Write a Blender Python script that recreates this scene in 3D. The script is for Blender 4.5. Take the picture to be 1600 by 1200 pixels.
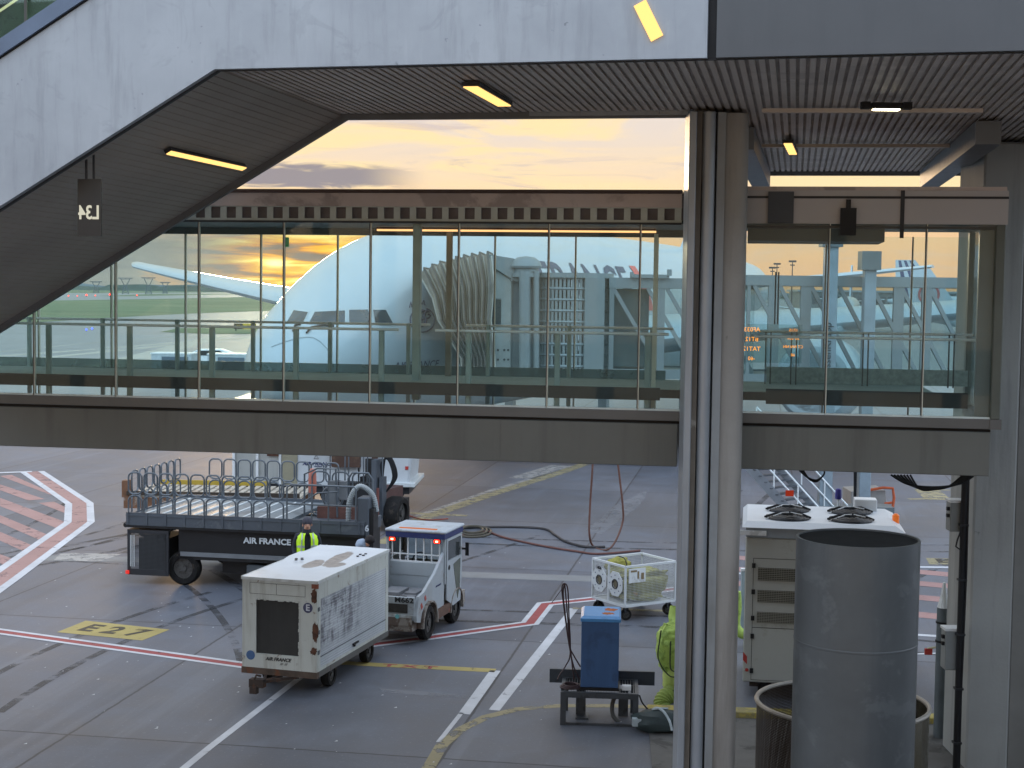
import bpy, bmesh, math, random
from mathutils import Vector, Matrix, noise as mnoise
random.seed(7)
sc = bpy.context.scene
for o in list(bpy.data.objects): bpy.data.objects.remove(o)
R = math.radians
# ------------------------------------------------------------------ camera
H, FPX, PITCH, ROLL = 7.0, 2350.0, R(3.52), R(0.75)
cam = bpy.data.cameras.new('camera'); camo = bpy.data.objects.new('camera', cam)
sc.collection.objects.link(camo); sc.camera = camo
CM = Matrix.Rotation(math.pi/2-PITCH, 3, 'X') @ Matrix.Rotation(ROLL, 3, 'Z')
camo.matrix_world = Matrix.Translation((0, 0, H)) @ CM.to_4x4()
cam.sensor_width = 36; cam.lens = FPX/1600*36; cam.clip_start = .05; cam.clip_end = 20000
# ------------------------------------------------------------------ view
sc.view_settings.view_transform = 'Standard'; sc.view_settings.look = 'None'
sc.view_settings.exposure = 0.16; sc.view_settings.gamma = 1.0
try: sc.view_settings.use_curve_mapping = False
except Exception: pass
sc.cycles.max_bounces = 8; sc.cycles.transparent_max_bounces = 24
sc.cycles.diffuse_bounces = 3; sc.cycles.glossy_bounces = 3
sc.cycles.use_denoising = True
sc.cycles.sample_clamp_indirect = 4.0
# ------------------------------------------------------------------ node helpers
def lin(c):
    if isinstance(c, str):
        c = tuple(int(c[i:i+2], 16)/255 for i in (0, 2, 4))
    return tuple(x/12.92 if x <= .04045 else ((x+.055)/1.055)**2.4 for x in c[:3])+(1,)
class NT:
    def __init__(s, nt): s.nt = nt
    def n(s, t, **k):
        nd = s.nt.nodes.new(t)
        for a, b in k.items(): setattr(nd, a, b)
        return nd
    def L(s, a, b): s.nt.links.new(a, b)
    def put(s, sock, v):
        if isinstance(v, bpy.types.NodeSocket): s.L(v, sock)
        elif v is not None: sock.default_value = v
    def m(s, op, a, b=None, c=None, clamp=False):
        nd = s.n('ShaderNodeMath', operation=op, use_clamp=clamp)
        for i, v in enumerate((a, b, c)):
            if v is not None: s.put(nd.inputs[i], v)
        return nd.outputs[0]
    def mix(s, f, a, b, mode='MIX'):
        nd = s.n('ShaderNodeMix', data_type='RGBA', blend_type=mode)
        s.put(nd.inputs[0], f); s.put(nd.inputs[6], a); s.put(nd.inputs[7], b)
        return nd.outputs[2]
    def ramp(s, f, stops, interp='LINEAR'):
        nd = s.n('ShaderNodeValToRGB'); cr = nd.color_ramp; cr.interpolation = interp
        while len(cr.elements) < len(stops): cr.elements.new(.5)
        for e, (p, c) in zip(cr.elements, stops):
            e.position = p; e.color = c if len(c) == 4 else tuple(c)+(1,)
        s.put(nd.inputs[0], f); return nd.outputs[0]
    def sstep(s, x, a, b):
        nd = s.n('ShaderNodeMapRange', interpolation_type='SMOOTHSTEP', clamp=True)
        s.put(nd.inputs[0], x); nd.inputs[1].default_value = a; nd.inputs[2].default_value = b
        return nd.outputs[0]
    def noise(s, vec, scale, detail=4, rough=.55, dist=0):
        nd = s.n('ShaderNodeTexNoise'); s.put(nd.inputs['Vector'], vec)
        nd.inputs['Scale'].default_value = scale; nd.inputs['Detail'].default_value = detail
        nd.inputs['Roughness'].default_value = rough; nd.inputs['Distortion'].default_value = dist
        return nd.outputs[0]
    def comb(s, x, y, z):
        nd = s.n('ShaderNodeCombineXYZ')
        for i, v in enumerate((x, y, z)): s.put(nd.inputs[i], v)
        return nd.outputs[0]
    def sep(s, v):
        nd = s.n('ShaderNodeSeparateXYZ'); s.put(nd.inputs[0], v); return nd.outputs
# ------------------------------------------------------------------ world (dusk sky, broken cloud)
SUN_AZ, SUN_EL = R(-8.8), R(2.0)
w = bpy.data.worlds.new('World'); sc.world = w; w.use_nodes = True
w.node_tree.nodes.clear(); q = NT(w.node_tree)
tc = q.n('ShaderNodeTexCoord').outputs['Generated']
sx, sy, sz = q.sep(tc)
deg = 57.2958
el = q.m('MULTIPLY', q.m('ARCSINE', sz), deg)
az = q.m('MULTIPLY', q.m('ARCTAN2', sx, sy), deg)
base = q.ramp(q.m('DIVIDE', q.m('ADD', el, 5), 95), [
    (0.0, (.55,.44,.36)), (.045, (.72,.52,.38)), (.055, (1.15,.52,.20)), (.075, (1.12,.63,.32)), (.095, (1.02,.76,.46)),
    (.115, (.84,.72,.62)), (.14, (.80,.73,.70)), (.20, (.80,.83,.92)), (.35, (.95,1.08,1.3)), (1.0, (.95,1.2,1.6))])
sky = q.n('ShaderNodeTexSky', sky_type='NISHITA', sun_disc=False, sun_elevation=SUN_EL, sun_rotation=SUN_AZ,
          air_density=1.2, dust_density=2.0)
# how far from the sunset side: cooler, bluer sky behind
back = q.sstep(q.m('ABSOLUTE', q.m('SUBTRACT', az, -8.8)), 25, 110)
cool = q.ramp(q.m('DIVIDE', q.m('ADD', el, 5), 95), [
    (0.0, (.75,.85,1.0)), (.08, (1.5,1.75,2.05)), (.3, (1.7,2.0,2.45)), (1.0, (1.05,1.3,1.75))])
base = q.mix(back, base, cool)
# stretched cirrus texture
cv = q.comb(q.m('MULTIPLY', az, .07), q.m('MULTIPLY', el, .45), 0)
ci = q.noise(cv, 1.6, 6, .6, .8)
front = q.m('SUBTRACT', 1.0, back)
base = q.mix(q.m('MULTIPLY', q.m('MULTIPLY', q.sstep(ci, .44, .60), front), q.sstep(el, 2.4, 4.2)), base, (1.04,.80,.44,1))
base = q.mix(q.m('MULTIPLY', q.m('MULTIPLY', q.sstep(ci, .46, .30), front), .35), base, (.74,.64,.58,1))
# upper clouds wisps, dull pink
ci2 = q.noise(q.comb(q.m('MULTIPLY', az, .12), q.m('MULTIPLY', el, .9), 3.0), 1.1, 7, .62, 1.2)
base = q.mix(q.m('MULTIPLY', q.m('MULTIPLY', q.sstep(ci2, .56, .70), front), .55), base, (.60,.50,.50,1))
# grey bank low on the left
gb_n = q.noise(q.comb(q.m('MULTIPLY', az, .16), q.m('MULTIPLY', el, 1.1), 7.0), 1.3, 6, .6, .6)
gm = q.m('MULTIPLY', q.sstep(q.m('ADD', el, q.m('MULTIPLY', gb_n, 1.2)), 3.4, 2.2), q.sstep(az, -4.5, -9.5))
base = q.mix(q.m('MULTIPLY', gm, .95), base, q.ramp(gb_n, [(.3, (.28,.26,.27)), (.5, (.40,.37,.34)), (.62, (.50,.44,.38)), (.75, (.85,.50,.30))]))
# glow of the hidden sun, cut in streaks by cloud
dx = q.m('DIVIDE', q.m('SUBTRACT', az, -7.4), 2.9); dy = q.m('DIVIDE', q.m('SUBTRACT', el, .85), 1.15)
gl = q.m('EXPONENT', q.m('MULTIPLY', q.m('ADD', q.m('POWER', q.m('ABSOLUTE', dx), 2.2), q.m('MULTIPLY', dy, dy)), -.9))
st = q.noise(q.comb(q.m('MULTIPLY', az, .22), q.m('MULTIPLY', el, 2.4), 1.0), 1.15, 5, .55, .5)
glc = q.ramp(st, [(.34, (.42,.26,.18)), (.41, (.75,.32,.10)), (.45, (1.5,.50,.02)), (.53, (1.8,.85,.03)), (.64, (2.4,1.5,.35))])
base = q.mix(q.m('MINIMUM', q.m('MULTIPLY', gl, 1.5), 1.0), base, glc)
dx = q.m('DIVIDE', q.m('SUBTRACT', az, -8.95), .42); dy = q.m('DIVIDE', q.m('SUBTRACT', el, .95), .16)
sp = q.m('EXPONENT', q.m('MULTIPLY', q.m('ADD', q.m('MULTIPLY', dx, dx), q.m('MULTIPLY', dy, dy)), -1.0))
base = q.mix(q.m('MULTIPLY', sp, .9), base, (3.0,2.2,.9,1))
# mauve cloud above the gangway roof on the left
cn = q.noise(q.comb(q.m('MULTIPLY', az, .35), q.m('MULTIPLY', el, 2.2), 5.0), 1.2, 5, .6, .8)
cm = q.m('MULTIPLY', q.m('MULTIPLY', q.sstep(q.m('ADD', el, q.m('MULTIPLY', cn, .9)), 4.2, 4.45), q.sstep(q.m('ADD', el, q.m('MULTIPLY', cn, -.9)), 4.25, 4.0)), q.sstep(az, -3.0, -6.0))
base = q.mix(q.m('MULTIPLY', cm, .9), base, (.26,.24,.29,1))
dim = q.m('SUBTRACT', 1.0, q.m('MULTIPLY', q.m('MULTIPLY', front, q.sstep(el, 16, 8)), .06))
base = q.mix(1.0, base, q.comb(dim, dim, dim), 'MULTIPLY')
bg = q.n('ShaderNodeBackground'); q.L(base, bg.inputs[0]); bg.inputs[1].default_value = 1.0
bg2 = q.n('ShaderNodeBackground'); q.L(q.mix(q.sstep(el, 4, 30), (0,0,0,1), sky.outputs[0]), bg2.inputs[0]); bg2.inputs[1].default_value = .05
ad = q.n('ShaderNodeAddShader'); q.L(bg.outputs[0], ad.inputs[0]); q.L(bg2.outputs[0], ad.inputs[1])
wo = q.n('ShaderNodeOutputWorld'); q.L(ad.outputs[0], wo.inputs[0])
# ------------------------------------------------------------------ sun
sl = bpy.data.lights.new('sun', 'SUN'); sl.energy = .9; sl.angle = R(6); sl.color = (1, .70, .42)
so = bpy.data.objects.new('sun', sl); sc.collection.objects.link(so)
so.rotation_euler = Vector((math.sin(SUN_AZ)*math.cos(SUN_EL), math.cos(SUN_AZ)*math.cos(SUN_EL), math.sin(SUN_EL))).to_track_quat('Z', 'Y').to_euler()

# ------------------------------------------------------------------ pixel geometry helpers (photograph pixels -> world)
def ray(px, py): return CM @ Vector(((px-800)/FPX, (600-py)/FPX, -1))
def G(px, py, z=0.0):
    d = ray(px, py); return Vector((0, 0, H))+d*((z-H)/d.z)
def D(px, py, Y):
    d = ray(px, py); return Vector((0, 0, H))+d*(Y/d.y)
def V(px, py, A, B):                       # hit the vertical plane through A and B
    n = Vector((B[1]-A[1], -(B[0]-A[0]), 0)); d = ray(px, py); o = Vector((0, 0, H))
    return o+d*((Vector((A[0], A[1], 0))-o).dot(n)/d.dot(n))
# ------------------------------------------------------------------ materials
MATS = {}
def mat(name, col, rough=.6, metal=0, var=.15, scale=2.0, dirt=None, streak=None, bump=0, emit=None, spec=.5, bscale=20, coat=0):
    if name in MATS: return MATS[name]
    m = bpy.data.materials.new(name); m.use_nodes = True; m.node_tree.nodes.clear(); t = NT(m.node_tree)
    oc = t.n('ShaderNodeTexCoord').outputs['Object']; c = lin(col)
    nz = t.noise(oc, scale, 5, .6)
    lo = tuple(x*(1-var) for x in c[:3])+(1,); hi = tuple(min(1, x*(1+var)) for x in c[:3])+(1,)
    cc = t.ramp(nz, [(.3, lo), (.7, hi)])
    x, y, z = t.sep(oc)
    if streak:                                 # vertical weather streaks
        sv = t.noise(t.comb(t.m('MULTIPLY', x, streak[1]), t.m('MULTIPLY', y, streak[1]), t.m('MULTIPLY', z, streak[1]*.09)), 1.0, 5, .65)
        cc = t.mix(t.m('MULTIPLY', t.sstep(sv, .48, .72), streak[2]), cc, lin(streak[0]))
    if dirt:                                   # patches: colour, scale, threshold, amount
        dn = t.noise(oc, dirt[1], 6, .65, .4)
        cc = t.mix(t.m('MULTIPLY', t.sstep(dn, dirt[2], dirt[2]+.08), dirt[3]), cc, lin(dirt[0]))
    b = t.n('ShaderNodeBsdfPrincipled'); t.L(cc, b.inputs['Base Color'])
    b.inputs['Metallic'].default_value = metal
    b.inputs['Specular IOR Level'].default_value = spec
    b.inputs['Coat Weight'].default_value = coat
    rn = t.noise(oc, scale*3, 3); t.L(t.m('ADD', rough-.08, t.m('MULTIPLY', rn, .16), clamp=True), b.inputs['Roughness'])
    if bump:
        bn = t.n('ShaderNodeBump'); bn.inputs['Strength'].default_value = bump; bn.inputs['Distance'].default_value = .02
        t.L(t.noise(oc, bscale, 5), bn.inputs['Height']); t.L(bn.outputs[0], b.inputs['Normal'])
    if emit:
        b.inputs['Emission Color'].default_value = lin(emit[0]); b.inputs['Emission Strength'].default_value = emit[1]
    o = t.n('ShaderNodeOutputMaterial'); t.L(b.outputs[0], o.inputs[0]); MATS[name] = m; return m
def glass(name, tint, k=1.0, rough=.02, haze=0.0, hcol=(.6,.66,.66)):
    if name in MATS: return MATS[name]
    m = bpy.data.materials.new(name); m.use_nodes = True; m.node_tree.nodes.clear(); t = NT(m.node_tree)
    tr = t.n('ShaderNodeBsdfTransparent'); tr.inputs[0].default_value = tuple(tint)+(1,)
    gl = t.n('ShaderNodeBsdfGlossy'); gl.inputs['Roughness'].default_value = rough
    fr = t.n('ShaderNodeFresnel'); fr.inputs[0].default_value = 1.45
    mx = t.n('ShaderNodeMixShader'); t.L(t.m('MULTIPLY', fr.outputs[0], k, clamp=True), mx.inputs[0]); t.L(tr.outputs[0], mx.inputs[1]); t.L(gl.outputs[0], mx.inputs[2])
    out = mx.outputs[0]
    if haze:                                   # diffuse film over the pane, carrying the reflected veil in its colour
        df = t.n('ShaderNodeBsdfDiffuse'); df.inputs[0].default_value = tuple(hcol)+(1,)
        oc = t.n('ShaderNodeTexCoord').outputs['Object']
        m2 = t.n('ShaderNodeMixShader'); t.L(t.m('MULTIPLY', t.noise(oc, .8, 5, .6), haze*2), m2.inputs[0])
        t.L(out, m2.inputs[1]); t.L(df.outputs[0], m2.inputs[2]); out = m2.outputs[0]
    o = t.n('ShaderNodeOutputMaterial'); t.L(out, o.inputs[0]); MATS[name] = m; return m
def emis(name, col, s):
    if name in MATS: return MATS[name]
    m = bpy.data.materials.new(name); m.use_nodes = True; m.node_tree.nodes.clear(); t = NT(m.node_tree)
    e = t.n('ShaderNodeEmission'); e.inputs[0].default_value = lin(col); e.inputs[1].default_value = s
    o = t.n('ShaderNodeOutputMaterial'); t.L(e.outputs[0], o.inputs[0]); MATS[name] = m; return m
def wiremesh(name, col, pitch=.03, fill=.35, axes='xz', rough=.5, metal=0):
    if name in MATS: return MATS[name]
    m = bpy.data.materials.new(name); m.use_nodes = True; m.node_tree.nodes.clear(); t = NT(m.node_tree)
    oc = t.n('ShaderNodeTexCoord').outputs['Object']; s = dict(zip('xyz', t.sep(oc)))
    h = t.m('MULTIPLY', t.m('ADD', s['x'], s['y']) if axes == 'xyz' else s[axes[0]], 1/pitch)
    v = t.m('MULTIPLY', s['z'], 1/pitch)
    a = t.m('LESS_THAN', t.m('FRACT', h), fill); b = t.m('LESS_THAN', t.m('FRACT', v), fill)
    f = t.m('MAXIMUM', a, b)
    tr = t.n('ShaderNodeBsdfTransparent'); p = t.n('ShaderNodeBsdfPrincipled')
    p.inputs['Base Color'].default_value = lin(col); p.inputs['Roughness'].default_value = rough; p.inputs['Metallic'].default_value = metal
    mx = t.n('ShaderNodeMixShader'); t.L(f, mx.inputs[0]); t.L(tr.outputs[0], mx.inputs[1]); t.L(p.outputs[0], mx.inputs[2])
    o = t.n('ShaderNodeOutputMaterial'); t.L(mx.outputs[0], o.inputs[0]); MATS[name] = m; return m
# ------------------------------------------------------------------ mesh builder
class MB:
    def __init__(s): s.v = []; s.f = []
    def add(s, vs, fs):
        k = len(s.v); s.v += [tuple(p) for p in vs]; s.f += [tuple(i+k for i in f) for f in fs]; return s
    def b(s, x0, y0, z0, x1, y1, z1):
        return s.add([(x0,y0,z0),(x1,y0,z0),(x1,y1,z0),(x0,y1,z0),(x0,y0,z1),(x1,y0,z1),(x1,y1,z1),(x0,y1,z1)],
                     [(0,3,2,1),(4,5,6,7),(0,1,5,4),(1,2,6,5),(2,3,7,6),(3,0,4,7)])
    def hexa(s, lo, hi):                       # two matching quads
        return s.add(list(lo)+list(hi), [(0,3,2,1),(4,5,6,7),(0,1,5,4),(1,2,6,5),(2,3,7,6),(3,0,4,7)])
    def bar(s, p, q_, w, h=None, up=(0,0,1)):  # box section bar between two points
        p = Vector(p); q_ = Vector(q_); h = h or w; d = (q_-p).normalized(); u = Vector(up)
        if abs(d.dot(u)) > .98: u = Vector((0,1,0))
        r = d.cross(u).normalized(); u = r.cross(d)
        c = [(-.5,-.5),(.5,-.5),(.5,.5),(-.5,.5)]
        return s.hexa([p+r*a*w+u*b*h for a, b in c], [q_+r*a*w+u*b*h for a, b in c])
    def cyl(s, p, q_, r0, r1=None, n=16, cap=True):
        p = Vector(p); q_ = Vector(q_); r1 = r0 if r1 is None else r1; d = (q_-p).normalized()
        a = d.orthogonal().normalized(); c = d.cross(a)
        vs = []
        for P, r in ((p, r0), (q_, r1)):
            vs += [P+(a*math.cos(2*math.pi*i/n)+c*math.sin(2*math.pi*i/n))*r for i in range(n)]
        fs = [(i, (i+1) % n, n+(i+1) % n, n+i) for i in range(n)]
        if cap: fs += [tuple(range(n))[::-1], tuple(range(n, 2*n))]
        return s.add(vs, fs)
    def tube(s, pts, r, n=8, closed=False):
        pts = [Vector(p) for p in pts]; m = len(pts); rings = []
        prev = None
        for i, p in enumerate(pts):
            if closed: d = (pts[(i+1) % m]-pts[i-1]).normalized()
            else: d = (pts[min(i+1, m-1)]-pts[max(i-1, 0)]).normalized()
            a = d.orthogonal().normalized() if prev is None else (prev-d*prev.dot(d)).normalized()
            prev = a; c = d.cross(a); rr = r[i] if isinstance(r, (list, tuple)) else r
            rings.append([p+(a*math.cos(2*math.pi*k/n)+c*math.sin(2*math.pi*k/n))*rr for k in range(n)])
        vs = [v for rg in rings for v in rg]; fs = []
        for i in range(m if closed else m-1):
            j = (i+1) % m
            fs += [(i*n+k, i*n+(k+1) % n, j*n+(k+1) % n, j*n+k) for k in range(n)]
        if not closed: fs += [tuple(range(n))[::-1], tuple(range((m-1)*n, m*n))]
        return s.add(vs, fs)
    def loft(s, rings, cap=True, closed=True):
        n = len(rings[0]); vs = [v for rg in rings for v in rg]; fs = []
        for i in range(len(rings)-1):
            for k in range(n if closed else n-1):
                fs.append((i*n+k, i*n+(k+1) % n, (i+1)*n+(k+1) % n, (i+1)*n+k))
        if cap and closed: fs += [tuple(range(n))[::-1], tuple(range((len(rings)-1)*n, len(rings)*n))]
        return s.add(vs, fs)
    def rev(s, prof, n=24, axis='z', c=(0,0,0)):   # prof: list of (radius, along)
        rings = []
        for r, h in prof:
            ring = []
            for i in range(n):
                a = 2*math.pi*i/n; x, y = r*math.cos(a), r*math.sin(a)
                p = {'z': (x, y, h), 'x': (h, x, y), 'y': (x, h, y)}[axis]
                ring.append((p[0]+c[0], p[1]+c[1], p[2]+c[2]))
            rings.append(ring)
        return s.loft(rings)
    def prism(s, pts, d):                      # polygon (3d pts) extruded by vector d
        n = len(pts); d = Vector(d); a = [Vector(p) for p in pts]
        return s.add(a+[p+d for p in a], [tuple(range(n))[::-1], tuple(range(n, 2*n))]+[(i, (i+1) % n, n+(i+1) % n, n+i) for i in range(n)])
    def blob(s, c, r, seed=0, amp=.2, n=14, m=10, freq=1.5, box=1.0):
        rings = []
        for j in range(m+1):
            th = math.pi*j/m; ring = []
            for i in range(n):
                ph = 2*math.pi*i/n
                d = Vector((math.sin(th)*math.cos(ph), math.sin(th)*math.sin(ph), math.cos(th)))
                e = Vector([math.copysign(abs(k)**box, k) for k in d])
                k = 1+amp*mnoise.noise(d*freq+Vector((seed*7.3, 1.7*seed, 0)))
                ring.append((c[0]+e.x*r[0]*k, c[1]+e.y*r[1]*k, c[2]+e.z*r[2]*k))
            rings.append(ring)
        return s.loft(rings)
    def build(s, name, m, parent=None, smooth=False, bevel=0, loc=None, rotz=0):
        me = bpy.data.meshes.new(name); me.from_pydata(s.v, [], s.f); me.validate()
        bm = bmesh.new(); bm.from_mesh(me); bmesh.ops.recalc_face_normals(bm, faces=bm.faces)
        if bevel: bmesh.ops.bevel(bm, geom=[e for e in bm.edges if len(e.link_faces) == 2 and e.calc_face_angle(0) > .5], offset=bevel, segments=1, affect='EDGES')
        bm.to_mesh(me); bm.free()
        if smooth:
            me.polygons.foreach_set('use_smooth', [True]*len(me.polygons))
            try: me.set_sharp_from_angle(angle=R(38))
            except Exception: pass
        for x in (m if isinstance(m, (list, tuple)) else [m]): me.materials.append(x)
        o = bpy.data.objects.new(name, me); sc.collection.objects.link(o)
        if parent is not None: o.parent = parent
        if loc is not None: o.location = loc
        o.rotation_euler.z = rotz
        return o
def thing(name, label, cat, loc=(0,0,0), rotz=0, group=None):
    o = bpy.data.objects.new(name, None); sc.collection.objects.link(o); o.empty_display_size = .3
    o.location = loc; o.rotation_euler = (0, 0, rotz); o['label'] = label; o['category'] = cat
    if group: o['group'] = group
    return o
def tag(o, label, cat, group=None):
    o['label'] = label; o['category'] = cat
    if group: o['group'] = group
    return o
def struct(o): o['kind'] = 'structure'; return o
def copy_tree(o, parent=None):
    c = o.copy(); sc.collection.objects.link(c)
    if parent is not None: c.parent = parent
    for ch in list(o.children): copy_tree(ch, c)
    return c
def loc_of(T):                                  # world point -> local point of an upright thing
    M = (Matrix.Translation(T.location) @ Matrix.Rotation(T.rotation_euler.z, 4, 'Z')).inverted()
    return lambda p: M @ Vector(p)
def text_mesh(s, size, ext=.004, bold=0, shear=0):
    c = bpy.data.curves.new('t', 'FONT'); c.body = s; c.size = size; c.extrude = ext; c.align_x = 'CENTER'; c.align_y = 'CENTER'
    c.offset = bold; c.shear = shear; c.resolution_u = 3
    o = bpy.data.objects.new('t', c); sc.collection.objects.link(o)
    dg = bpy.context.evaluated_depsgraph_get(); me = bpy.data.meshes.new_from_object(o.evaluated_get(dg))
    bpy.data.objects.remove(o); return me
def lettering(s, size, mt, parent, X, right, up, name='lettering', bold=.0, ext=.003, wide=1.0, shear=0):
    me = text_mesh(s, size, ext, bold, shear); r = Vector(right).normalized(); u = Vector(up).normalized(); n = r.cross(u)
    for v in me.vertices: v.co = r*v.co.x*wide+u*v.co.y+n*v.co.z
    me.materials.clear(); me.materials.append(mt)
    o = bpy.data.objects.new(name, me); sc.collection.objects.link(o); o.parent = parent; o.location = X; return o
def loop_pts(p, wv, hv, rad, n=4):              # rounded rectangle loop: corner p, width vector, height vector
    p = Vector(p); wv = Vector(wv); hv = Vector(hv); W = wv.length; Hh = hv.length; a = wv.normalized(); b = hv.normalized(); out = []
    for cx, cy, s0 in ((W-rad, Hh-rad, 0), (rad, Hh-rad, 90), (rad, rad, 180), (W-rad, rad, 270)):
        for i in range(n+1):
            t = R(s0+90*i/n); out.append(p+a*(cx+rad*math.cos(t))+b*(cy+rad*math.sin(t)))
    return out
def wheel(parent, c, r, wdt, ax=(1,0,0), name='wheel'):   # wheel > rim; axle direction ax, centre c
    a = Vector(ax).normalized(); c = Vector(c)
    t = MB(); prof = [(.62,-.5),(.9,-.5),(1,-.3),(1,.3),(.9,.5),(.62,.5)]
    e1 = a.orthogonal().normalized(); e2 = a.cross(e1); rings = []
    for pr, ph in prof+[prof[0]]:
        rings.append([(e1*math.cos(2*math.pi*i/28)+e2*math.sin(2*math.pi*i/28))*pr*r+a*ph*wdt for i in range(28)])
    t.loft(rings, cap=False)
    o = t.build(name, M_rub, parent, smooth=True, loc=c)
    k = MB().cyl(a*-.3*wdt, a*.3*wdt, r*.62, n=24)
    for i in range(6):
        pp = (e1*math.cos(i*math.pi/3)+e2*math.sin(i*math.pi/3))*r*.38
        k.cyl(pp-a*.36*wdt, pp+a*.36*wdt, r*.06, n=8)
    k.cyl(a*-.45*wdt, a*.45*wdt, r*.2, n=14)
    k.build('rim', M_rim, o, smooth=True)
    return o
# ------------------------------------------------------------------ shared materials
M_rub = mat('rubber', '1d1c1c', .85, var=.3, scale=9, dirt=('4a4238', 6, .55, .5), spec=.2)
M_rim = mat('rim_grey', '4b4a48', .6, .3, dirt=('2b2622', 12, .5, .6))
M_black = mat('black_paint', '16171a', .55, var=.3, spec=.35)
M_dark = mat('dark_steel', '2b2d31', .5, .3)
M_steel = mat('steel', 'd2d8d8', .35, .15, var=.08)
M_zinc = mat('grey_rail_paint', '555a60', .5, .3, dirt=('3a3b3e', 9, .5, .5))
M_white = mat('white_paint', 'd5d8d8', .45, var=.06, dirt=('8f8a80', 3, .56, .4), spec=.4)
M_rust = mat('rust', '573827', .85, var=.35, scale=9, dirt=('3b241a', 6, .5, .7), bump=.3)
M_red = mat('red_paint', 'a8332c', .6)
M_facade_glow = mat('facade_glass', '222b31', .2, var=.05, emit=('ffdcb4', .8))  # unseen facade glazing with a warm glow added to lift the soffit
M_navy = mat('navy_paint', '1f2c5c', .5)
M_textb = mat('black_letter_paint', '15171c', .6, var=.05)
M_textw = mat('white_letter_paint', 'c9ced2', .6, var=.1)
# ================================================================== GROUND
def ground_mat():
    m = bpy.data.materials.new('apron_concrete'); m.use_nodes = True; m.node_tree.nodes.clear(); t = NT(m.node_tree)
    oc = t.n('ShaderNodeTexCoord').outputs['Object']; x, y, z = t.sep(oc)
    s, c = math.sin(R(9.3)), math.cos(R(9.3))
    u = t.m('SUBTRACT', t.m('MULTIPLY', x, c), t.m('MULTIPLY', y, s)); v = t.m('ADD', t.m('MULTIPLY', x, s), t.m('MULTIPLY', y, c))
    gv = t.comb(u, v, 0)
    big = t.noise(gv, .09, 5, .6); mid = t.noise(gv, .7, 6, .65, .3); fine = t.noise(gv, 14, 4, .7)
    streak = t.noise(t.comb(t.m('MULTIPLY', u, 1.3), t.m('MULTIPLY', v, .07), 2), 1.0, 6, .6)      # wheel and sweep marks
    streak2 = t.noise(t.comb(t.m('MULTIPLY', u, .12), t.m('MULTIPLY', v, 1.1), 4), 1.0, 5, .6)
    col = t.ramp(mid, [(.25, lin('353b44')), (.5, lin('454c57')), (.75, lin('5a626e'))])
    col = t.mix(t.m('MULTIPLY', t.sstep(big, .42, .64), .55), col, lin('5f626b'))
    col = t.mix(t.m('MULTIPLY', t.sstep(streak, .52, .68), .38), col, lin('404147'))
    col = t.mix(t.m('MULTIPLY', t.sstep(streak, .46, .30), .30), col, lin('747b85'))
    col = t.mix(t.m('MULTIPLY', t.sstep(streak2, .55, .72), .28), col, lin('534e50'))
    col = t.mix(t.m('MULTIPLY', t.sstep(fine, .58, .74), .34), col, lin('a2a4a6'))
    col = t.mix(t.m('MULTIPLY', t.sstep(fine, .40, .27), .25), col, lin('4a4a4c'))
    # oil spots
    ol = t.noise(gv, .45, 3, .5, .6); col = t.mix(t.m('MULTIPLY', t.sstep(ol, .63, .72), .45), col, lin('3c3b3d'))
    # slab tone differs slab to slab
    su = t.m('FLOOR', t.m('DIVIDE', t.m('ADD', u, 10.5), 5.95)); sv = t.m('FLOOR', t.m('DIVIDE', t.m('SUBTRACT', v, 21.7), 7.75))
    wn = t.n('ShaderNodeTexWhiteNoise', noise_dimensions='2D'); t.L(t.comb(su, sv, 0), wn.inputs['Vector'])
    col = t.mix(.16, col, t.ramp(wn.outputs[0], [(0, (.07,.07,.08)), (1, (.30,.30,.31))]))
    col = t.mix(t.m('MULTIPLY', t.sstep(y, 62, 95), .30), col, lin('9fa7a6'))  # far apron made paler in colour, standing in for grazing sky sheen
    # joints
    wob = t.m('MULTIPLY', t.m('SUBTRACT', t.noise(gv, 2.5, 5, .7), .5), .06)
    def joint(a, off, per):
        f = t.m('FRACT', t.m('DIVIDE', t.m('ADD', t.m('SUBTRACT', a, off), wob), per))
        return t.m('MULTIPLY', t.m('MINIMUM', f, t.m('SUBTRACT', 1.0, f)), per)
    j = t.m('MINIMUM', joint(u, -10.5, 5.95), joint(v, 21.7, 7.75))
    col = t.mix(t.m('MULTIPLY', t.sstep(j, .035, .012), .85), col, lin('26262a'))
    b = t.n('ShaderNodeBsdfPrincipled'); t.L(col, b.inputs['Base Color'])
    t.L(t.m('ADD', .42, t.m('MULTIPLY', mid, .3)), b.inputs['Roughness']); b.inputs['Specular IOR Level'].default_value = .45
    bn = t.n('ShaderNodeBump'); bn.inputs['Strength'].default_value = .25; bn.inputs['Distance'].default_value = .01
    t.L(fine, bn.inputs['Height']); t.L(bn.outputs[0], b.inputs['Normal'])
    o = t.n('ShaderNodeOutputMaterial'); t.L(b.outputs[0], o.inputs[0]); return m
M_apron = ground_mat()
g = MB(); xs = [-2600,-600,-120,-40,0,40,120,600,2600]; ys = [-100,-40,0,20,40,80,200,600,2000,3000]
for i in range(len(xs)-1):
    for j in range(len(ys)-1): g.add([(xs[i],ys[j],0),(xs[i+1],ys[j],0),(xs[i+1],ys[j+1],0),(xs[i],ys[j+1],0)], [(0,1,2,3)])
struct(g.build('apron', M_apron))
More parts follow.
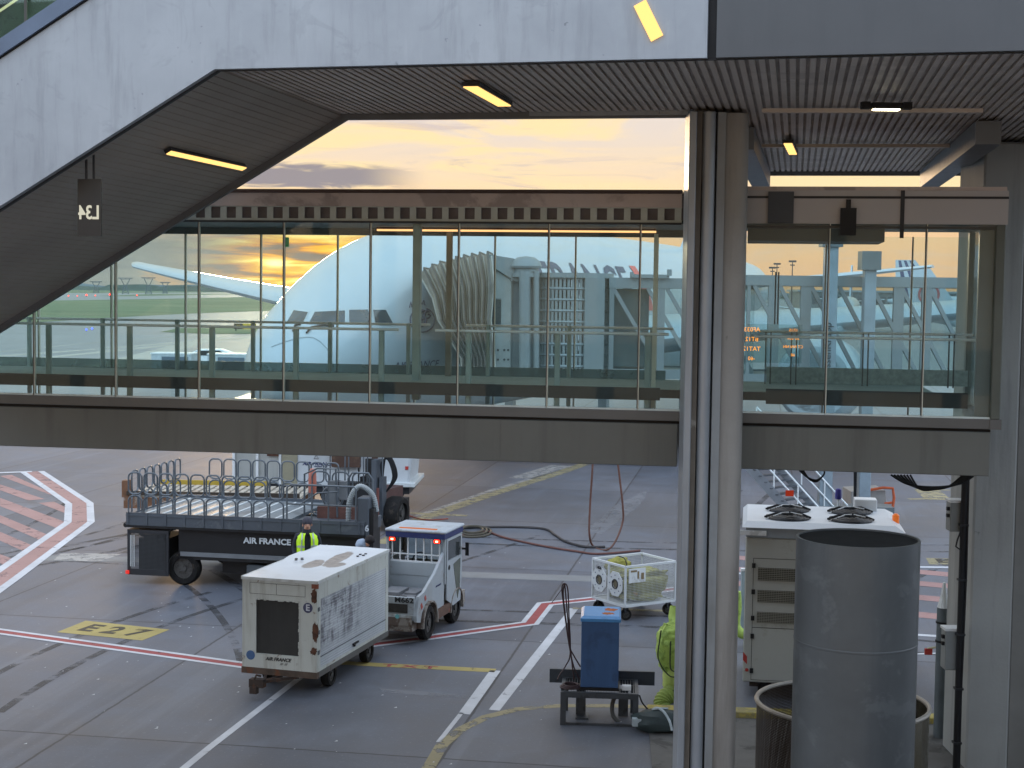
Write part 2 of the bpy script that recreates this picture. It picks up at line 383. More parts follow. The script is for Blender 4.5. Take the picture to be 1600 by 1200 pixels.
def paint(name, col, wear=.45, scale=3.0, amt=1.0):
    m = bpy.data.materials.new(name); m.use_nodes = True; m.node_tree.nodes.clear(); t = NT(m.node_tree)
    oc = t.n('ShaderNodeTexCoord').outputs['Object']
    nz = t.noise(oc, scale, 8, .72, .3); n2 = t.noise(oc, scale*.35, 4, .6)
    b = t.n('ShaderNodeBsdfPrincipled'); b.inputs['Roughness'].default_value = .6; c = lin(col)
    t.L(t.ramp(n2, [(.3, tuple(x*.75 for x in c[:3])), (.7, c)]), b.inputs['Base Color'])
    tr = t.n('ShaderNodeBsdfTransparent'); mx = t.n('ShaderNodeMixShader')
    t.L(t.m('MULTIPLY', t.sstep(nz, wear+.12, wear-.08) if False else t.sstep(nz, wear-.1, wear+.06), amt), mx.inputs[0])
    t.L(tr.outputs[0], mx.inputs[1]); t.L(b.outputs[0], mx.inputs[2])
    o = t.n('ShaderNodeOutputMaterial'); t.L(mx.outputs[0], o.inputs[0]); return m
P_white = paint('white_marking_paint', 'c9ccd0', .36, amt=.92)
P_whitef = paint('faded_white_marking_paint', 'b9b6b0', .46, amt=.7)
P_red = paint('red_marking_paint', 'a3484a', .38, amt=.85)
P_redf = paint('faded_red_marking_paint', 'ab8580', .40, 2.0, amt=.85)
P_yel = paint('yellow_marking_paint', 'b3a260', .36, amt=.85)
P_yelf = paint('faded_yellow_marking_paint', 'a79d78', .46, amt=.75)
P_blk = paint('black_marking_paint', '34322f', .42, amt=.8)
P_beige = paint('beige_slab', '8b8d8d', .30, amt=.75)
def ribbon(mb, pts, off, wd, z=.004):
    P = [Vector((p[0], p[1])) for p in pts]; n = len(P); L_, R_ = [], []
    for i, p in enumerate(P):
        d0 = (P[i]-P[i-1]).normalized() if i else (P[1]-P[0]).normalized()
        d1 = (P[i+1]-P[i]).normalized() if i < n-1 else d0
        n0 = Vector((-d0.y, d0.x)); n1 = Vector((-d1.y, d1.x)); mv = (n0+n1).normalized(); k = 1/max(.4, mv.dot(n0))
        L_.append(p+mv*k*(off+wd/2)); R_.append(p+mv*k*(off-wd/2))
    for i in range(n-1):
        mb.add([(R_[i].x,R_[i].y,z),(R_[i+1].x,R_[i+1].y,z),(L_[i+1].x,L_[i+1].y,z),(L_[i].x,L_[i].y,z)], [(0,1,2,3)])
    return mb
def gpx(*p): return [G(*q_) for q_ in p]
def flat(mb, pts, z=.004): mb.add([(p[0],p[1],z) for p in pts], [tuple(range(len(pts)))])
def mark(mb, name, m): return struct(mb.build(name, m))
# red line with white edges, left of the cart and right of the tug
RL = [gpx((-320,946),(-100,973),(376,1039),(505,1056)), gpx((560,1010),(672,996),(828,974),(852,944),(918,937),(1100,915))]
wm, rm = MB(), MB()
for i, pl in enumerate(RL):
    for s_ in (-1, 1): ribbon(wm, pl, s_*.15, .11, .006)
    ribbon(rm, pl, 0, .19, .004)
mark(wm, 'stand_boundary_line_white_edge', P_white); mark(rm, 'stand_boundary_line_red', P_red)
# hatched box far left
hb = gpx((-200,741),(0,739),(50,737),(124,787),(124,816),(0,906),(-120,990))
wm, rm, fm = MB(), MB(), MB()
ribbon(wm, hb[2:], .33, .22, .008); ribbon(wm, hb[2:], -.33, .22, .008); ribbon(rm, hb[2:], 0, .46, .006); ribbon(wm, hb[:3], 0, .3, .010)
for a, b_, c, d in (((0,744),(18,742),(94,776),(78,773)), ((0,757),(0,766),(44,782),(70,780)), ((0,778),(0,791),(90,826),(108,818)), ((60,786),(84,784),(112,797),(110,805)),
                    ((0,805),(0,817),(62,844),(80,838)), ((0,831),(0,845),(36,861),(54,854)), ((0,866),(0,880),(6,885),(24,875)),
                    ((-90,744),(-60,742),(0,766),(0,776)), ((-90,776),(-90,788),(0,817),(0,805)), ((-90,804),(-90,820),(0,845),(0,831))):
    flat(fm, gpx(a, b_, c, d), .004)
mark(wm, 'hatched_box_white_edge', P_white); mark(rm, 'hatched_box_red_edge', P_redf); mark(fm, 'hatched_box_stripe', P_redf)
# stand number on yellow
ym = MB(); flat(ym, gpx((89,988),(134,970),(265,984),(222,1001))); mark(ym, 'stand_number_panel', P_yel)
_a, _b = G(112,979), G(243,992.5); ux = (_b-_a).normalized(); uy = Vector((-ux.y, ux.x, 0))
T0 = bpy.data.objects.new('tmp', None)
def ground_text(s, size, p, ux, mt, name, wide=1.0, bold=.03, z=.008):
    uy = Vector((-ux.y, ux.x, 0)); me = text_mesh(s, size, 0, bold)
    for v in me.vertices: v.co = Vector((p[0], p[1], z))+ux*v.co.x*wide+uy*v.co.y
    me.materials.clear(); me.materials.append(mt)
    o = bpy.data.objects.new(name, me); sc.collection.objects.link(o); return struct(o)
uxn = Vector((ux.x, ux.y, 0)).normalized()
ground_text('E 2 7', .82, G(177,985.5), uxn, P_blk, 'stand_number', .86, .03)
flat_uyel = gpx((572,1038),(774,1048)); ym = ribbon(MB(), [(flat_uyel[0].x-2.2, flat_uyel[0].y+.36)]+flat_uyel, 0, .27); mark(ym, 'taxi_waiting_line', P_yel)
d_ = (flat_uyel[1]-flat_uyel[0]).normalized(); ground_text('T X T', .26, G(640,1042), Vector((d_.x,d_.y,0)), P_red, 'waiting_line_letters', 1.6, .01)
wm = MB(); ribbon(wm, gpx((250,1230),(288,1200),(330,1166),(456,1069),(500,1036)), 0, .13); ribbon(wm, gpx((772,1110),(897,951)), 0, .19)
ribbon(wm, gpx((725,1116),(774,1048)), 0, .2); ribbon(wm, gpx((689,1160),(725,1114)), .04, .08); mark(wm, 'white_guide_line', P_white)
ym = MB(); ribbon(ym, gpx((655,1225),(690,1165),(720,1140),(760,1120),(810,1108),(874,1103),(960,1103),(1030,1106)), 0, .2); mark(ym, 'yellow_edge_line', P_yelf)
ym = MB(); ribbon(ym, gpx((895,951),(1060,955)), 0, .2); mark(ym, 'trolley_bay_line', P_yelf)
ym = MB(); ribbon(ym, gpx((600,850),(650,814),(760,775),(880,737),(960,708)), 0, .5); ribbon(ym, gpx((640,802),(730,806)), 0, .34, .006); ribbon(ym, gpx((620,822),(700,822)), 0, .34, .006); mark(ym, 'lead_in_line', P_yelf)
wm = MB(); ribbon(wm, gpx((655,806),(770,766),(895,730)), .0, .3, .003); ribbon(wm, gpx((820,748),(885,728)), 0, 1.3, .003); mark(wm, 'worn_lead_in_line', P_whitef)
ym = MB(); ribbon(ym, gpx((60,872),(200,874),(727,898),(1060,909)), 0, .75, .003); mark(ym, 'drain_strip', P_beige)
wm = MB(); flat(wm, gpx((96,864),(190,866),(155,878),(84,875)), .006); mark(wm, 'pale_patch', P_whitef)
wm = MB(); flat(wm, gpx((960,790),(1012,766),(1000,790),(940,835),(915,830)), .003); flat(wm, gpx((590,1075),(740,1088),(720,1092),(600,1082)), .003); mark(wm, 'worn_patch', paint('worn_patch_paint', '8d9096', .44, 1.5, amt=.55))
# right hatch
wm, rm, ym = MB(), MB(), MB()
ribbon(wm, gpx((1130,897),(1430,886),(1620,888)), 0, .2)
for y in (893,911,933,960): ribbon(rm, gpx((1120,y-24),(1430,y),(1560,y+12)), 0, .62)
ribbon(ym, gpx((1420,780),(1500,778)), 0, .3); ribbon(ym, gpx((1430,765),(1490,766)), 0, .25); ribbon(ym, gpx((1448,765),(1466,781)), 0, .9, .006)
flat(ym, gpx((1447,872),(1540,874),(1540,884),(1452,882)))
ribbon(wm, gpx((1430,992),(1500,996)), 0, .18); ribbon(wm, gpx((1430,1022),(1500,1020)), 0, .1)
mark(wm, 'service_road_edge', P_white); mark(rm, 'service_road_hatch', P_redf); mark(ym, 'service_road_yellow_mark', P_yelf)
ground_text('E', .8, G(1474,877), Vector((1,-.1,0)).normalized(), P_blk, 'service_road_letter', 1.0, .03)
# rubber marks and small litter
tmk = MB(); rnd = random.Random(21)
for i in range(16):
    x0, y0 = rnd.uniform(-16, 9), rnd.uniform(22, 44); a = R(rnd.choice((80,78,84,-9,20,60,110))+rnd.uniform(-8,8)); cv = rnd.uniform(-.06,.06); pl = []
    for k in range(12): pl.append((x0, y0)); x0 += math.cos(a)*.9; y0 += math.sin(a)*.9; a += cv
    ribbon(tmk, pl, 0, rnd.uniform(.12,.22), .0025)
    if rnd.random() < .6: ribbon(tmk, pl, 1.1, .16, .0025)
mark(tmk, 'tyre_mark', paint('rubber_mark', '303236', .50, 1.2, amt=.55))
lt_ = MB()
for i in range(150):
    cx_, cy_ = rnd.gauss(-7, 3.5) if rnd.random() < .7 else rnd.uniform(-10, 4), rnd.uniform(21.5, 40); s__ = rnd.uniform(.008,.03)
    lt_.add([(cx_-s__,cy_-s__,.005),(cx_+s__,cy_-s__*.6,.005),(cx_+s__*.5,cy_+s__*1.5,.007)], [(0,1,2)])
lo__ = lt_.build('grit', mat('grit_pale', 'b9bbbc', .8)); lo__['kind'] = 'stuff'; lo__['label'] = 'pale grit and chips scattered over the apron'; lo__['category'] = 'grit'
# footway kerb by the pillars
kb = MB()
k0, k1, k2 = G(1030,1112), G(1200,1112), G(1545,1128)
kdir = Vector((k2.x-k0.x, k2.y-k0.y, 0)).normalized(); kn = Vector((kdir.y, -kdir.x, 0))
kb.prism([k0-kdir*.2, k2+kdir*1.5, k2+kdir*1.5+kn*.3, k0-kdir*.2+kn*.3], (0, 0, .12)); struct(kb.build('kerb', mat('kerb_yellow', 'a99a4e', .7, dirt=('6d6a5a', 3, .48, .6)), bevel=.012))
fw = MB(); fw.prism([k0-kdir*.2+kn*.3, k2+kdir*1.5+kn*.3, k2+kdir*1.5+kn*6, k0-kdir*.2+kn*6], (0, 0, .02)); struct(fw.build('footway', mat('footway_concrete', '5d5c59', .8, var=.2, scale=1.2, dirt=('33322f', .8, .5, .7), bump=.2)))
# ---- airfield beyond
P_grass = mat('grass', '5a6b50', .9, var=.25, scale=.02, dirt=('70755a', .01, .5, .5), spec=.1)
gm_ = MB()
flat(gm_, gpx((-700,505),(-400,490),(60,470),(250,467),(440,463),(640,460),(640,480),(440,485),(300,490),(160,497),(40,505),(-200,520)), .03)
flat(gm_, gpx((250,519),(280,513),(700,511),(700,522),(330,522)), .03)
flat(gm_, gpx((-900,437),(200,451.5),(900,460.5),(900,462),(440,457.2),(340,457.0),(150,458),(-400,456)), .03)
flat(gm_, gpx((150,462.5),(250,459),(440,458.8),(330,460.5),(200,463)), .03)
struct(gm_.build('grass', P_grass))
tw = MB()
for a in (((-200,585),(100,556),(420,524),(520,516)), ((-200,571),(160,545),(330,531),(430,528))): ribbon(tw, gpx(*a), 0, 1.6, .01)
ribbon(tw, gpx((-100,560),(120,538),(430,514)), 0, .5, .01)
flat(tw, gpx((60,590),(330,525),(360,525),(140,590)), .008)
struct(tw.build('taxiway_joint', paint('bright_taxiway', 'd6d2c4', .42, .05, amt=.5)))  # reflecting wheel paths, their bright sheen put into the paint colour
# ================================================================== TERMINAL BUILDING (the camera looks out from it)
TM = thing('terminal_building', 'grey terminal facade with tall glazing, facing the apron behind the viewpoint', 'building', (0, -1.2, 0), R(-9))
M_fac = mat('facade_grey', '6b6d6e', .7, var=.06, scale=.4)
MB().b(-70,-14,0,12,-.3,13).build('wall', M_fac, TM); MB().b(-70.3,-14.3,13,12.3,.0,13.6).build('roof', mat('facade_roof','54575a',.7), TM)  # unseen terminal wall, put here to block rear sky light
wq = MB()
for i in range(26): wq.b(-69+i*3.1, -.28, 1.0, -66.4+i*3.1, -.2, 4.4); wq.b(-69+i*3.1, -.28, 5.6, -66.4+i*3.1, -.2, 10.4)
wq.build('window_band', M_facade_glow, TM)  # glow added to unseen windows to brighten the near structure
MB().b(10.4,0,0,22,22,9.1).build('side_wing', M_fac, TM)  # unseen side wing, placed to darken the right of the pipe
# ================================================================== AIRFIELD THINGS
def ridge(name, dist, x0, x1, h0, h1, m, seed, step=14):
    mb = MB(); n = int((x1-x0)/step); top = []; 
    for i in range(n+1):
        x = x0+i*step; h = h0+(h1-h0)*(.5+.9*mnoise.noise(Vector((x*.012, seed, 0)))+.5*mnoise.noise(Vector((x*.06, seed, 3))))
        top.append((x, max(1.5, h)))
    for i in range(n):
        (xa, ha), (xb, hb_) = top[i], top[i+1]
        mb.add([(xa,dist,0),(xb,dist,0),(xb,dist+20,hb_),(xa,dist+20,ha),(xb,dist+60,hb_*.9),(xa,dist+60,ha*.9)], [(0,1,2,3),(3,2,4,5)])
    return mb.build(name, m)
M_wood = mat('far_foliage', '3d4a40', .95, var=.35, scale=.05, spec=.05)
o = ridge('far_wood', 2500, -1250, 500, 5, 13, M_wood, 2); o['kind'] = 'stuff'; tag(o, 'low dark line of far trees along the horizon', 'trees')
o = ridge('hills', 2900, -1800, 2200, 2, 19, mat('far_hill', '59656b', .95, spec=.05), 9, 60); struct(o)
def pylon(px, top, dist, wd, label):
    base = D(px, 447, dist); hgt = D(px, top, dist).z; T = thing('electricity_pylon', label, 'pylon', (base.x, base.y, 0), 0, 'pylons on the horizon')
    m_ = MB(); M_p = mat('pylon_steel', '5b6264', .6, .3); t = dist*.00045
    for s_ in (-1, 1):
        m_.bar((s_*wd*.28, 0, 0), (s_*wd*.10, 0, hgt*.55), t); m_.bar((s_*wd*.10, 0, hgt*.55), (s_*wd*.42, 0, hgt), t)
        for k in range(4):
            z0, z1 = hgt*.55*k/4, hgt*.55*(k+1)/4; f0, f1 = .28-.18*k/4, .28-.18*(k+1)/4
            m_.bar((-s_*wd*f0, 0, z0), (s_*wd*f1, 0, z1), t*.6)
    m_.build('mast', M_p, T)
    c = MB(); c.bar((-wd*.62, 0, hgt), (wd*.62, 0, hgt), t); c.bar((-wd*.35, 0, hgt*.93), (wd*.35, 0, hgt*.93), t*.7)
    for s_ in (-1, 0, 1): c.bar((s_*wd*.55, 0, hgt), (s_*wd*.55, 0, hgt*.93), t*.6)
    c.build('cross_arm', M_p, T)
for a in ((196,434.5,1400,11,'grid pylon with wide flat cross arm, second from left on the skyline'), (232,434,1400,10.5,'grid pylon standing closest below the far wing tip on the skyline'),
          (150,440,1500,10,'small grid pylon on the skyline just right of the sloping stair edge'), (258,441,1600,9,'small faint grid pylon under the far wing on the skyline')): pylon(*a)
def beacon(name, px, py, col, s_, r, label, grp):
    p = G(px, py); T = thing(name, label, 'light', (p.x, p.y, 0), 0, grp)
    MB().cyl((0,0,0), (0,0,r*1.2), r*.35, n=10).build('stand', M_dark, T)
    MB().rev([(r*.3,r*1.2),(r,r*1.5),(r,r*2.2),(r*.3,r*3)], 12).build('lamp', emis('lamp_'+col, col, s_), T, smooth=True)
for i, (px, rr) in enumerate(((107,.42),(121,.35),(135,.6),(149,.42),(172,.75),(214,.45))):
    beacon('runway_light', px, 464.2-i*.15, 'ff3a2a', 6, rr, ['red runway light furthest left of the far row','second red runway light from the left in the far row','third red runway light from the left, brighter than its neighbours','fourth red runway light from the left in the far row','largest red runway light, at the glass joint beside the stair slope','pale red runway light alone at the right end of the far row'][i], 'red lights on the far taxiway')
for i, px in enumerate((135, 144)): beacon('taxiway_light', px, 517.5-i*1.5, '3a4bff', 8, .13, ['blue taxiway edge light, the left one of the pair','blue taxiway edge light, the right one of the pair'][i], 'blue taxiway lights')
# runway direction sign
p = G(380, 517); T = thing('taxiway_sign', 'low black and yellow taxiway sign standing on the small grass patch', 'sign', (p.x, p.y, 0))
MB().b(-1.5,-.1,.3,-.05,.1,1.2).build('black_panel', M_black, T); MB().b(-.05,-.1,.3,2.1,.1,1.2).build('yellow_panel', mat('sign_yellow', 'c9a82a', .5), T)
for bb in ((-1.3,-.05,0,-1.1,.05,.3),(1.7,-.05,0,1.9,.05,.3)): MB().b(*bb).build('foot', M_dark, T)
lettering('M', .7, mat('sign_yellow', ''), T, (-.8,-.115,.75), (1,0,0), (0,0,1)); lettering('T4', .7, M_textb, T, (1.0,-.115,.75), (1,0,0), (0,0,1))
# container dollies on the apron beyond the gangway
def far_container(x0, x1, label):
    a = D(x0, 575, 113); b_ = D(x1, 575, 113); T = thing('cargo_container', label, 'container', (a.x, a.y, 0), R(-4), 'cargo containers out on the apron')
    Lx = b_.x-a.x
    MB().b(0,0,.5,Lx,2,1.95).build('body', mat('container_alu', 'aeb6ba', .5, .2), T, bevel=.03)
    MB().b(Lx*.27,-.03,.6,Lx*.94 if x0 < 300 else Lx*.95,-.004,1.78).build('curtain', mat('container_curtain', '4a5a68', .6), T)
    MB().b(-.04,-.04,1.95,Lx+.04,2.04,2.05).build('roof', M_white, T)
    d = MB().b(-.2,.1,.34,Lx+.2,1.9,.5); d.build('dolly_deck', M_dark, T)
    for xx in (.5, Lx-.5):
        for yy in (.15, 1.85): wheel(T, (xx, yy, .2), .2, .12, (0,1,0))
far_container(236, 299, 'silver cargo container on a dolly, the left one of two out beyond the gangway'); far_container(324, 386, 'silver cargo container on a dolly, the right one close to the aircraft nose')
p = G(238, 597); T = thing('parked_van', 'low white vehicle roof just showing left of the far cargo containers', 'van', (p.x-1.9, p.y+20, 0), R(4))
prof = [(0,.35),(0,1.0),(.3,1.25),(1.1,1.62),(3.0,1.66),(3.9,1.35),(4.4,1.0),(4.6,.9),(4.6,.35)]
MB().prism([(x_,0,z_) for x_, z_ in prof], (0,1.8,0)).build('body', M_white, T, bevel=.05, smooth=True)
MB().prism([(.75,-.01,1.1),(1.2,-.01,1.5),(2.9,-.01,1.54),(3.6,-.01,1.1)], (0,-.01,0)).build('window', M_black, T)
for xx in (.9, 3.7):
    for yy in (.05, 1.75): wheel(T, (xx, yy, .32), .32, .2, (0,1,0))
# ================================================================== WIDE-BODY AIRLINER (double deck), nose towards the stand
PS = .87; PT = R(69)
_n = D(419, 560, 51*PS)
AL = thing('airliner', 'huge white airliner parked nose-in close behind the glazed gangway', 'airliner', (-8.4*PS, 51*PS, 0), PT)
M_plane = mat('aircraft_white', 'a5b1b8', .36, var=.03, scale=.2, coat=.3)
M_grey = mat('aircraft_grey', '9aa3a8', .4, .2, var=.05, scale=.3)
ST = [(0,5.0,5.0,0.01),(.12,5.45,4.55,.45),(.35,5.85,4.25,.8),(.8,6.3,3.95,1.22),(1.4,6.72,3.72,1.65),(2.2,7.22,3.5,2.05),(3,7.68,3.34,2.36),(4,8.25,3.2,2.68),(5.2,8.85,3.05,2.96),(6.5,9.42,2.95,3.18),
      (8,9.95,2.88,3.36),(10,10.45,2.83,3.48),(12.5,10.8,2.8,3.56),(16,11.05,2.8,3.57),(20,11.2,2.8,3.57),(30,11.25,2.8,3.57),(45,11.25,2.8,3.57),(54,11.2,3.3,3.45),(62,11.05,4.6,3.1),(69,10.85,5.8,2.7),(74,10.6,6.4,2.3),(77,10.1,7.0,1.7),(78.4,9.5,7.7,1.0),(79,8.7,8.3,.3)]
def sec(t):
    for a, b_ in zip(ST, ST[1:]):
        if a[0] <= t <= b_[0]:
            k = (t-a[0])/(b_[0]-a[0])
            if t < 20:                       # Catmull smoothing on the nose
                i = ST.index(a); p0 = ST[max(i-1, 0)]; p3 = ST[min(i+2, len(ST)-1)]; out = []
                for c in (1, 2, 3):
                    m1 = (b_[c]-p0[c])/(b_[0]-p0[0]) if i else (b_[c]-a[c])/(b_[0]-a[0])
                    m2 = (p3[c]-a[c])/(p3[0]-a[0]); h = b_[0]-a[0]
                    out.append((2*k**3-3*k*k+1)*a[c]+(k**3-2*k*k+k)*h*m1+(-2*k**3+3*k*k)*b_[c]+(k**3-k*k)*h*m2)
                return out
            return [a[c]+(b_[c]-a[c])*k for c in (1, 2, 3)]
    return list(ST[-1][1:]) if t > 0 else list(ST[0][1:])
def fpt(t, ph, off=0):                          # ph 0 = starboard(+y), 90 top, 180 port
    top, bot, hw = sec(t); zc = (top+bot)/2; hh = (top-bot)/2
    if bot < 4 and top > 8: zc = bot+hh*.92     # slightly egg shaped
    up = top-zc; dn = zc-bot; s_, c_ = math.sin(ph), math.cos(ph)
    return Vector((t*PS, (hw+off)*c_*PS, (zc+((up+off) if s_ > 0 else (dn+off))*s_)*PS))
rings = []; tt = [0,.05,.12,.22,.35,.55,.8,1.1,1.4,1.8,2.2,2.6,3,3.5,4,4.6,5.2,5.8,6.5,7.2,8,9,10,11.2,12.5,14,16,18,20,25,30,38,45,48,52,55,58,61,63,66,68,70,72,74,75.5,77,77.8,78.4,78.8,79]
for t_ in tt: rings.append([fpt(t_, 2*math.pi*i/64) for i in range(64)])
MB().loft(rings).build('fuselage', M_plane, AL, smooth=True)
_Mi = (Matrix.Translation(AL.location) @ Matrix.Rotation(PT, 4, 'Z')).inverted(); _Mr = _Mi.to_3x3()
def inside(p, off=0):
    t_ = p.x/PS
    if t_ < 0 or t_ > 79: return False
    top, bot, hw = sec(t_); zc = (top+bot)/2; hh = (top-bot)/2
    if bot < 4 and top > 8: zc = bot+hh*.92
    z = p.z/PS; y = p.y/PS; k = (top-zc) if z > zc else (zc-bot)
    return (y/(hw+off))**2+((z-zc)/(k+off))**2 < 1
def hit(px, py, off=.02):                       # photograph pixel -> point on the fuselage skin
    o_ = _Mi @ Vector((0,0,H)); d = (_Mr @ ray(px, py)).normalized(); s_ = 30.0
    while s_ < 130 and not inside(o_+d*s_, off): s_ += .25
    lo, hi = s_-.25, s_
    for _ in range(24):
        m_ = (lo+hi)/2
        if inside(o_+d*m_, off): hi = m_
        else: lo = m_
    return o_+d*hi
def patch(mb, c, nu=8, nv=6, off=.02):          # c: four corner pixels, mapped onto the skin
    k = len(mb.v)
    for j in range(nv+1):
        for i in range(nu+1):
            a, b_ = i/nu, j/nv
            px = (c[0][0]*(1-a)+c[1][0]*a)*(1-b_)+(c[3][0]*(1-a)+c[2][0]*a)*b_
            py = (c[0][1]*(1-a)+c[1][1]*a)*(1-b_)+(c[3][1]*(1-a)+c[2][1]*a)*b_
            mb.v.append(tuple(hit(px, py, off)))
    for j in range(nv):
        for i in range(nu):
            q0 = k+j*(nu+1)+i; mb.f.append((q0, q0+1, q0+nu+2, q0+nu+1))
    return mb
M_wind = mat('cockpit_glass', '26343e', .08, var=.05, coat=.5)
M_frame = mat('cockpit_frame', 'a9b2b5', .4)
def grow(c, g): 
    mx = sum(p[0] for p in c)/4; my = sum(p[1] for p in c)/4
    return [(p[0]+(g if p[0] > mx else -g), p[1]+(g if p[1] > my else -g)) for p in c]
for c in (((459,484.5),(481,487.5),(474,502),(448,503)), ((492,487),(539,485),(539,504),(483,504)), ((545.5,484),(575,483.5),(580,504),(546,504)), ((583,484),(603,484),(615,507),(587,505))):
    fr = patch(MB(), grow(c, 2.6), off=.012).build('window_frame', M_frame, AL, smooth=True)
    patch(MB(), c, off=.03).build('cockpit_window', M_wind, fr, smooth=True)
# wipers and the radome seam
wp = MB()
for a in (((458,517),(461,508),(470,506)), ((479,520),(487,511),(505,508),(522,509))): wp.tube([hit(x_, y_, .05) for x_, y_ in a], .035, 5)
wp.build('wiper', M_dark, AL)
sm = MB(); sm.tube([hit(424+i*9.5, 542-16*math.sin(min(1, i/9)*2.1)+ (max(0, i-6)**2)*1.6, .012) for i in range(11)], .018, 4); sm.build('radome_seam', M_grey, AL)
# lettering on the port side (t along, z up)
def skin_text(s, size, t0, t1, zc_, mt, name, wide=None, shear=0, bold=0, cuts=3):
    me = text_mesh(s, size, 0, bold, shear); bm = bmesh.new(); bm.from_mesh(me)
    bmesh.ops.triangulate(bm, faces=bm.faces)
    bmesh.ops.subdivide_edges(bm, edges=[e for e in bm.edges if e.calc_length() > size*.15], cuts=cuts, use_grid_fill=True)
    xs_ = [v.co.x for v in bm.verts]; x0, x1 = min(xs_), max(xs_)
    for v in bm.verts:
        t_ = t0+(v.co.x-x0)/(x1-x0)*(t1-t0); z = zc_+v.co.y
        top, bot, hw = sec(t_); hh = (top-bot)/2; zc = (top+bot)/2
        if bot < 4 and top > 8: zc = bot+hh*.92
        k = (top-zc) if z > zc else (zc-bot); sn = max(-1, min(1, (z-zc)/k)); v.co = fpt(t_, math.pi-math.asin(sn), .03)
    bm.to_mesh(me); bm.free(); me.materials.clear(); me.materials.append(mt)
    o = bpy.data.objects.new(name, me); sc.collection.objects.link(o); o.parent = AL; return o
M_title = mat('title_navy', '2f3b54', .45, var=.03)
skin_text('AIRFRANCE', 3.0, 12.6, 32.3, 8.25, M_title, 'title_lettering', shear=-.05, bold=.02)
mk = MB()
for i in range(8):
    q_ = [];
    for (tt_, zz_) in ((33.4, 9.5-i*.3),(34.5, 9.5-i*.3),(34.5, 9.2-i*.3),(33.4, 9.2-i*.3)):
        tt_ += (9.5-zz_)*.55; top, bot, hw = sec(tt_); hh = (top-bot)/2; zc = bot+hh*.92; k = top-zc if zz_ > zc else zc-bot
        q_.append(fpt(tt_, math.pi-math.asin((zz_-zc)/k), .03))
    mk.add(q_, [(0,1,2,3)])
mk.build('red_accent', mat('accent_red', 'c8564e', .5), AL)
skin_text('AIRFRANCE', .36, 4.35, 7.3, 5.3, M_title, 'nose_lettering', bold=.005, cuts=1)
em = MB()                                       # line-drawn winged emblem in a ring
def epx(cx, cy, pts, r): em.tube([hit(cx+x_, cy+y_, .035) for x_, y_ in pts], r, 5)
rp = [(math.cos(R(a))*19, math.sin(R(a))*19) for a in range(-70, 250, 14)]; epx(660, 500, rp, .024)
for dx_ in (-4, 3): epx(660, 500, [(dx_+6,-14),(dx_+1,-13),(dx_-1,-6),(dx_+2,0),(dx_+1,7),(dx_-5,9)], .06)
epx(660, 500, [(-10,0),(-3,2),(3,-2),(10,-3),(13,-7),(9,-9)], .028)
for a in (((640,480),(642,472),(644,480)), ((655,478),(656,470),(659,475),(662,469),(664,477))): em.tube([hit(x_, y_, .035) for x_, y_ in a], .022, 4)
em.tube([hit(x_, y_, .035) for x_, y_ in ((629,570),(632,575),(629,579),(627,574),(630,570))], .05, 5)
em.build('emblem', M_title, AL)
# cabin windows on the port side, two decks
cw = MB()
for zz in (6.55, 9.55):
    t_ = 9.0
    while t_ < 60:
        if zz < 9 or 11 < t_ < 55:
            top, bot, hw = sec(t_); hh = (top-bot)/2; zc = bot+hh*.92 if top > 8 and bot < 4 else (top+bot)/2
            for sd in (0, 1):
                qd = []
                for (dt, dz) in ((-.13,-.2),(.13,-.2),(.13,.2),(-.13,.2)):
                    k = top-zc if zz+dz > zc else zc-bot; a = math.asin(max(-1, min(1, (zz+dz-zc)/k)))
                    qd.append(fpt(t_+dt, math.pi-a if sd else a, .02))
                if zz < 9: cw.add(qd, [(0,1,2,3)])
        t_ += 1.05
cw.build('cabin_windows', M_wind, AL)
an = MB()
for t_, l in ((25.5, 1.0), (28.8, 1.1), (36, 2.6)):
    p = fpt(t_, math.pi/2); an.rev([(.02,0),(.35,.05),(.3,.3),(.02,.38)], 12, 'z', (p.x, p.y, p.z-.03))
    an.b(p.x-l/2, p.y-.25, p.z, p.x+l/2, p.y+.25, p.z+.28)
an.build('antenna', M_grey, AL, bevel=.08)
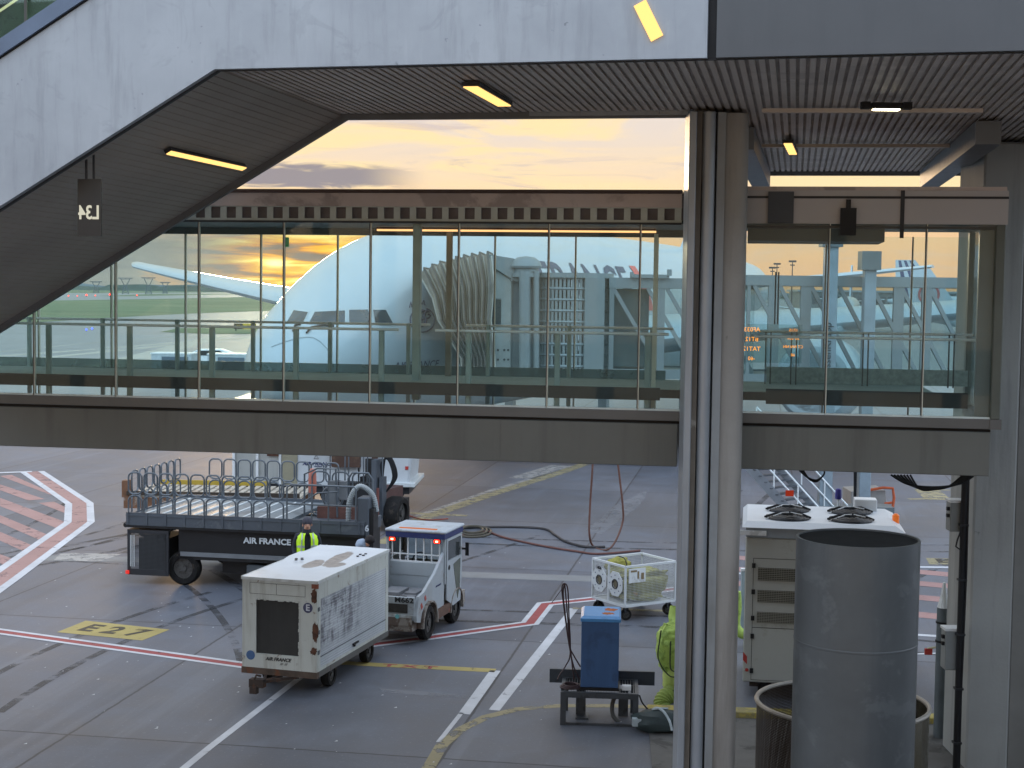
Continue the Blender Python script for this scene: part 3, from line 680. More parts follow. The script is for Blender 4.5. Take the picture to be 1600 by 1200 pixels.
# wings
def airfoil(t0, ch, y, z, th):
    out = []
    for u_, s_ in ((0,0),(.02,.35),(.08,.7),(.25,1),(.45,.92),(.7,.55),(1,.03)): out.append(Vector(((t0+u_*ch)*PS, y*PS, (z+s_*th*.62)*PS)))
    for u_, s_ in ((1,-.03),(.7,-.3),(.45,-.6),(.2,-.7),(.06,-.5),(.01,-.2)): out.append(Vector(((t0+u_*ch)*PS, y*PS, (z+s_*th*.5)*PS)))
    return out
for sd in (1, -1):
    S_ = [(2.5,21,19,5.0,2.4),(4.5,23,17.2,5.55,2.2),(9,26,13.8,6.1,1.7),(14.9,30,10.8,6.75,1.25),(25.7,37.6,7.4,7.85,.85),(34,43.6,5.2,8.75,.6),(38.5,47,3.8,9.25,.45),(39.7,48.6,2.6,9.45,.3),(39.95,49.8,1.2,9.5,.12)]
    MB().loft([airfoil(t_, ch, sd*l, z+(.25 if sd > 0 else 0)*min(1, l/20), th) for l, t_, ch, z, th in S_]).build('wing', M_plane, AL, smooth=True)
    for l, tf, wz in (((14.6 if sd < 0 else 9.8),23.2,6.5),):
        zc = wz-2.35; prof = [(1.35,0.0),(1.62,.05),(1.82,.35),(1.98,1.2),(2.02,2.2),(1.95,3.4),(1.65,5.0),(1.35,5.6),(1.2,5.5),(1.2,.6),(1.35,0.0)]
        en = MB().rev([(r*PS, h*PS) for r, h in prof], 40, 'x', (tf*PS, sd*l*PS, zc*PS)).build('engine', M_plane, AL, smooth=True)
        fd = MB().rev([(1.25*PS,.9*PS),(.3*PS,.7*PS),(.02,.3*PS)], 30, 'x', (tf*PS, sd*l*PS, zc*PS)); fd.build('fan', M_dark, en)
        MB().rev([(1.0*PS,5.4*PS),(.7*PS,6.6*PS),(.1,7.6*PS)], 20, 'x', (tf*PS, sd*l*PS, zc*PS)).build('exhaust', M_grey, en, smooth=True)
        py = MB(); y0 = sd*l*PS
        py.hexa([((tf+1.2)*PS,y0-.18,(zc+1.8)*PS),((tf+1.2)*PS,y0+.18,(zc+1.8)*PS),((tf+8.5)*PS,y0+.18,(wz-.2)*PS),((tf+8.5)*PS,y0-.18,(wz-.2)*PS)],
                [((tf+3.6)*PS,y0-.12,(wz-.1)*PS),((tf+3.6)*PS,y0+.12,(wz-.1)*PS),((tf+9)*PS,y0+.12,(wz+.2)*PS),((tf+9)*PS,y0-.12,(wz+.2)*PS)]); py.build('pylon', M_plane, en)
    MB().loft([airfoil(60+l*.62, 8.2-l*.36, sd*l, 8.3+l*.13, .7-l*.03) for l in (0,4,8,12,15.1)]).build('tailplane', M_plane, AL, smooth=True)
fin = []
for z, t0, ch, th in ((10.2,53.5,14.5,.9),(12,56,12.8,.8),(17,60.2,10.4,.65),(22,64.6,7.9,.5),(23.8,66.4,6.6,.35)):
    fin.append([Vector(((t0+u_*ch)*PS, s_*th*PS, z*PS)) for u_, s_ in ((0,0),(.1,.38),(.35,.5),(.7,.3),(1,.02),(.7,-.3),(.35,-.5),(.1,-.38))])
MB().loft(fin).build('tail_fin', M_plane, AL, smooth=True)
ge = MB(); ge.bar((5.5*PS,0,0.5),(5.5*PS,0,3.2*PS),.28)
for t_, y in ((30,2.6),(30,-2.6),(33.5,6.0),(33.5,-6.0)): ge.bar((t_*PS, y*PS, .7), (t_*PS, y*PS, 5.4*PS), .4)
gg = ge.build('landing_gear', M_grey, AL)
for t_, y in ((5.5,.35),(5.5,-.35)): wheel(gg, (t_*PS, y, .5), .5, .3, (0,1,0))
for t_, y in ((30,2.6),(30,-2.6),(33.5,6.0),(33.5,-6.0)):
    for dt in (-.8,.8):
        for dy in (-.6,.6): wheel(gg, ((t_+dt)*PS, y*PS+dy, .6), .6, .4, (0,1,0))
# ---- smaller airliners across the field
M_stripe = mat('fin_stripe_navy', '2c3a5e', .5)
def small_airliner(loc, rz, label, kind, s_=1.0):
    T = thing('airliner', label, 'airliner', loc, rz)
    prof = [(0,.05,3.2),(.6,.8,3.3),(1.8,1.4,3.6),(4,1.85,3.9),(7,1.98,4),(28,1.98,4),(32,1.6,4.35),(35,1.0,4.8),(37.5,.25,5.1)]
    rg = [[Vector((x_*s_, math.cos(2*math.pi*i/20)*r*s_, (z+math.sin(2*math.pi*i/20)*r)*s_)) for i in range(20)] for x_, r, z in prof]
    MB().loft(rg).build('fuselage', M_plane, T, smooth=True)
    f_ = [(28.5,5.6),(33.2,11.9),(36.4,11.9),(36.2,5.4)]
    fn = MB().prism([(x_*s_, -.15, z*s_) for x_, z in f_], (0,.3,0)).build('tail_fin', M_plane, T)
    if kind == 'stripes':
        for k in range(3):
            a = .18+.27*k; st_ = MB()
            for sgn in (-1, 1): st_.add([((28.5+7.6*a)*s_, sgn*.16, 5.7*s_), ((28.5+7.6*(a+.13))*s_, sgn*.16, 5.7*s_), ((33.2+3.2*(a+.13))*s_, sgn*.16, 11.8*s_), ((33.2+3.2*a)*s_, sgn*.16, 11.8*s_)], [(0,1,2,3)])
            st_.build('fin_stripe', M_stripe, fn)
    else:
        c = MB()
        for sgn in (-1, 1):
            c.tube([((33.3+1.6*math.cos(a_*.3))*s_, sgn*.2, (7.6+1.6*math.sin(a_*.3))*s_) for a_ in range(21)], .22*s_, 5, True)
            c.tube([((32.4)*s_, sgn*.2, 7.8*s_), (33.2*s_, sgn*.2, 8.5*s_), (34.0*s_, sgn*.2, 8.1*s_), (33.0*s_, sgn*.2, 6.8*s_)], .2*s_, 5)
        c.build('fin_ring_emblem', mat('emblem_red', 'a54a4c', .5), fn)
    for sd in (1, -1):
        MB().loft([[Vector((x_*s_, sd*y*s_, z*s_)) for x_, z in ((a, h), (a+.3*c_, h+.2), (a+c_, h), (a+.3*c_, h-.15))] for y, a, c_, h in ((1.2,11.5,6.5,2.9),(6,14,4,3.3),(16,19.5,1.6,4.3),(17.2,20.4,1,5.6 if kind != 'stripes' else 4.5))]).build('wing', M_plane, T, smooth=True)
        MB().rev([(.75*s_,0),(1.0*s_,.5*s_),(1.0*s_,2.2*s_),(.6*s_,3.6*s_)], 18, 'x', (11*s_, sd*5.7*s_, 2.0*s_)).build('engine', M_grey, T, smooth=True)
        MB().loft([[Vector((x_*s_, sd*y*s_, z*s_)) for x_, z in ((a, h), (a+c_*.3, h+.12), (a+c_, h), (a+c_*.3, h-.1))] for y, a, c_, h in ((.4,31.5,3.6,5),(6.2,34.6,1.4,5.5))]).build('tailplane', M_plane, T)
    MB().cyl((5*s_,0,.4),(5*s_,0,2.4*s_),.15).cyl((17*s_,-3*s_,.4),(17*s_,-2*s_,2.8*s_),.2).cyl((17*s_,3*s_,.4),(17*s_,2*s_,2.8*s_),.2).build('landing_gear', M_dark, T)
    return T
def by_fin(px, Y, rz, s_):
    p = D(px, 463, Y); return (p.x-34.5*s_*math.cos(rz), p.y-34.5*s_*math.sin(rz), 0)
def at_ground(px, Y): p = D(px, 463, Y); return (p.x, p.y, 0)
small_airliner(by_fin(1330, 330, R(75), 1.15), R(75), 'distant white airliner with navy striped fin, first of the tails above the bridge truss', 'stripes', 1.15)
small_airliner(by_fin(1416, 300, R(160), 1.2), R(160), 'distant white airliner with navy striped fin, beside the taller ringed tail', 'stripes', 1.2)
small_airliner(by_fin(1440, 250, R(158), .98), R(158), 'distant white airliner with red ring on its tall fin', 'ring', .98)
for i, (px, y0, Y, lb) in enumerate(((1206,418,420,'thin floodlight mast nearest the big fuselage end'),(1213,412,430,'thin short floodlight mast between two others on the right skyline'),(1237,408,400,'tallest thin floodlight mast on the right skyline'))):
    p = D(px, 463, Y); hz = D(px, y0, Y).z; T = thing('light_mast', lb, 'mast', (p.x, p.y, 0), 0, 'masts on the right skyline')
    MB().cyl((0,0,0),(0,0,hz),.22,.12,8).build('pole', M_dark, T); MB().b(-1,-.2,hz-.3,1,.2,hz+.2).b(-.6,-.2,hz-1.2,.6,.2,hz-.9).build('lamp_bar', M_dark, T)
def veh(px, py, L_, col, label, rz=0, h=1.7):
    p = G(px, py); T = thing('service_vehicle', label, 'vehicle', (p.x, p.y, 0), rz, 'service vehicles across the apron')
    MB().prism([(-L_/2,-.9,.4),(-L_/2,-.9,h),(L_*.15,-.9,h),(L_*.3,-.9,h*.62),(L_/2,-.9,h*.55),(L_/2,-.9,.4)], (0,1.8,0)).build('body', mat('veh_'+col, col, .5), T, bevel=.04)
    MB().prism([(-L_*.3,-.92,h*.62),(-L_*.3,-.92,h*.92),(L_*.12,-.92,h*.92),(L_*.22,-.92,h*.62)], (0,.01,0)).build('window', M_black, T)
    for xx in (-L_*.3, L_*.3):
        for yy in (-.85, .85): wheel(T, (xx, yy, .35), .35, .22, (0,1,0))
veh(1330, 477, 5, '8c7a6a', 'brown service vehicle alone on the open apron behind the bridge truss', .2)
for i, (px, py, c, L_) in enumerate(((1376,484,'c9c9c4',3.5),(1391,483,'b9bcb8',4),(1405,484,'cfd2d0',3),(1418,482,'a3a29a',4.4),(1456,478,'c4c0b6',5),(1474,481,'d0ccc0',4))):
    veh(px, py, L_, c, ['white van first from the left in the distant vehicle row','grey van second from the left in the distant vehicle row','small white van third in the distant vehicle row','dull grey truck fourth in the distant vehicle row','pale cream truck by the distant terminal','cream van furthest right in the distant vehicle row'][i], .1*i, 2.2)
bl = D(1530, 463, 620); T = thing('terminal_building', 'low long terminal building on the far right skyline', 'building', (D(1250,463,620).x, 620, 0), R(-2))
MB().b(0,0,0,150,30,8.5).build('wall', mat('far_wall', '6b6f70', .8), T); MB().b(-1,-1,8.5,151,31,9.3).build('roof', mat('far_roof', '868c8e', .7), T)
wq = MB()
for i in range(48): wq.b(2+i*3.08, -.06, 3.5, 4.2+i*3.08, -.01, 6.8)
wq.build('window_band', M_wind, T)
# ================================================================== PASSENGER BOARDING BRIDGE
JB = thing('boarding_bridge', 'grey boarding bridge with truss tunnel and folded canopy against the big airliner', 'boarding bridge', (3, 45, 0))
def J(px, py, Y): p = D(px, py, Y); return Vector((p.x-3, p.y-45, p.z))
M_jb = mat('bridge_grey', '767f81', .5, .2, var=.06, dirt=('6e7472', 2, .55, .4))
M_jbd = mat('bridge_dark_grey', '5d6669', .55, .2)
M_jbg = glass('bridge_glass', (.86,.90,.90), .4, haze=.012)
YF, YB = 43.5, 46.3
def tunnel(px0, px1, yt, yb, Yf, Yb, verts, diag, nm):
    a = J(px0, yt[0], Yf); b_ = J(px1, yt[1], Yf); zt = a.z; zb = J(px0, yb, Yf).z
    x0, x1 = a.x, b_.x; yf, yk = Yf-45, Yb-45
    f = MB()
    for y_ in (yf, yk):
        f.b(x0, y_-.08, zt-.30, x1, y_+.08, zt); f.b(x0, y_-.08, zb-.28, x1, y_+.08, zb)
        if y_ == yk: continue
        for px, wd in verts:
            p = J(px, 460, Yf).x; f.b(p-wd/2, y_-.06, zb, p+wd/2, y_+.06, zt-.3)
        for px in diag:
            p = J(px, 460, Yf).x; q_ = J(px+76, 460, Yf).x; f.bar((p, y_, zt-.3), (q_, y_, zb), .11, .11)
    o = f.build(nm, M_jb, JB)
    MB().b(x0, yf+.08, zt-.16, x1, yk-.08, zt-.05).build('roof', M_jb, o)
    MB().b(x0, yf+.08, zb-.2, x1, yk-.08, zb-.05).build('floor', M_jbd, o)
    for y_ in (yf, yk):
        MB().b(x0, y_-.012, zb, x1, y_+.012, zt-.3).build('glazing', M_jbg, o)
    return x0, x1, zt, zb
tunnel(1163, 1650, (429.5, 429.5), 584, YF, YB, [(1170,.10),(1209,.32),(1259,.30),(1404,.30),(1448,.28),(1509,.30),(1556,.3),(1600,.3)],
       [1178,1218,1267,1311,1362,1408,1452,1512], 'tunnel_truss')
x0, x1, zt, zb = tunnel(952, 1180, (433.5, 433.5), 576, YF+.25, YB-.25, [(956,.14),(1032,.26),(1120,.25)], [958,1012,1042,1100], 'inner_tunnel_truss')
MB().b(x0+.15, -.9, zb+.05, x0+1.2, 1.0, zt-.32).build('inner_panel', M_jbd, JB)
pr = J(945, 470, 44.2)
MB().cyl(J(1046,431,43.5), J(1046,421,43.5), .07).cyl(J(987,433,43.5), J(987,425,43.5), .05).b(J(985,433,43.5).x,-1.5,zt,J(1046,430,43.5).x,-1.4,zt+.1).build('roof_rail', M_jb, JB)
# rotunda: ring of slotted shutters
rc = J(892, 500, 44.6); rr_ = 1.13; zt_, zb_ = J(892,433.5,42.9).z, J(892,590,43.5).z
ro = MB().cyl((rc.x,rc.y,zt_),(rc.x,rc.y,zt_+.14), rr_+.12, n=40).cyl((rc.x,rc.y,zb_-.2),(rc.x,rc.y,zb_), rr_+.1, n=40); ro = ro.build('rotunda_cap', M_jb, JB, smooth=True)
sl_ = MB(); n_ = 60
for i in range(n_):
    a = 2*math.pi*i/n_; p = Vector((rc.x+math.cos(a)*rr_, rc.y+math.sin(a)*rr_, 0)); sl_.bar(p+Vector((0,0,zb_)), p+Vector((0,0,zt_)), .075, .05, up=(math.cos(a), math.sin(a), 0))
rows = 9
for k in range(rows+1):
    z = zb_+(zt_-zb_)*k/rows; sl_.rev([(rr_+.02, z-.045),(rr_+.05, z),(rr_+.02, z+.045)], n_, 'z', (rc.x, rc.y, 0))
sl_.build('shutter', M_jb, JB)
MB().b(J(921,0,43.6).x, -1.6, zb_, J(952,0,43.6).x, .9, zt_).build('rotunda_side_panel', M_jb, JB)
for px, r in ((820,.17),(838,.09)): MB().cyl(J(px,424,43.6), J(px,592,43.6), r, n=20).build('round_post', M_jb, JB, smooth=True)
# cab
cab = MB(); xa, xb = J(768,0,44).x, J(806,0,44).x; zc0 = J(790,596,44).z
cab.prism([(xa,-1.0,zc0),(xb,-1.0,zc0),(xb,-1.0,J(806,438,44).z),(xa,-1.0,J(768,412,44).z)], (0,3.2,0)); cabo = cab.build('cab', mat('cab_grey','8f9796',.5,.1), JB, bevel=.03)
rf = MB(); rf.prism([J(760,397,44)+Vector((0,-.15,0)),J(803,404,44)+Vector((0,-.15,0)),J(832,426,44)+Vector((0,-.15,0)),J(848,434,44)+Vector((0,-.15,0)),J(806,440,44)+Vector((0,-.15,0)),J(762,412,44)+Vector((0,-.15,0))], (0,3.4,0)); rf.build('roof', M_jb, cabo)
wq = MB(); zz0, zz1 = J(790,508,44).z, J(790,468,44).z; wq.b(J(773,0,44).x,-1.03,zz0,J(789,0,44).x,-1.003,zz1); wq.build('window', M_wind, cabo, bevel=.0)
MB().b(J(773,0,44).x-.03,-1.02,zz0-.05,J(789,0,44).x+.04,-1.001,zz0-.01).b(J(773,0,44).x,-1.02,zz1+.01,J(789,0,44).x,-1.001,zz1+.04).build('window_trim', M_jb, cabo)
rv = MB()
for i in range(4):
    for j in range(2): p = J(772+i*8-(i%2)*2, 547+j*15, 43.95); rv.cyl((p.x,-1.02,p.z),(p.x,-1.0,p.z),.035,n=8)
rv.build('rivet', M_dark, cabo)
dm = MB(); c = J(822, 419, 43.9); dm.rev([(.44,0),(.46,.06),(.40,.2),(.26,.31),(.02,.35)], 28, 'z', (c.x, c.y, c.z)); dm.rev([(.36,-.14),(.36,0)], 24, 'z', (c.x, c.y, c.z)); dm.rev([(.42,-.26),(.42,-.14)], 24, 'z', (c.x, c.y, c.z)); dm.build('roof_fan', M_jb, JB, smooth=True)
MB().b(J(806,0,44).x,-.9,zc0,J(848,0,44).x,1.4,J(806,436,44).z).build('service_shaft', M_jbd, JB)
# folded canopy
NF = 19; rings = []
for i in range(NF):
    k = i/(NF-1); Yf = 47.6-3.9*k; Yb = Yf+3.1; o_ = (.16 if i % 2 else -.08)
    xt = 656+112*k; yt = 428-30*math.sin(k*1.45)**.75 if k > 0 else 428; xb_ = 722+52*k; yb = 604
    tp = J(xt, yt, Yf-o_); mid = J(xt*.72+xb_*.28+2, yt+(yb-yt)*.22, Yf-o_*2); bt = J(xb_, yb, Yf-o_)
    tp2 = tp+Vector((.1,Yb-Yf,.0)); rings.append([bt, J(xb_-1, 560, Yf-o_*2), J((xt+xb_)/2-4, 500, Yf-o_*2.4), mid, tp+Vector((0,.12,o_*.6)), tp2+Vector((0,0,o_*.6)), bt+Vector((0,Yb-Yf,0))])
cno = MB().loft(rings, cap=False, closed=False).build('canopy', mat('canopy_fabric', '938b80', .8, var=.12, dirt=('726a62', 1.5, .52, .5)), JB)
cr = MB()
for rg in rings[::2]: cr.tube([v+Vector((0,-.05,0)) for v in rg[:6]], .03, 5)
cr.build('canopy_rib', mat('canopy_rib', 'b9b6ad', .6), cno)
cr = MB()
for rg in rings[1::2]: cr.tube([v+Vector((0,-.03,0)) for v in rg[:6]], .035, 5)
cr.build('canopy_fold', mat('canopy_fold', '5f5b56', .8), cno)
# lift columns and feet
for px0, px1, top, w_ in ((1287,1307,372,'lift_column'),(1349,1367,408,'lift_column')):
    a, b_ = J(px0,450,42.9), J(px1,450,42.9); zt2 = J(px0, top, 42.9).z
    MB().b(a.x,a.y-.18,.6,b_.x,a.y+.18,zt2).build(w_, mat('column_grey', '7e8c94', .5, .2), JB, bevel=.02)
    MB().b(a.x-.12,a.y-.28,zt2-.25,b_.x+.1,a.y+.28,zt2+.28).build('column_head', M_jbd, JB)
MB().cyl(J(1338,700,43.6), J(1338,812,43.6), .08).build('hydraulic_pipe', M_black, JB)
bx = J(1328,700,43)
MB().b(bx.x-1.1,-2.5,.55,bx.x+1.2,-1.7,1.0).build('wheel_beam', M_jbd, JB)
for xx in (-.7,.8): wheel(JB, (bx.x+xx, -2.1, .5), .5, .35, (0,1,0))
lt = lettering('ThyssenKrupp', .30, M_textb, JB, J(1293, 552, 42.66), (0,0,1), (-1,0,0), bold=.003)
# service stair down to the apron
stt = MB(); tr_ = MB(); hr = MB()
for k, Y in enumerate((41.6, 42.7)):
    a, b_ = J(1135+k*46, 690, Y), J(1282+k*40, 868, Y); a.z = J(1135,690,Y).z; b_.z = .02
    stt.bar(a, b_, .07, .26)
    for o_ in (.55, 1.0): hr.tube([a+Vector((0,0,o_)), b_+Vector((0,0,o_))], .025, 6)
    for s_ in (0,.25,.5,.75,1): p = a.lerp(b_, s_); hr.tube([p, p+Vector((0,0,1.0))], .022, 6)
A0, B0 = J(1135,690,41.6), J(1282,868,41.6); A1, B1 = J(1181,690,42.7), J(1322,868,42.7); B0.z = B1.z = 0
for i in range(17):
    k = (i+.5)/17; p, q_ = A0.lerp(B0, k), A1.lerp(B1, k); tr_.bar(p, q_, .24, .03)
so_ = stt.build('stair_stringer', mat('galvanised', '8a9095', .4, .6), JB); tr_.build('tread', M_zinc, so_); hr.build('handrail', M_steel, so_)
MB().b(J(1233,770,41.5).x-.10, 41.45-45, J(1233,775,41.5).z, J(1233,770,41.5).x+.12, 41.5-45, J(1233,766,41.5).z).build('red_reflector', emis('red_reflector', 'd0452c', .4), so_)
# curved shield with orange rim
p = G(1330, 822); T = thing('equipment_shield', 'curved grey metal shield with an orange rim behind the white ground power cabinet', 'shield', (p.x, p.y, 0))
def S(px, py, Y): v = D(px, py, Y); return Vector((v.x-p.x, v.y-p.y, v.z))
Y0 = p.y; arc = [(1362,762),(1392,762),(1396,775),(1396,790),(1388,806),(1374,818),(1330,822),(1330,766)]
MB().prism([S(a, b_, Y0-.5) for a, b_ in [(1330,768),(1384,766),(1386,790),(1378,808),(1364,820),(1330,824)]], (0,1.2,0)).build('panel', mat('shield_grey', '8e8c88', .6, .1), T, bevel=.02)
MB().tube([S(a, b_, Y0-.62) for a, b_ in [(1345,768),(1380,762),(1395,763),(1397,778),(1395,792),(1388,808),(1372,822)]], .045, 6).tube([S(1382,787,Y0-.6), S(1396,785,Y0-.6)], .04, 6).build('rim', mat('rim_orange', 'b5532c', .6), T)
# ================================================================== GLAZED GANGWAY
WK = thing('glazed_gangway', 'long glass-walled gangway crossing the view above grey floor beams', 'gangway', (1.677, 20, 0), R(-9))
_wi = (Matrix.Translation(WK.location) @ Matrix.Rotation(R(-9), 4, 'Z')).inverted(); _wr = _wi.to_3x3()
def W(px, py, w_):
    o_ = _wi @ Vector((0,0,H)); d = _wr @ ray(px, py); return o_+d*((w_-o_.y)/d.y)
WW = 2.45; MOD = 1.2246; U0, U1 = -13.3, 4.55; ZR = 8.36
M_beam = mat('beam_paint', '676a66', .45, .15, var=.08, scale=.6, streak=('4a4a48', 2.2, .5))
M_sill = mat('sill_paint', '636565', .4, .3, var=.06)
M_fl = mat('gangway_floor', '8b9a95', .8, var=.1, spec=.1)
M_edge = mat('slab_edge', '181514', .8, var=.2, spec=.15)
M_gl = glass('gangway_glass', (.93,.985,.98), .45, haze=.03, hcol=(.62,.86,.88))  # pale cyan film stands in for reflections veiling the glass
M_roof = mat('gangway_roof', 'b8ada9', .5, .2, var=.06, dirt=('55504f', .8, .5, .4))
M_roofd = mat('gangway_roof_dark', '35383a', .5, .2)
M_perf = mat('perforated_beam', 'b0b9b3', .5, .2, var=.08)
M_mull = mat('mullion', 'd2d3c4', .4, .1, var=.05)
M_mulld = mat('mullion_dark', '4a4945', .5, .3)
uL, uR = W(1060,600,0).x, W(1143,600,0).x
for a, b_ in ((U0, uL), (uR, U1)):
    MB().b(a, 0, 4.70, b_, .22, 5.27).build('floor_beam', M_beam, WK, bevel=.008)
    jn = MB(); u = math.ceil(a/2.449)*2.449+.6
    while u < b_-.1: jn.b(u-.004, -.003, 4.72, u+.004, 0, 5.26); u += 2.449
    if jn.v: jn.build('beam_joint', M_sill, WK)
MB().b(U0, .04, 5.27, U1, .2, 5.31).build('shadow_gap', M_black, WK)
MB().b(U0, -.03, 5.31, U1, .14, 5.44).build('sill', M_sill, WK, bevel=.005)
MB().b(U0, WW-.1, 4.72, U1, WW+.08, 5.2).build('far_beam', M_beam, WK)
MB().b(U0, -.02, 5.442, U1, .02, 5.465).build('glazing_bead', mat('glazing_bead', 'cfdad6', .35), WK)  # pale strip painting the light reflected by the sill top
MB().b(U0, .16, 5.60, 3.9, WW-.05, 5.71).build('floor_slab', M_edge, WK)
MB().b(U0, .17, 5.712, 3.9, WW-.06, 5.722).build('floor_covering', M_fl, WK)
MB().b(U0, .12, 5.57, uL-.25, .16, 5.735).build('floor_edge_trim', M_edge, WK)
M_skirt = glass('frosted_skirt', (.45,.52,.50), .8, .3, haze=.30, hcol=(.30,.36,.34))
MB().b(U0, WW-.14, 5.72, uL-.3, WW-.12, 5.86).build('skirt', M_skirt, WK)
MB().b(W(1197,600,2.3).x, WW-.14, 5.72, W(1512,600,2.3).x, WW-.12, 5.95).build('skirt', mat('speckled_skirt', '94a19b', .7, var=.25, scale=14, dirt=('8c9891', 22, .55, .4)), WK)
MB().b(W(1197,600,.16).x, .1, 5.56, W(1512,600,.16).x, .16, 5.76).build('floor_edge_trim', M_edge, WK)
cb = MB()
u = U0+.4
while u < U1-.3: cb.b(u-.05, .3, 4.8, u+.05, WW-.1, 5.0); u += 2.449
cb.build('cross_beam', M_beam, WK)
k = math.ceil(U0/MOD)
nm = MB; us = [i*MOD for i in range(k, 4)]
pts = [U0]+us+[U1]
for a, b_ in zip(pts, pts[1:]):
    if b_-a < .2: continue
    MB().b(a+.012, -.008, 5.44, b_-.012, .008, 7.93).build('glass_pane', M_gl, WK)
    MB().b(a+.012+.07, WW-.008, 5.2, b_-.012+.07, WW+.008, 7.86).build('glass_pane', M_gl, WK)
for u in us:
    mu = MB().b(u-.013, -.02, 5.44, u+.002, .03, 7.93); mu.build('mullion', M_mulld, WK)
    MB().b(u+.002, -.02, 5.44, u+.013, .03, 7.93).build('mullion_seal', M_mull, WK)
    v = u+.08; MB().b(v-.012, WW-.03, 5.2, v+.001, WW+.02, 7.86).build('mullion', M_mulld, WK); MB().b(v+.001, WW-.03, 5.2, v+.012, WW+.02, 7.86).build('mullion_seal', M_mull, WK)
M_post = mat('baluster', '8fa19d', .5, .2)
for i, u in enumerate(us):
    if u > uL-.5 and u < uR: continue
    if u < uL:
        MB().b(u+.07, .20, 5.44, u+.145, .26, 6.44).build('baluster', M_post, WK, bevel=.01)
        MB().b(u+.0, WW-.26, 5.3, u+.06, WW-.2, 6.5).build('baluster', M_post, WK, bevel=.008)
for px in (1196,1236,1348,1482): 
    for dx_ in (0, 8): u = W(px+dx_, 560, 1.9).x; MB().b(u-.009, 1.86, 5.72, u+.009, 1.90, 6.47).build('baluster', M_mulld, WK)
for (pa, pb, w_, z) in ((-320,623,.16,6.455),(680,1045,.16,6.455),(-320,672,WW-.2,6.48),(728,1052,WW-.2,6.48),(1179,1552,.5,6.44),(1186,1520,2.0,6.47)):
    a, b_ = W(pa, 520, w_).x, W(pb, 520, w_).x; MB().tube([(max(a,U0),w_,z),(b_,w_,z)], .019, 10).build('handrail', M_steel, WK, smooth=True)
MB().b(W(645,500,.9).x, .85, 5.44, W(657,500,.9).x, .97, 7.93).build('column', M_post, WK, bevel=.01)
MB().b(W(697,500,2.1).x, 2.05, 5.2, W(706,500,2.1).x, 2.13, 7.9).build('column', mat('column_beige', '7d7a6c', .5, .2), WK, bevel=.01)
MB().b(W(1020,500,.5).x, .45, 5.44, W(1026,500,.5).x, .5, 7.8).build('column', M_mull, WK)
# roof with perforated fascia
zf0, zf1, zf2, zf3 = 7.93, 8.13, 8.31, ZR
MB().b(U0, -.06, zf3-.05, uL, WW+.2, zf3+.0).build('roof_cap', mat('roof_cap_brown', '3f2f2a', .6, .1), WK)
MB().b(U0, -.02, zf1, uL, .14, zf3-.05).build('roof_fascia', M_roof, WK)
pf = MB(); pitch = .2235; hw_ = .068
pf.b(U0, 0, zf0, uL, .02, zf0+.035); pf.b(U0, 0, zf1-.012, uL, .02, zf1)
u = W(337,338,0).x; 
while u > U0+.3: u -= pitch
while u < uL-.05:
    pf.b(u+hw_, 0, zf0+.035, min(u+pitch-hw_, uL), .02, zf1-.012); u += pitch
pf.build('perforated_fascia', M_perf, WK)
MB().b(U0, .12, 7.97, U1, .16, 8.3).build('inner_beam', mat('inner_beam', '7c7576', .6), WK)
MB().b(U0, .02, 8.29, U1, WW+.1, 8.31).build('roof_deck', M_roofd, WK)
MB().b(U0, .34, 7.93, U1, WW-.05, 7.96).build('ceiling', mat('gangway_ceiling', '3f4a4c', .5, .2), WK)
MB().b(U0, -.03, 7.905, uL, .03, zf0+.002).build('head_rail', M_roofd, WK)
MB().b(U0, WW-.06, 7.83, uL, WW+.1, 8.2).build('far_head', M_roofd, WK)
MB().b(W(590,364,1.9).x, 1.85, 7.875, W(1025,364,1.9).x, 1.95, 7.90).build('lamp_strip', emis('gangway_lamp', 'ffb878', 1.6), WK)  # added glowing strip, standing in for a warm sun reflection along the ceiling
MB().b(W(590,364,1.9).x, 1.83, 7.902, W(1025,364,1.9).x, 1.97, 7.93).build('lamp_housing', mat('lamp_housing_red', '6a3328', .6), WK)  # red-brown backing added above the glow strip
es = MB(); a = W(443,371,.1); es.b(a.x, .06, a.z-.13, a.x+.085, .085, a.z); eo = es.build('exit_sign', mat('exit_green', '1f5a34', .5, emit=('2f8a4c', .25)), WK)
MB().b(a.x+.012,.055,a.z-.10,a.x+.026,.06,a.z-.03).b(a.x+.035,.055,a.z-.10,a.x+.05,.06,a.z-.03).b(a.x+.06,.055,a.z-.10,a.x+.07,.06,a.z-.03).build('exit_symbol', mat('exit_symbol', 'b8c8a0', .5), eo)
# roof of the right-hand bay
M_lil = mat('right_fascia', 'aaa8a9', .45, .2, var=.05, scale=.5)
MB().b(uR-.15, -.04, 7.93, U1+.12, .05, ZR).build('roof_fascia', M_lil, WK)
MB().b(uR-.15, -.055, ZR-.105, U1+.12, -.04, ZR-.075).build('fascia_groove', M_dark, WK)
a = W(1410,330,0).x; MB().b(a-.03,-.06,7.75,a+.02,-.04,ZR).build('fascia_joint', M_dark, WK)
MB().b(uR-.15, -.02, ZR+.002, U1+.1, WW+.1, ZR+.05).build('roof_cap', M_roof, WK)
a, b_ = W(1168,380,.7), W(1380,380,.7); MB().b(a.x,.5,7.72,b_.x,1.6,7.93).build('ceiling_duct', mat('duct_dark', '4a4642', .6, .1), WK)
a, b_ = W(1200,320,0), W(1240,320,0); MB().b(a.x,-.09,7.93,b_.x,-.056,ZR-.02).build('fascia_box', mat('fascia_box_dark', '3c4249', .5), WK)
a, b_ = W(1312,350,0), W(1337,350,0); MB().b(a.x,-.12,7.78,b_.x,-.056,8.13).b(a.x+.07,-.11,8.13,a.x+.13,-.056,8.24).build('cctv_box', M_black, WK)
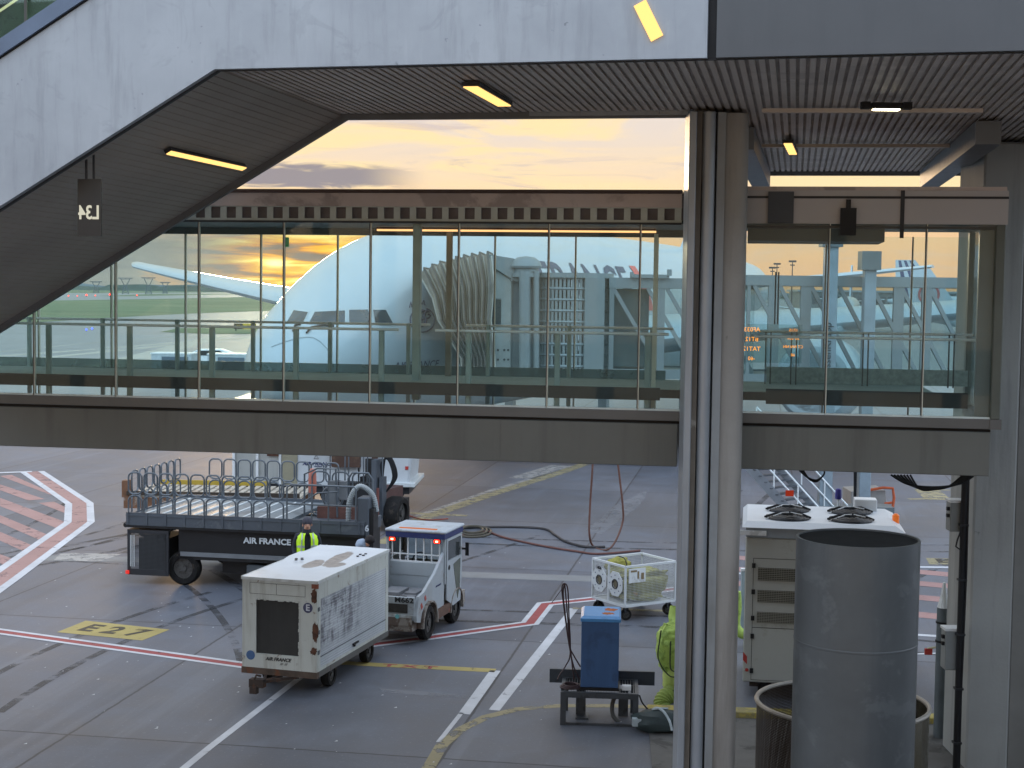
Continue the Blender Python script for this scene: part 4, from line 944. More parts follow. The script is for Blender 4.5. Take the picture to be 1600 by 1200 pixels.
MB().b(uR, -.03, 7.87, U1, .03, 7.905).build('head_rail', M_mulld, WK)
# end frame on the right
for (w0, w1) in ((-.05,.1),(WW-.12,WW+.05)): MB().b(U1-.02, w0, 5.44, U1+.1, w1, 7.93).build('end_post', mat('end_frame', '5d625a', .5, .2), WK, bevel=.01)
MB().b(U1-.2, .1, 5.44, U1+.05, .18, 7.93).build('end_post', M_sill, WK)
MB().b(U1+.02, .1, 5.5, U1+.04, WW-.1, 7.93).build('glass_pane', M_gl, WK)
MB().b(uR-.16, -.04, 5.44, uR+.02, .16, 7.93).build('end_post', mat('end_frame_brown', '6a5c4c', .5, .2), WK, bevel=.01)
MB().b(uR+.03, .0, 5.44, uR+.06, .1, 7.93).build('end_post', M_mull, WK)
MB().b(U1-.02, -.05, 5.31, U1+.12, WW+.1, 5.44).build('sill', M_sill, WK)
dsp = W(1212, 537, 1.3); DP = thing('display_board', 'dark flight display with reversed orange lettering behind the gangway glass', 'display', WK.matrix_basis @ dsp if False else (0,0,0), R(-9))  # added board: flight text reflected from indoors, rebuilt as glowing letters
DP.location = (Matrix.Translation(WK.location) @ Matrix.Rotation(R(-9), 4, 'Z')) @ dsp
MB().b(-.40,.02,-.27,.36,.04,.27).build('screen', glass('display_glass', (.80,.86,.85), .5), DP)
M_refl_text = emis('display_orange', 'ff9a2e', 1.6)
for i, (t_, x_, sz_) in enumerate((('AF033',-.33,.085),('BT12',-.33,.085),('TAT12',-.33,.085),('-60',-.33,.075))): lettering(t_, sz_, M_refl_text, DP, (x_+.0, .01, .19-i*.135), (-1,0,0), (0,0,1))
for i, t_ in enumerate(('17:15','AF 034','CT NN NN','60')): lettering(t_, .055, M_refl_text, DP, (.24, .01, .19-i*.115), (-1,0,0), (0,0,1))
MB().b(-.03,.045,.27,-.01,.06,1.0).b(.01,.045,.27,.03,.06,1.0).build('hanger', M_dark, DP)
# ================================================================== STAIR BRIDGE OVERHEAD
OB = thing('covered_stair_bridge', 'pale grey clad stair bridge crossing overhead, sloping down to the left', 'bridge', (0, 0, 0))
ZS = 9.26
N1, N2 = G(335,108,ZS), G(1110,90,ZS); F1, F2 = G(540,184,ZS), G(1075,179,ZS)
NL = V(0,322,N1,N2); FL = V(0,515,F1,F2)
NL = N1+(NL-N1)*2.4
def plan_pair(p, a, b_, az=10.6):               # point of line a-b straight across the bridge from p
    d = Vector((math.sin(R(az)), math.cos(R(az)))); e = b_-a; den = d.x*e.y-d.y*e.x
    k = (d.y*(a.x-p.x)-d.x*(a.y-p.y))/-den if False else ((a.x-p.x)*d.y-(a.y-p.y)*d.x)/(e.y*d.x-e.x*d.y)
    return a+e*k
FL = plan_pair(NL, F1, FL)
dn = (N2-N1).normalized(); df = (F2-F1).normalized()
NR = N1+dn*12.5; KL = G(1178,272,ZS); KR = KL+(G(1540,272,ZS)-KL).normalized()*7.5
FH = 1.56
def clad():
    m = bpy.data.materials.new('weathered_cladding'); m.use_nodes = True; m.node_tree.nodes.clear(); t = NT(m.node_tree)
    oc = t.n('ShaderNodeTexCoord').outputs['Object']; x, y, z = t.sep(oc)
    c = t.ramp(t.noise(oc, .8, 5, .6), [(.3, lin('8f9499')), (.7, lin('a3a8ac'))])
    sv = t.noise(t.comb(t.m('MULTIPLY', x, 7), t.m('MULTIPLY', y, 7), t.m('MULTIPLY', z, .7)), 1.0, 6, .65)
    c = t.mix(t.m('MULTIPLY', t.sstep(sv, .48, .70), .34), c, lin('74787c'))
    c = t.mix(t.m('MULTIPLY', t.sstep(sv, .42, .28), .22), c, lin('b4b8ba'))
    sp_ = t.noise(oc, 9, 3, .5); c = t.mix(t.m('MULTIPLY', t.sstep(sp_, .72, .76), .6), c, lin('5c6066'))
    pt = t.noise(oc, 1.6, 4, .7, 1.0); c = t.mix(t.m('MULTIPLY', t.sstep(pt, .56, .64), .22), c, lin('7b8085'))
    b = t.n('ShaderNodeBsdfPrincipled'); t.L(c, b.inputs['Base Color']); b.inputs['Roughness'].default_value = .5
    o = t.n('ShaderNodeOutputMaterial'); t.L(b.outputs[0], o.inputs[0]); return m
M_clad = clad()
bk = Vector((dn.y*-1, dn.x, 0))*.14
pj, pk = G(1105,91,ZS), G(1119,90,ZS)
pj = N1+dn*(pj-N1).length; pk = N1+dn*(pk-N1).length
up = Vector((0,0,FH))
MB().prism([NL, N1, pj, pj+up*1.6, N1+up+Vector((0,0,.0)), NL+up], bk).build('side_panel', M_clad, OB)
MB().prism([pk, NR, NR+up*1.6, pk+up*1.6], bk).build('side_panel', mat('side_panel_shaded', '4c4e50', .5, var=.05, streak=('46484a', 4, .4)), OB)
MB().prism([pj+bk*.5, pk+bk*.5, pk+bk*.5+up*1.6, pj+bk*.5+up*1.6], bk*.2).build('panel_joint', M_black, OB)
# top rail, balustrade glass and escalator seen through it
sd_ = (N1-NL).normalized(); zz = Vector((0,0,1))
MB().prism([NL+up+zz*.02-bk*.3, N1+up+zz*.02-bk*.3, N1+up+zz*.20-bk*.3, NL+up+zz*.20-bk*.3], bk*1.4).build('top_rail', mat('top_rail', '5d6a7c', .4, .3), OB)
MB().prism([NL+up-bk*.05, N1+up-bk*.05, N1+up+zz*.02-bk*.05, NL+up+zz*.02-bk*.05], bk).build('top_shadow_gap', M_black, OB)
M_bgl = glass('stair_glass', (.72,.88,.80), 1.0, haze=.04)
MB().prism([NL+up+zz*.2+bk*.4, N1+up+zz*.2+bk*.4, N1+up+zz*2.6+bk*.4, NL+up+zz*2.6+bk*.4], bk*.12).build('stair_glazing', M_bgl, OB)
Lm = (N1-NL).length
for i in range(1, 10): p_ = NL+(N1-NL)*(i/10+.035)+up+zz*.2; MB().bar(p_+bk*.2, p_+bk*.2+zz*2.4, .03).build('glazing_bar', M_mulld, OB)
inn = Vector((dn.y*-1, dn.x, 0))
MB().prism([NL+up+inn*1.0+zz*.50, N1+up+inn*1.0+zz*.50, N1+up+inn*1.0+zz*1.05, NL+up+inn*1.0+zz*1.05], inn*.5).build('escalator_flank', mat('escalator_flank', '45493c', .3, .5), OB)
MB().tube([NL+up+inn*.95+zz*1.12, N1+up+inn*.95+zz*1.12], .05, 8).build('escalator_handrail', M_black, OB)
MB().prism([NL+up+inn*.9+zz*.24, N1+up+inn*.9+zz*.24, N1+up+inn*.9+zz*.48, NL+up+inn*.9+zz*.48], inn*.05).build('escalator_lamp', emis('escalator_lamp', 'f2ffd8', 1.6), OB)  # glowing strip put in the gap between top rail and escalator flank
MB().prism([F1+up*.0+zz*0+inn*-.0, F2+inn*0, F2+zz*2.4, F1+zz*FH, FL+zz*FH, FL], bk*.8).build('far_side_panel', M_clad, OB)
# soffit backing and slats
M_sof = mat('soffit_backing', 'aa9f95', .8, var=.2, spec=.2)
M_slat = mat('soffit_slat', 'cbbfb3', .55, .1, var=.12, scale=.5, dirt=('b0a49a', .5, .5, .6))
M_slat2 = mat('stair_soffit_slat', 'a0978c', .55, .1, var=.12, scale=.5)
zb2 = Vector((0,0,.07))
sb = MB()
iw = inn*.09
sb.prism([N1+iw+zb2, N2+iw+dn*.05+zb2, G(1103,180,ZS)+zb2, F2+zb2, F1+zb2], (0,0,.05)); sb.prism([N2+iw+dn*.05+zb2, NR+iw+zb2, KR+zb2, KL+zb2, G(1103,180,ZS)+zb2], (0,0,.05))
sb.build('soffit_backing', M_sof, OB)
sb = MB(); nS = 70
for i in range(nS):
    a0, a1 = (N1+iw).lerp(NL+iw, i/nS), (N1+iw).lerp(NL+iw, (i+1)/nS); b0, b1 = F1.lerp(FL, i/nS), F1.lerp(FL, (i+1)/nS)
    sb.hexa([p+zb2 for p in (a0, a1, b1, b0)], [p+zb2*1.8 for p in (a0, a1, b1, b0)])
sb.build('stair_soffit_backing', M_sof, OB)
def isect(p, d, a, b_):                        # 2d: p+d*s with line a-b
    e = b_-a; den = d.x*e.y-d.y*e.x; s_ = ((a.x-p.x)*e.y-(a.y-p.y)*e.x)/den; return p+d*s_
nd = Vector((math.sin(R(10.6)), math.cos(R(10.6)), 0))
sl1, sl2 = MB(), MB(); K0 = G(1103,180,ZS)
s_ = .0
while s_ < 12.3:
    p_ = N1+dn*s_; q_ = isect(p_, nd, F1, F2)
    if q_.x > K0.x: q_ = isect(p_, nd, KL, KR)
    if q_.x > K0.x and q_.x < KL.x-.02 and s_ < 6.2: q_ = isect(p_, nd, K0, KL) if (q_-p_).length > 6 else q_
    if (q_-p_).length > .3:
        e1 = p_+nd*.15+Vector((0,0,.055)); sl1.bar(e1, q_-nd*.06+Vector((0,0,.055)), .06, .02)
    s_ += .10
LN = (N1-NL).length; s_ = .06
while s_ < LN:
    k, k2 = s_/LN, min(1, (s_+.086)/LN); A_, B_, C_, D_ = (N1+iw).lerp(NL+iw, k), (N1+iw).lerp(NL+iw, k2), F1.lerp(FL, k2), F1.lerp(FL, k)
    d1 = (D_-A_).normalized()*.03; lo_ = [A_+d1, B_+d1, C_-d1, D_-d1]
    sl2.hexa([p+Vector((0,0,.05)) for p in lo_], [p+Vector((0,0,.066)) for p in lo_]); s_ += .10
sl1.build('soffit_slats', M_slat, OB); sl2.build('stair_soffit_slats', M_slat2, OB)
M_trim = mat('soffit_trim', '6a6c6e', .5, .2)
tm = MB()
for a, b_ in ((FL, F1), (F1, K0), (K0, KL), (KL, KR)): tm.bar(a+Vector((0,0,.05)), b_+Vector((0,0,.05)), .09, .16)
tm.build('soffit_edge_trim', M_trim, OB)
tm = MB()
for a, b_ in ((NL, N1), (N1, NR)): tm.bar(a+inn*.10+Vector((0,0,.05)), b_+inn*.10+Vector((0,0,.05)), .05, .12)
tm.build('soffit_near_trim', M_dark, OB)
# deep beams below the right soffit
for pa, pb, wd in (((1160,200),(1190,268),.32),((1545,190),(1452,268),.32)):
    a, b_ = G(*pa, ZS), G(*pb, ZS); MB().bar(a-Vector((0,0,.14)), b_-Vector((0,0,.14)), wd, .3).build('soffit_beam', mat('soffit_beam', '6b6f72', .5, .1, var=.06), OB)
for y in (172, 227): a, b_ = G(1190,y,ZS), G(1535,y,ZS); MB().bar(a-Vector((0,0,.01)), b_-Vector((0,0,.01)), .1, .05).build('soffit_cross_bar', M_slat, OB)
a = G(1385,157,ZS)
lo_ = MB(); lo_.b(a.x-.17, a.y-.07, ZS-.1, a.x+.17, a.y+.07, ZS-.03); lo_ = lo_.build('soffit_lamp', M_black, OB)
for s__ in (-1, 1): MB().b(a.x+s__*.24-.05, a.y-.05, ZS-.1, a.x+s__*.24+.05, a.y+.05, ZS-.02).build('lamp_bracket', M_black, lo_)
le = MB()
for i in range(9): le.b(a.x-.15+i*.034, a.y-.05, ZS-.112, a.x-.15+i*.034+.026, a.y+.05, ZS-.101)
le.build('lamp_lens', emis('soffit_led', 'fff2c0', 18), lo_)
def lamp_reflection(P0, P1, wd, s__):  # interior lamps reflected in the window, added here as glowing bars
    P0, P1 = Vector(P0), Vector(P1)
    o = MB().bar(P0+Vector((0,0,.02)), P1+Vector((0,0,.02)), wd*1.25, .05).build('strip_lamp_housing', M_dark, OB)
    MB().bar(P0-Vector((0,0,.012)), P1-Vector((0,0,.012)), wd, .012).build('strip_lamp', emis('strip_lamp_warm', 'ffca78', s__), o)
lamp_reflection(G(735,134,ZS-.02), G(788,164,ZS-.02), .16, 1.5)
lamp_reflection(G(1231,223,ZS-.06), G(1239,240,ZS-.06), .12, 1.5)
def on_stair(px, py):                          # pixel on the sloping soffit plane
    nn = (NL-N1).cross(F1-N1).normalized(); d = ray(px, py); o_ = Vector((0,0,H)); return o_+d*((N1-o_).dot(nn)/d.dot(nn))
a, b_ = on_stair(262,235), on_stair(380,261); nn = (NL-N1).cross(F1-N1).normalized(); nn = nn if nn.z < 0 else -nn
oo = MB().bar(a+nn*.0, b_+nn*.0, .09, .05, up=nn).build('strip_lamp_housing', M_dark, OB)
MB().bar(a+nn*.03, b_+nn*.03, .07, .012, up=nn).build('strip_lamp', emis('strip_lamp_warm', '', 1), oo)  # reflected lamp added as a glowing bar on the stair soffit
a, b_ = V(1000,5,N1,N2), V(1027,60,N1,N2); MB().bar(a-inn*.012, b_-inn*.012, .13, .02, up=inn).build('wall_lamp', emis('strip_lamp_warm', '', 1), OB)  # reflected lamp added as a glowing bar on the side panel
# gate number reflected in the window pane, built as an added hanging panel
gs = V(137,333,N1+inn*.35,N2+inn*.35); GS = thing('gate_sign', 'small hanging gate number sign with pale reversed lettering under the stair bridge', 'sign', (gs.x, gs.y, gs.z-.25), math.atan2(dn.y, dn.x))
MB().b(-.12,0,0,.16,.02,.62).build('panel', mat('sign_panel_dark','232526',.35), GS); MB().b(-.03,.0,.62,-.01,.02,.9).b(.06,.0,.62,.08,.02,.9).build('hanger', M_dark, GS)
lettering('L34', .21, emis('sign_letters','e6e2cc',.75), GS, (.02,-.012,.25), (-1,0,0), (0,0,1), bold=.004, wide=.82)
# ================================================================== PILLARS
PL = thing('clad_pillar', 'tall pillar of pale steel strips and weathered concrete, just right of centre', 'pillar', (2.5, 19.1, 0))
def px_x(px, Y): return (px-800)/2350*Y-2.5
M_conc = mat('pillar_concrete', '98958f', .75, var=.1, scale=1.2, streak=('6b655e', 2.5, .55), dirt=('3e3a36', 4, .66, .5), bump=.15)
M_strip = mat('pillar_strip', '9ba1a6', .4, .3, var=.06, streak=('7e8488', 4, .4))
MB().b(px_x(1070,18.7), -.4, 0, px_x(1081.5,18.7), .1, 9.25).build('steel_strip', M_strip, PL, bevel=.012)
MB().b(px_x(1081.5,18.7), -.3, 0, px_x(1091,18.7), .1, 9.25).build('weathered_strip', mat('weathered_strip', '6d665c', .8, var=.2, streak=('4c4740', 3, .7), dirt=('a7a49b', 3, .6, .5)), PL)
MB().cyl((px_x(1101,18.8), -.28, 0), (px_x(1101,18.8), -.28, 9.25), .078, n=20).build('round_strip', M_strip, PL, smooth=True)
MB().b(px_x(1091,18.9), -.16, 0, px_x(1118,18.9), .2, 9.25).build('dark_recess', mat('recess_dark', '3b3735', .8), PL)
c = px_x(1139,18.9); MB().prism([(c+.22*math.copysign(abs(math.cos(a))**.55, math.cos(a)), .25+.5*math.copysign(abs(math.sin(a))**.6, math.sin(a)), 0) for a in [2*math.pi*i/32 for i in range(32)]], (0,0,9.25)).build('concrete_shaft', M_conc, PL, smooth=True)
c0 = px_x(1115,18.8); MB().b(c0-.01, -.3, 0, c0+.09, .0, 9.25).build('side_strip', mat('side_strip', '8b8f90', .6, var=.1, streak=('68665f', 3, .6)), PL)
PR = thing('concrete_pillar', 'broad pale concrete pillar at the right edge, behind the gangway end', 'pillar', (7.7, 22.6, 0))
x0 = (1527-800)/2350*21.95-7.7
MB().b(x0, -.7, 0, x0+.62, .5, 9.25).build('shaft', mat('pale_concrete', '969895', .75, var=.08, scale=.8, streak=('6a6d6c', 3, .5), dirt=('4b4c4b', 5, .68, .5), bump=.12), PR, bevel=.03)
MB().b(x0+.62, -.66, 0, x0+.93, .5, 9.25).build('shaft_return', mat('shaft_return', '787874', .75, var=.1, streak=('55544f', 3, .6)), PR, bevel=.02)
MB().b(x0+.95, -.7, 0, x0+2.6, .5, 9.25).build('shaft_outer', mat('shaft_outer', '7d7c78', .7, var=.1), PR)
# conduit pole with switch boxes beside the pillar
cp = D(1501, 900, 21.6); CP = thing('conduit_pole', 'black cable conduit pole with two grey switch boxes against the right pillar', 'pole', (cp.x, 21.6, 0))
MB().cyl((.02,0,0),(.02,0,5.0),.05,n=14).build('pole', M_black, CP, smooth=True)
bxs = MB
for (pa, pb, ya, yb) in ((1491,1512,788,834),(1483,1508,990,1052)):
    a, b_ = D(pa,ya,21.5), D(pb,yb,21.5); xa_, xb_ = a.x-cp.x, b_.x-cp.x
    o = MB().b(xa_, .06, b_.z, xb_, .3, a.z).build('switch_box', mat('switch_grey', '7f8483', .5, var=.05), CP, bevel=.01)
    MB().b(xa_-.01, .05, a.z, xb_+.01, .32, a.z+.035).build('box_lid', M_white, o)
    MB().b(xa_-.04, .1, a.z-.12, xa_, .16, a.z-.07).b(xa_-.04, .1, a.z-.22, xa_, .16, a.z-.17).build('latch', M_black, o)
cbl = MB(); cbl.tube([(-.02,0,3.62),(-.07,-.02,3.5),(-.09,-.02,3.4),(-.03,-.02,3.36),(.02,0,3.4)], .012, 6); cbl.tube([(.06,-.03,4.9),(.07,-.04,3),(.05,-.04,1.2),(.06,-.03,.1)], .014, 6); cbl.build('cable', M_black, CP)
for z in (.5,1.3,2.1,2.9,3.7,4.4): MB().b(-.04,-.06,z,.08,.06,z+.03).build('clamp', M_dark, CP)
# cables hanging under the gangway
def sag(name, label, cat, pts, r, m, grp=None, n=24):
    o = MB().tube(bez(pts, n), r, 7).build(name, m, None, smooth=True); return tag(o, label, cat, grp)
def bez(pts, n=24):
    P = [Vector(p) for p in pts]; out = []
    for i in range(len(P)-1):
        p0, p1, p2, p3 = P[max(i-1,0)], P[i], P[i+1], P[min(i+2,len(P)-1)]
        for k in range(n//2):
            t_ = k/(n//2); out.append(.5*((2*p1)+(p2-p0)*t_+(2*p0-5*p1+4*p2-p3)*t_*t_+(3*p1-p0-3*p2+p3)*t_**3))
    out.append(P[-1]); return out
M_cab = mat('cable_black', '17181b', .5)
cc_ = MB()
for k in range(7):
    o_ = k*.035; cc_.tube(bez([D(1392+k*5,742,19.9+o_), D(1420+k*3,757+k*1.2,19.9+o_), D(1462,763+k*.6-2,19.9+o_), D(1500-k*3,756+k*.7,19.9+o_), D(1521-k*3,744,19.9+o_)]), .014, 6)
tag(cc_.build('cable_bundle', M_cab), 'black cable bundle sagging under the right end of the gangway', 'cables')
cc_ = MB()
for k in range(4): cc_.tube(bez([D(1249+k*2,735,20.2), D(1262+k,746+k,20.2), D(1276,750+k*.8,20.2), D(1287,742,20.2), D(1288,735,20.2)]), .012, 6)
tag(cc_.build('cable_loop', M_cab), 'small black cable loop hanging under the gangway above the service stair', 'cables')
# ================================================================== BIG PIPE AND GUARDS
pc = D(1351, 462, 18.3); pr_ = .745; zt = D(1341, 840, 18.3).z
PI_ = thing('ventilation_pipe', 'large open-topped grey metal pipe standing upright at lower right', 'pipe', (pc.x, 18.3, 0))
M_pipe = mat('pipe_metal', '606465', .48, .35, var=.12, scale=1.2, streak=('565b5e', 4, .55), dirt=('7c8182', 1.6, .55, .35), bump=.25, bscale=2.2)
MB().rev([(pr_, 0),(pr_, zt-1.28),(pr_+.004, zt-1.275),(pr_+.004, zt-1.255),(pr_, zt-1.25),(pr_, zt),(pr_-.03, zt),(pr_-.03, .1)], 72).build('pipe', M_pipe, PI_, smooth=True)
MB().rev([(pr_-.031, zt-.02),(pr_-.031, .2),(.01,.15)], 60).build('pipe_lining', mat('pipe_lining', '1c1e1f', .9, spec=.2), PI_, smooth=True)
gc = D(1333, 462, 20.25); zg = D(1324, 1098, 20.25).z; gr = 1.155
def guard(a0, a1, name, label, m):
    T = thing(name, label, 'guard', (gc.x, 20.25, 0), 0, None)
    pn = MB(); n = 26; inn_, out_ = [], []
    for i in range(n+1):
        a = R(a0+(a1-a0)*i/n); out_.append((math.cos(a)*gr, math.sin(a)*gr))
    for (x_, y_), (x2, y2) in zip(out_, out_[1:]):
        pn.add([(x_,y_,.05),(x2,y2,.05),(x2,y2,zg),(x_,y_,zg)], [(0,1,2,3)])
    pn.build('perforated_panel', m, T, smooth=True)
    MB().tube([(x_, y_, zg) for x_, y_ in out_], .032, 8).tube([out_[0]+(z,) for z in (0, zg)], .025, 6).tube([out_[-1]+(z,) for z in (0, zg)], .025, 6).build('rim', mat('guard_rim', '9a958c', .5, .3), T, smooth=True)
def perf(name, col):
    m = bpy.data.materials.new(name); m.use_nodes = True; m.node_tree.nodes.clear(); t = NT(m.node_tree)
    oc = t.n('ShaderNodeTexCoord').outputs['Object']; x, y, z = t.sep(oc); a = t.m('MULTIPLY', t.m('ARCTAN2', y, x), gr/.022)
    zz_ = t.m('DIVIDE', z, .022); a = t.m('ADD', a, t.m('MULTIPLY', t.m('FLOOR', zz_), .5))
    fa, fz = t.m('SUBTRACT', t.m('FRACT', a), .5), t.m('SUBTRACT', t.m('FRACT', zz_), .5)
    h = t.m('LESS_THAN', t.m('ADD', t.m('MULTIPLY', fa, fa), t.m('MULTIPLY', fz, fz)), .085)
    b = t.n('ShaderNodeBsdfPrincipled'); b.inputs['Base Color'].default_value = lin(col); b.inputs['Roughness'].default_value = .35; b.inputs['Metallic'].default_value = .5
    tr = t.n('ShaderNodeBsdfTransparent'); mx = t.n('ShaderNodeMixShader'); t.L(h, mx.inputs[0]); t.L(b.outputs[0], mx.inputs[1]); t.L(tr.outputs[0], mx.inputs[2])
    o = t.n('ShaderNodeOutputMaterial'); t.L(mx.outputs[0], o.inputs[0]); return m
guard(100, 258, 'perforated_guard', 'brown perforated metal guard curving round the left of the upright pipe', perf('perforated_brown', '4a4038'))
guard(-82, 80, 'steel_guard', 'polished steel guard curving round the right of the upright pipe', mat('polished_steel', '7d7664', .22, .9, var=.1))
sh = D(1437,1060,19.6); T = tag(MB().tube(bez([(0,0,-.8),(0,0,.0),(-.02,0,.12),(-.07,0,.14),(-.1,0,.05),(-.1,0,-.3)]), .035, 10).build('bent_vent', mat('bright_steel', 'b5b9bb', .2, .9), smooth=True), 'small bright steel bent vent pipe behind the right guard', 'vent'); T.location = (sh.x, 20.4, 1.25)
bp = G(1441,1120); o = thing('standpipe', 'dark grey standpipe with bands between the upright pipe and the kerb', 'standpipe', (bp.x-.05, bp.y-1.2, 0))
MB().cyl((0,0,0),(0,0,2.1),.10,n=18).build('pipe', M_jbd, o, smooth=True); MB().cyl((0,0,1.55),(0,0,1.58),.115).cyl((0,0,1.85),(0,0,1.88),.115).build('band', M_black, o); MB().rev([(.1,2.1),(.06,2.25),(.02,2.5)],14).build('tip', M_steel, o)
# ================================================================== GROUND POWER CABINET
gp = D(1160, 1065, 25.8); GP = thing('ground_power_unit', 'tall cream ground power cabinet with black cable coils on its roof', 'power unit', (gp.x, 25.8, 0), R(-9))
M_cream = mat('cabinet_cream', 'a4a6a0', .5, var=.04, scale=.8, dirt=('8a897c', 2, .56, .4))
GW, GD = 2.62, 2.3; z0_, z1_ = D(1160,1065,25.8).z, D(1160,839,25.8).z
MB().b(0,0,z0_,GW,GD,z1_).build('cabinet', M_cream, GP, bevel=.02)
MB().b(.0,-.02,z1_,GW,GD,z1_+.18).build('top_band', mat('cabinet_grey', '8b949c', .5), GP, bevel=.01)
zr = z1_+.18
MB().hexa([(-.06,-.08,zr),(GW+.06,-.08,zr),(GW+.06,GD+.05,zr),(-.06,GD+.05,zr)], [(.02,.1,zr+.09),(GW-.1,.1,zr+.09),(GW-.1,GD-.1,zr+.09),(.02,GD-.1,zr+.09)]).build('roof_cover', mat('roof_white', 'c9cfd4', .4, var=.04), GP)
MB().b(.06,.05,.35,GW-.05,GD-.05,z0_).b(.12,.1,.18,.5,GD-.1,.35).build('chassis', mat('chassis_brown', '2a211d', .8), GP)
for x_ in (.35, GW-.35):
    for y_ in (.3, GD-.3): wheel(GP, (x_, y_, .26), .26, .16)
kx = (1162-800)/2350
for (ya, yb) in ((886,906),(921,940),(955,972)):
    a, b_ = D(1182,ya,25.8).z, D(1182,yb,25.8).z; x_ = .22
    MB().b(x_,-.006,b_,x_+1.9,.0,a).build('louvre_recess', mat('louvre_mesh', '4b4a43', .7, var=.3, scale=30), GP)
    lv = MB()
    for i in range(7): z = b_+(a-b_)*(i+.5)/7; lv.b(x_, -.02, z-.004, x_+1.9, -.004, z+.004)
    for i in range(48): lv.b(x_+i*.04, -.018, b_, x_+i*.04+.006, -.004, a)
    lv.build('louvre', mat('louvre_edge', '87867a', .5), GP)
ln = MB(); zd = D(1170,980,25.8).z; za, zb3 = D(1170,872,25.8).z, z0_+.04
for (xa_, xb_, a, b_) in ((.14,2.4,za,za+.008),(.14,.148,zb3,za),(.14,2.4,zd,zd+.01),(.14,2.4,zb3,zb3+.008)): ln.b(xa_, -.004, a, xb_, .0, b_)
ln.build('door_gap', M_dark, GP)
hg = MB()
for y in (883,924,965,993,1047): z = D(1170,y,25.8).z; hg.b(.12,-.03,z-.04,.18,0,z+.04)
hg.build('hinge', M_black, GP)
MB().prism([(.0,-.006,D(0,1003,25.8).z),(.07,-.006,D(0,1010,25.8).z),(.07,-.006,D(0,1022,25.8).z),(.0,-.006,D(0,1016,25.8).z)], (0,-.003,0)).build('red_mark', M_red, GP)
MB().cyl((.07,0,D(0,1031,25.8).z),(.07,-.008,D(0,1031,25.8).z),.03,n=16).build('red_dot', M_red, GP)
for (fx, fy) in ((.75,1.55),(.72,.55),(1.85,1.55),(1.8,.55)):
    cl = MB()
    for k in range(5): cl.tube([(fx+math.cos(a)*(.36-.05*k), fy+math.sin(a)*(.36-.05*k), zr+.11+.007*k+random.uniform(-.008,.008)) for a in [2*math.pi*i/26 for i in range(26)]], .028, 6, True)
    cl.tube([(fx-.4,fy-.1,zr+.12),(fx-.2,fy,zr+.18),(fx,fy-.02,zr+.17),(fx+.2,fy+.03,zr+.19),(fx+.4,fy-.05,zr+.12)], .02, 6)
    co = cl.build('cable_coil', M_cab, GP); MB().tube([(fx-.38,fy-.22,zr+.1),(fx-.1,fy-.02,zr+.19),(fx+.02,fy,zr+.2)], .012, 5).tube([(fx+.05,fy,zr+.2),(fx+.25,fy-.05,zr+.17)], .012, 5).build('tie', M_white, co)
MB().b(1.95,GD-.5,zr+.09,2.35,GD-.15,zr+.30).build('junction_box', M_white, GP, bevel=.01)
MB().cyl((1.66,GD-.4,zr+.09),(1.66,GD-.4,zr+.28),.02).build('beacon_stalk', M_steel, GP); MB().rev([(.05,zr+.28),(.06,zr+.30),(.055,zr+.46),(.03,zr+.48)],16,'z',(1.66,GD-.4,0)).build('blue_beacon', mat('beacon_blue', '2f2c78', .3), GP, smooth=True)
MB().rev([(.06,zr+.02),(.06,zr+.16),(.03,zr+.19)],16,'z',(GW-.02,.9,0)).build('orange_lamp', mat('lamp_orange', 'b8642a', .35, emit=('ff7a1a', .3)), GP, smooth=True)
MB().b(-.15,-.1,zr-.13,.35,-.06,zr-.05).build('label_plate', M_white, GP)
# black and yellow barrier post on the kerb
p = G(1471,1114); T = thing('barrier_post', 'thin yellow post with black bands standing on the kerb', 'post', (p.x, p.y-.1, .12))
ps = MB().cyl((0,0,0),(0,0,1.05),.028,n=12).b(-.07,-.05,0,.12,.05,.015).build('post', mat('post_pale', 'b5b08f', .6), T)
MB().cyl((0,0,.20),(0,0,.26),.031).cyl((0,0,.42),(0,0,.47),.031).cyl((0,0,.60),(0,0,.65),.031).cyl((0,0,.86),(0,0,.92),.031).build('band', M_black, T)
MB().tube([(0,0,1.0),(-.12,0,1.03),(-.3,0,1.0)], .02, 6).build('arm', mat('post_pale',''), T); MB().b(-.34,-.03,.9,-.22,.03,1.0).build('reflector', M_red, T)
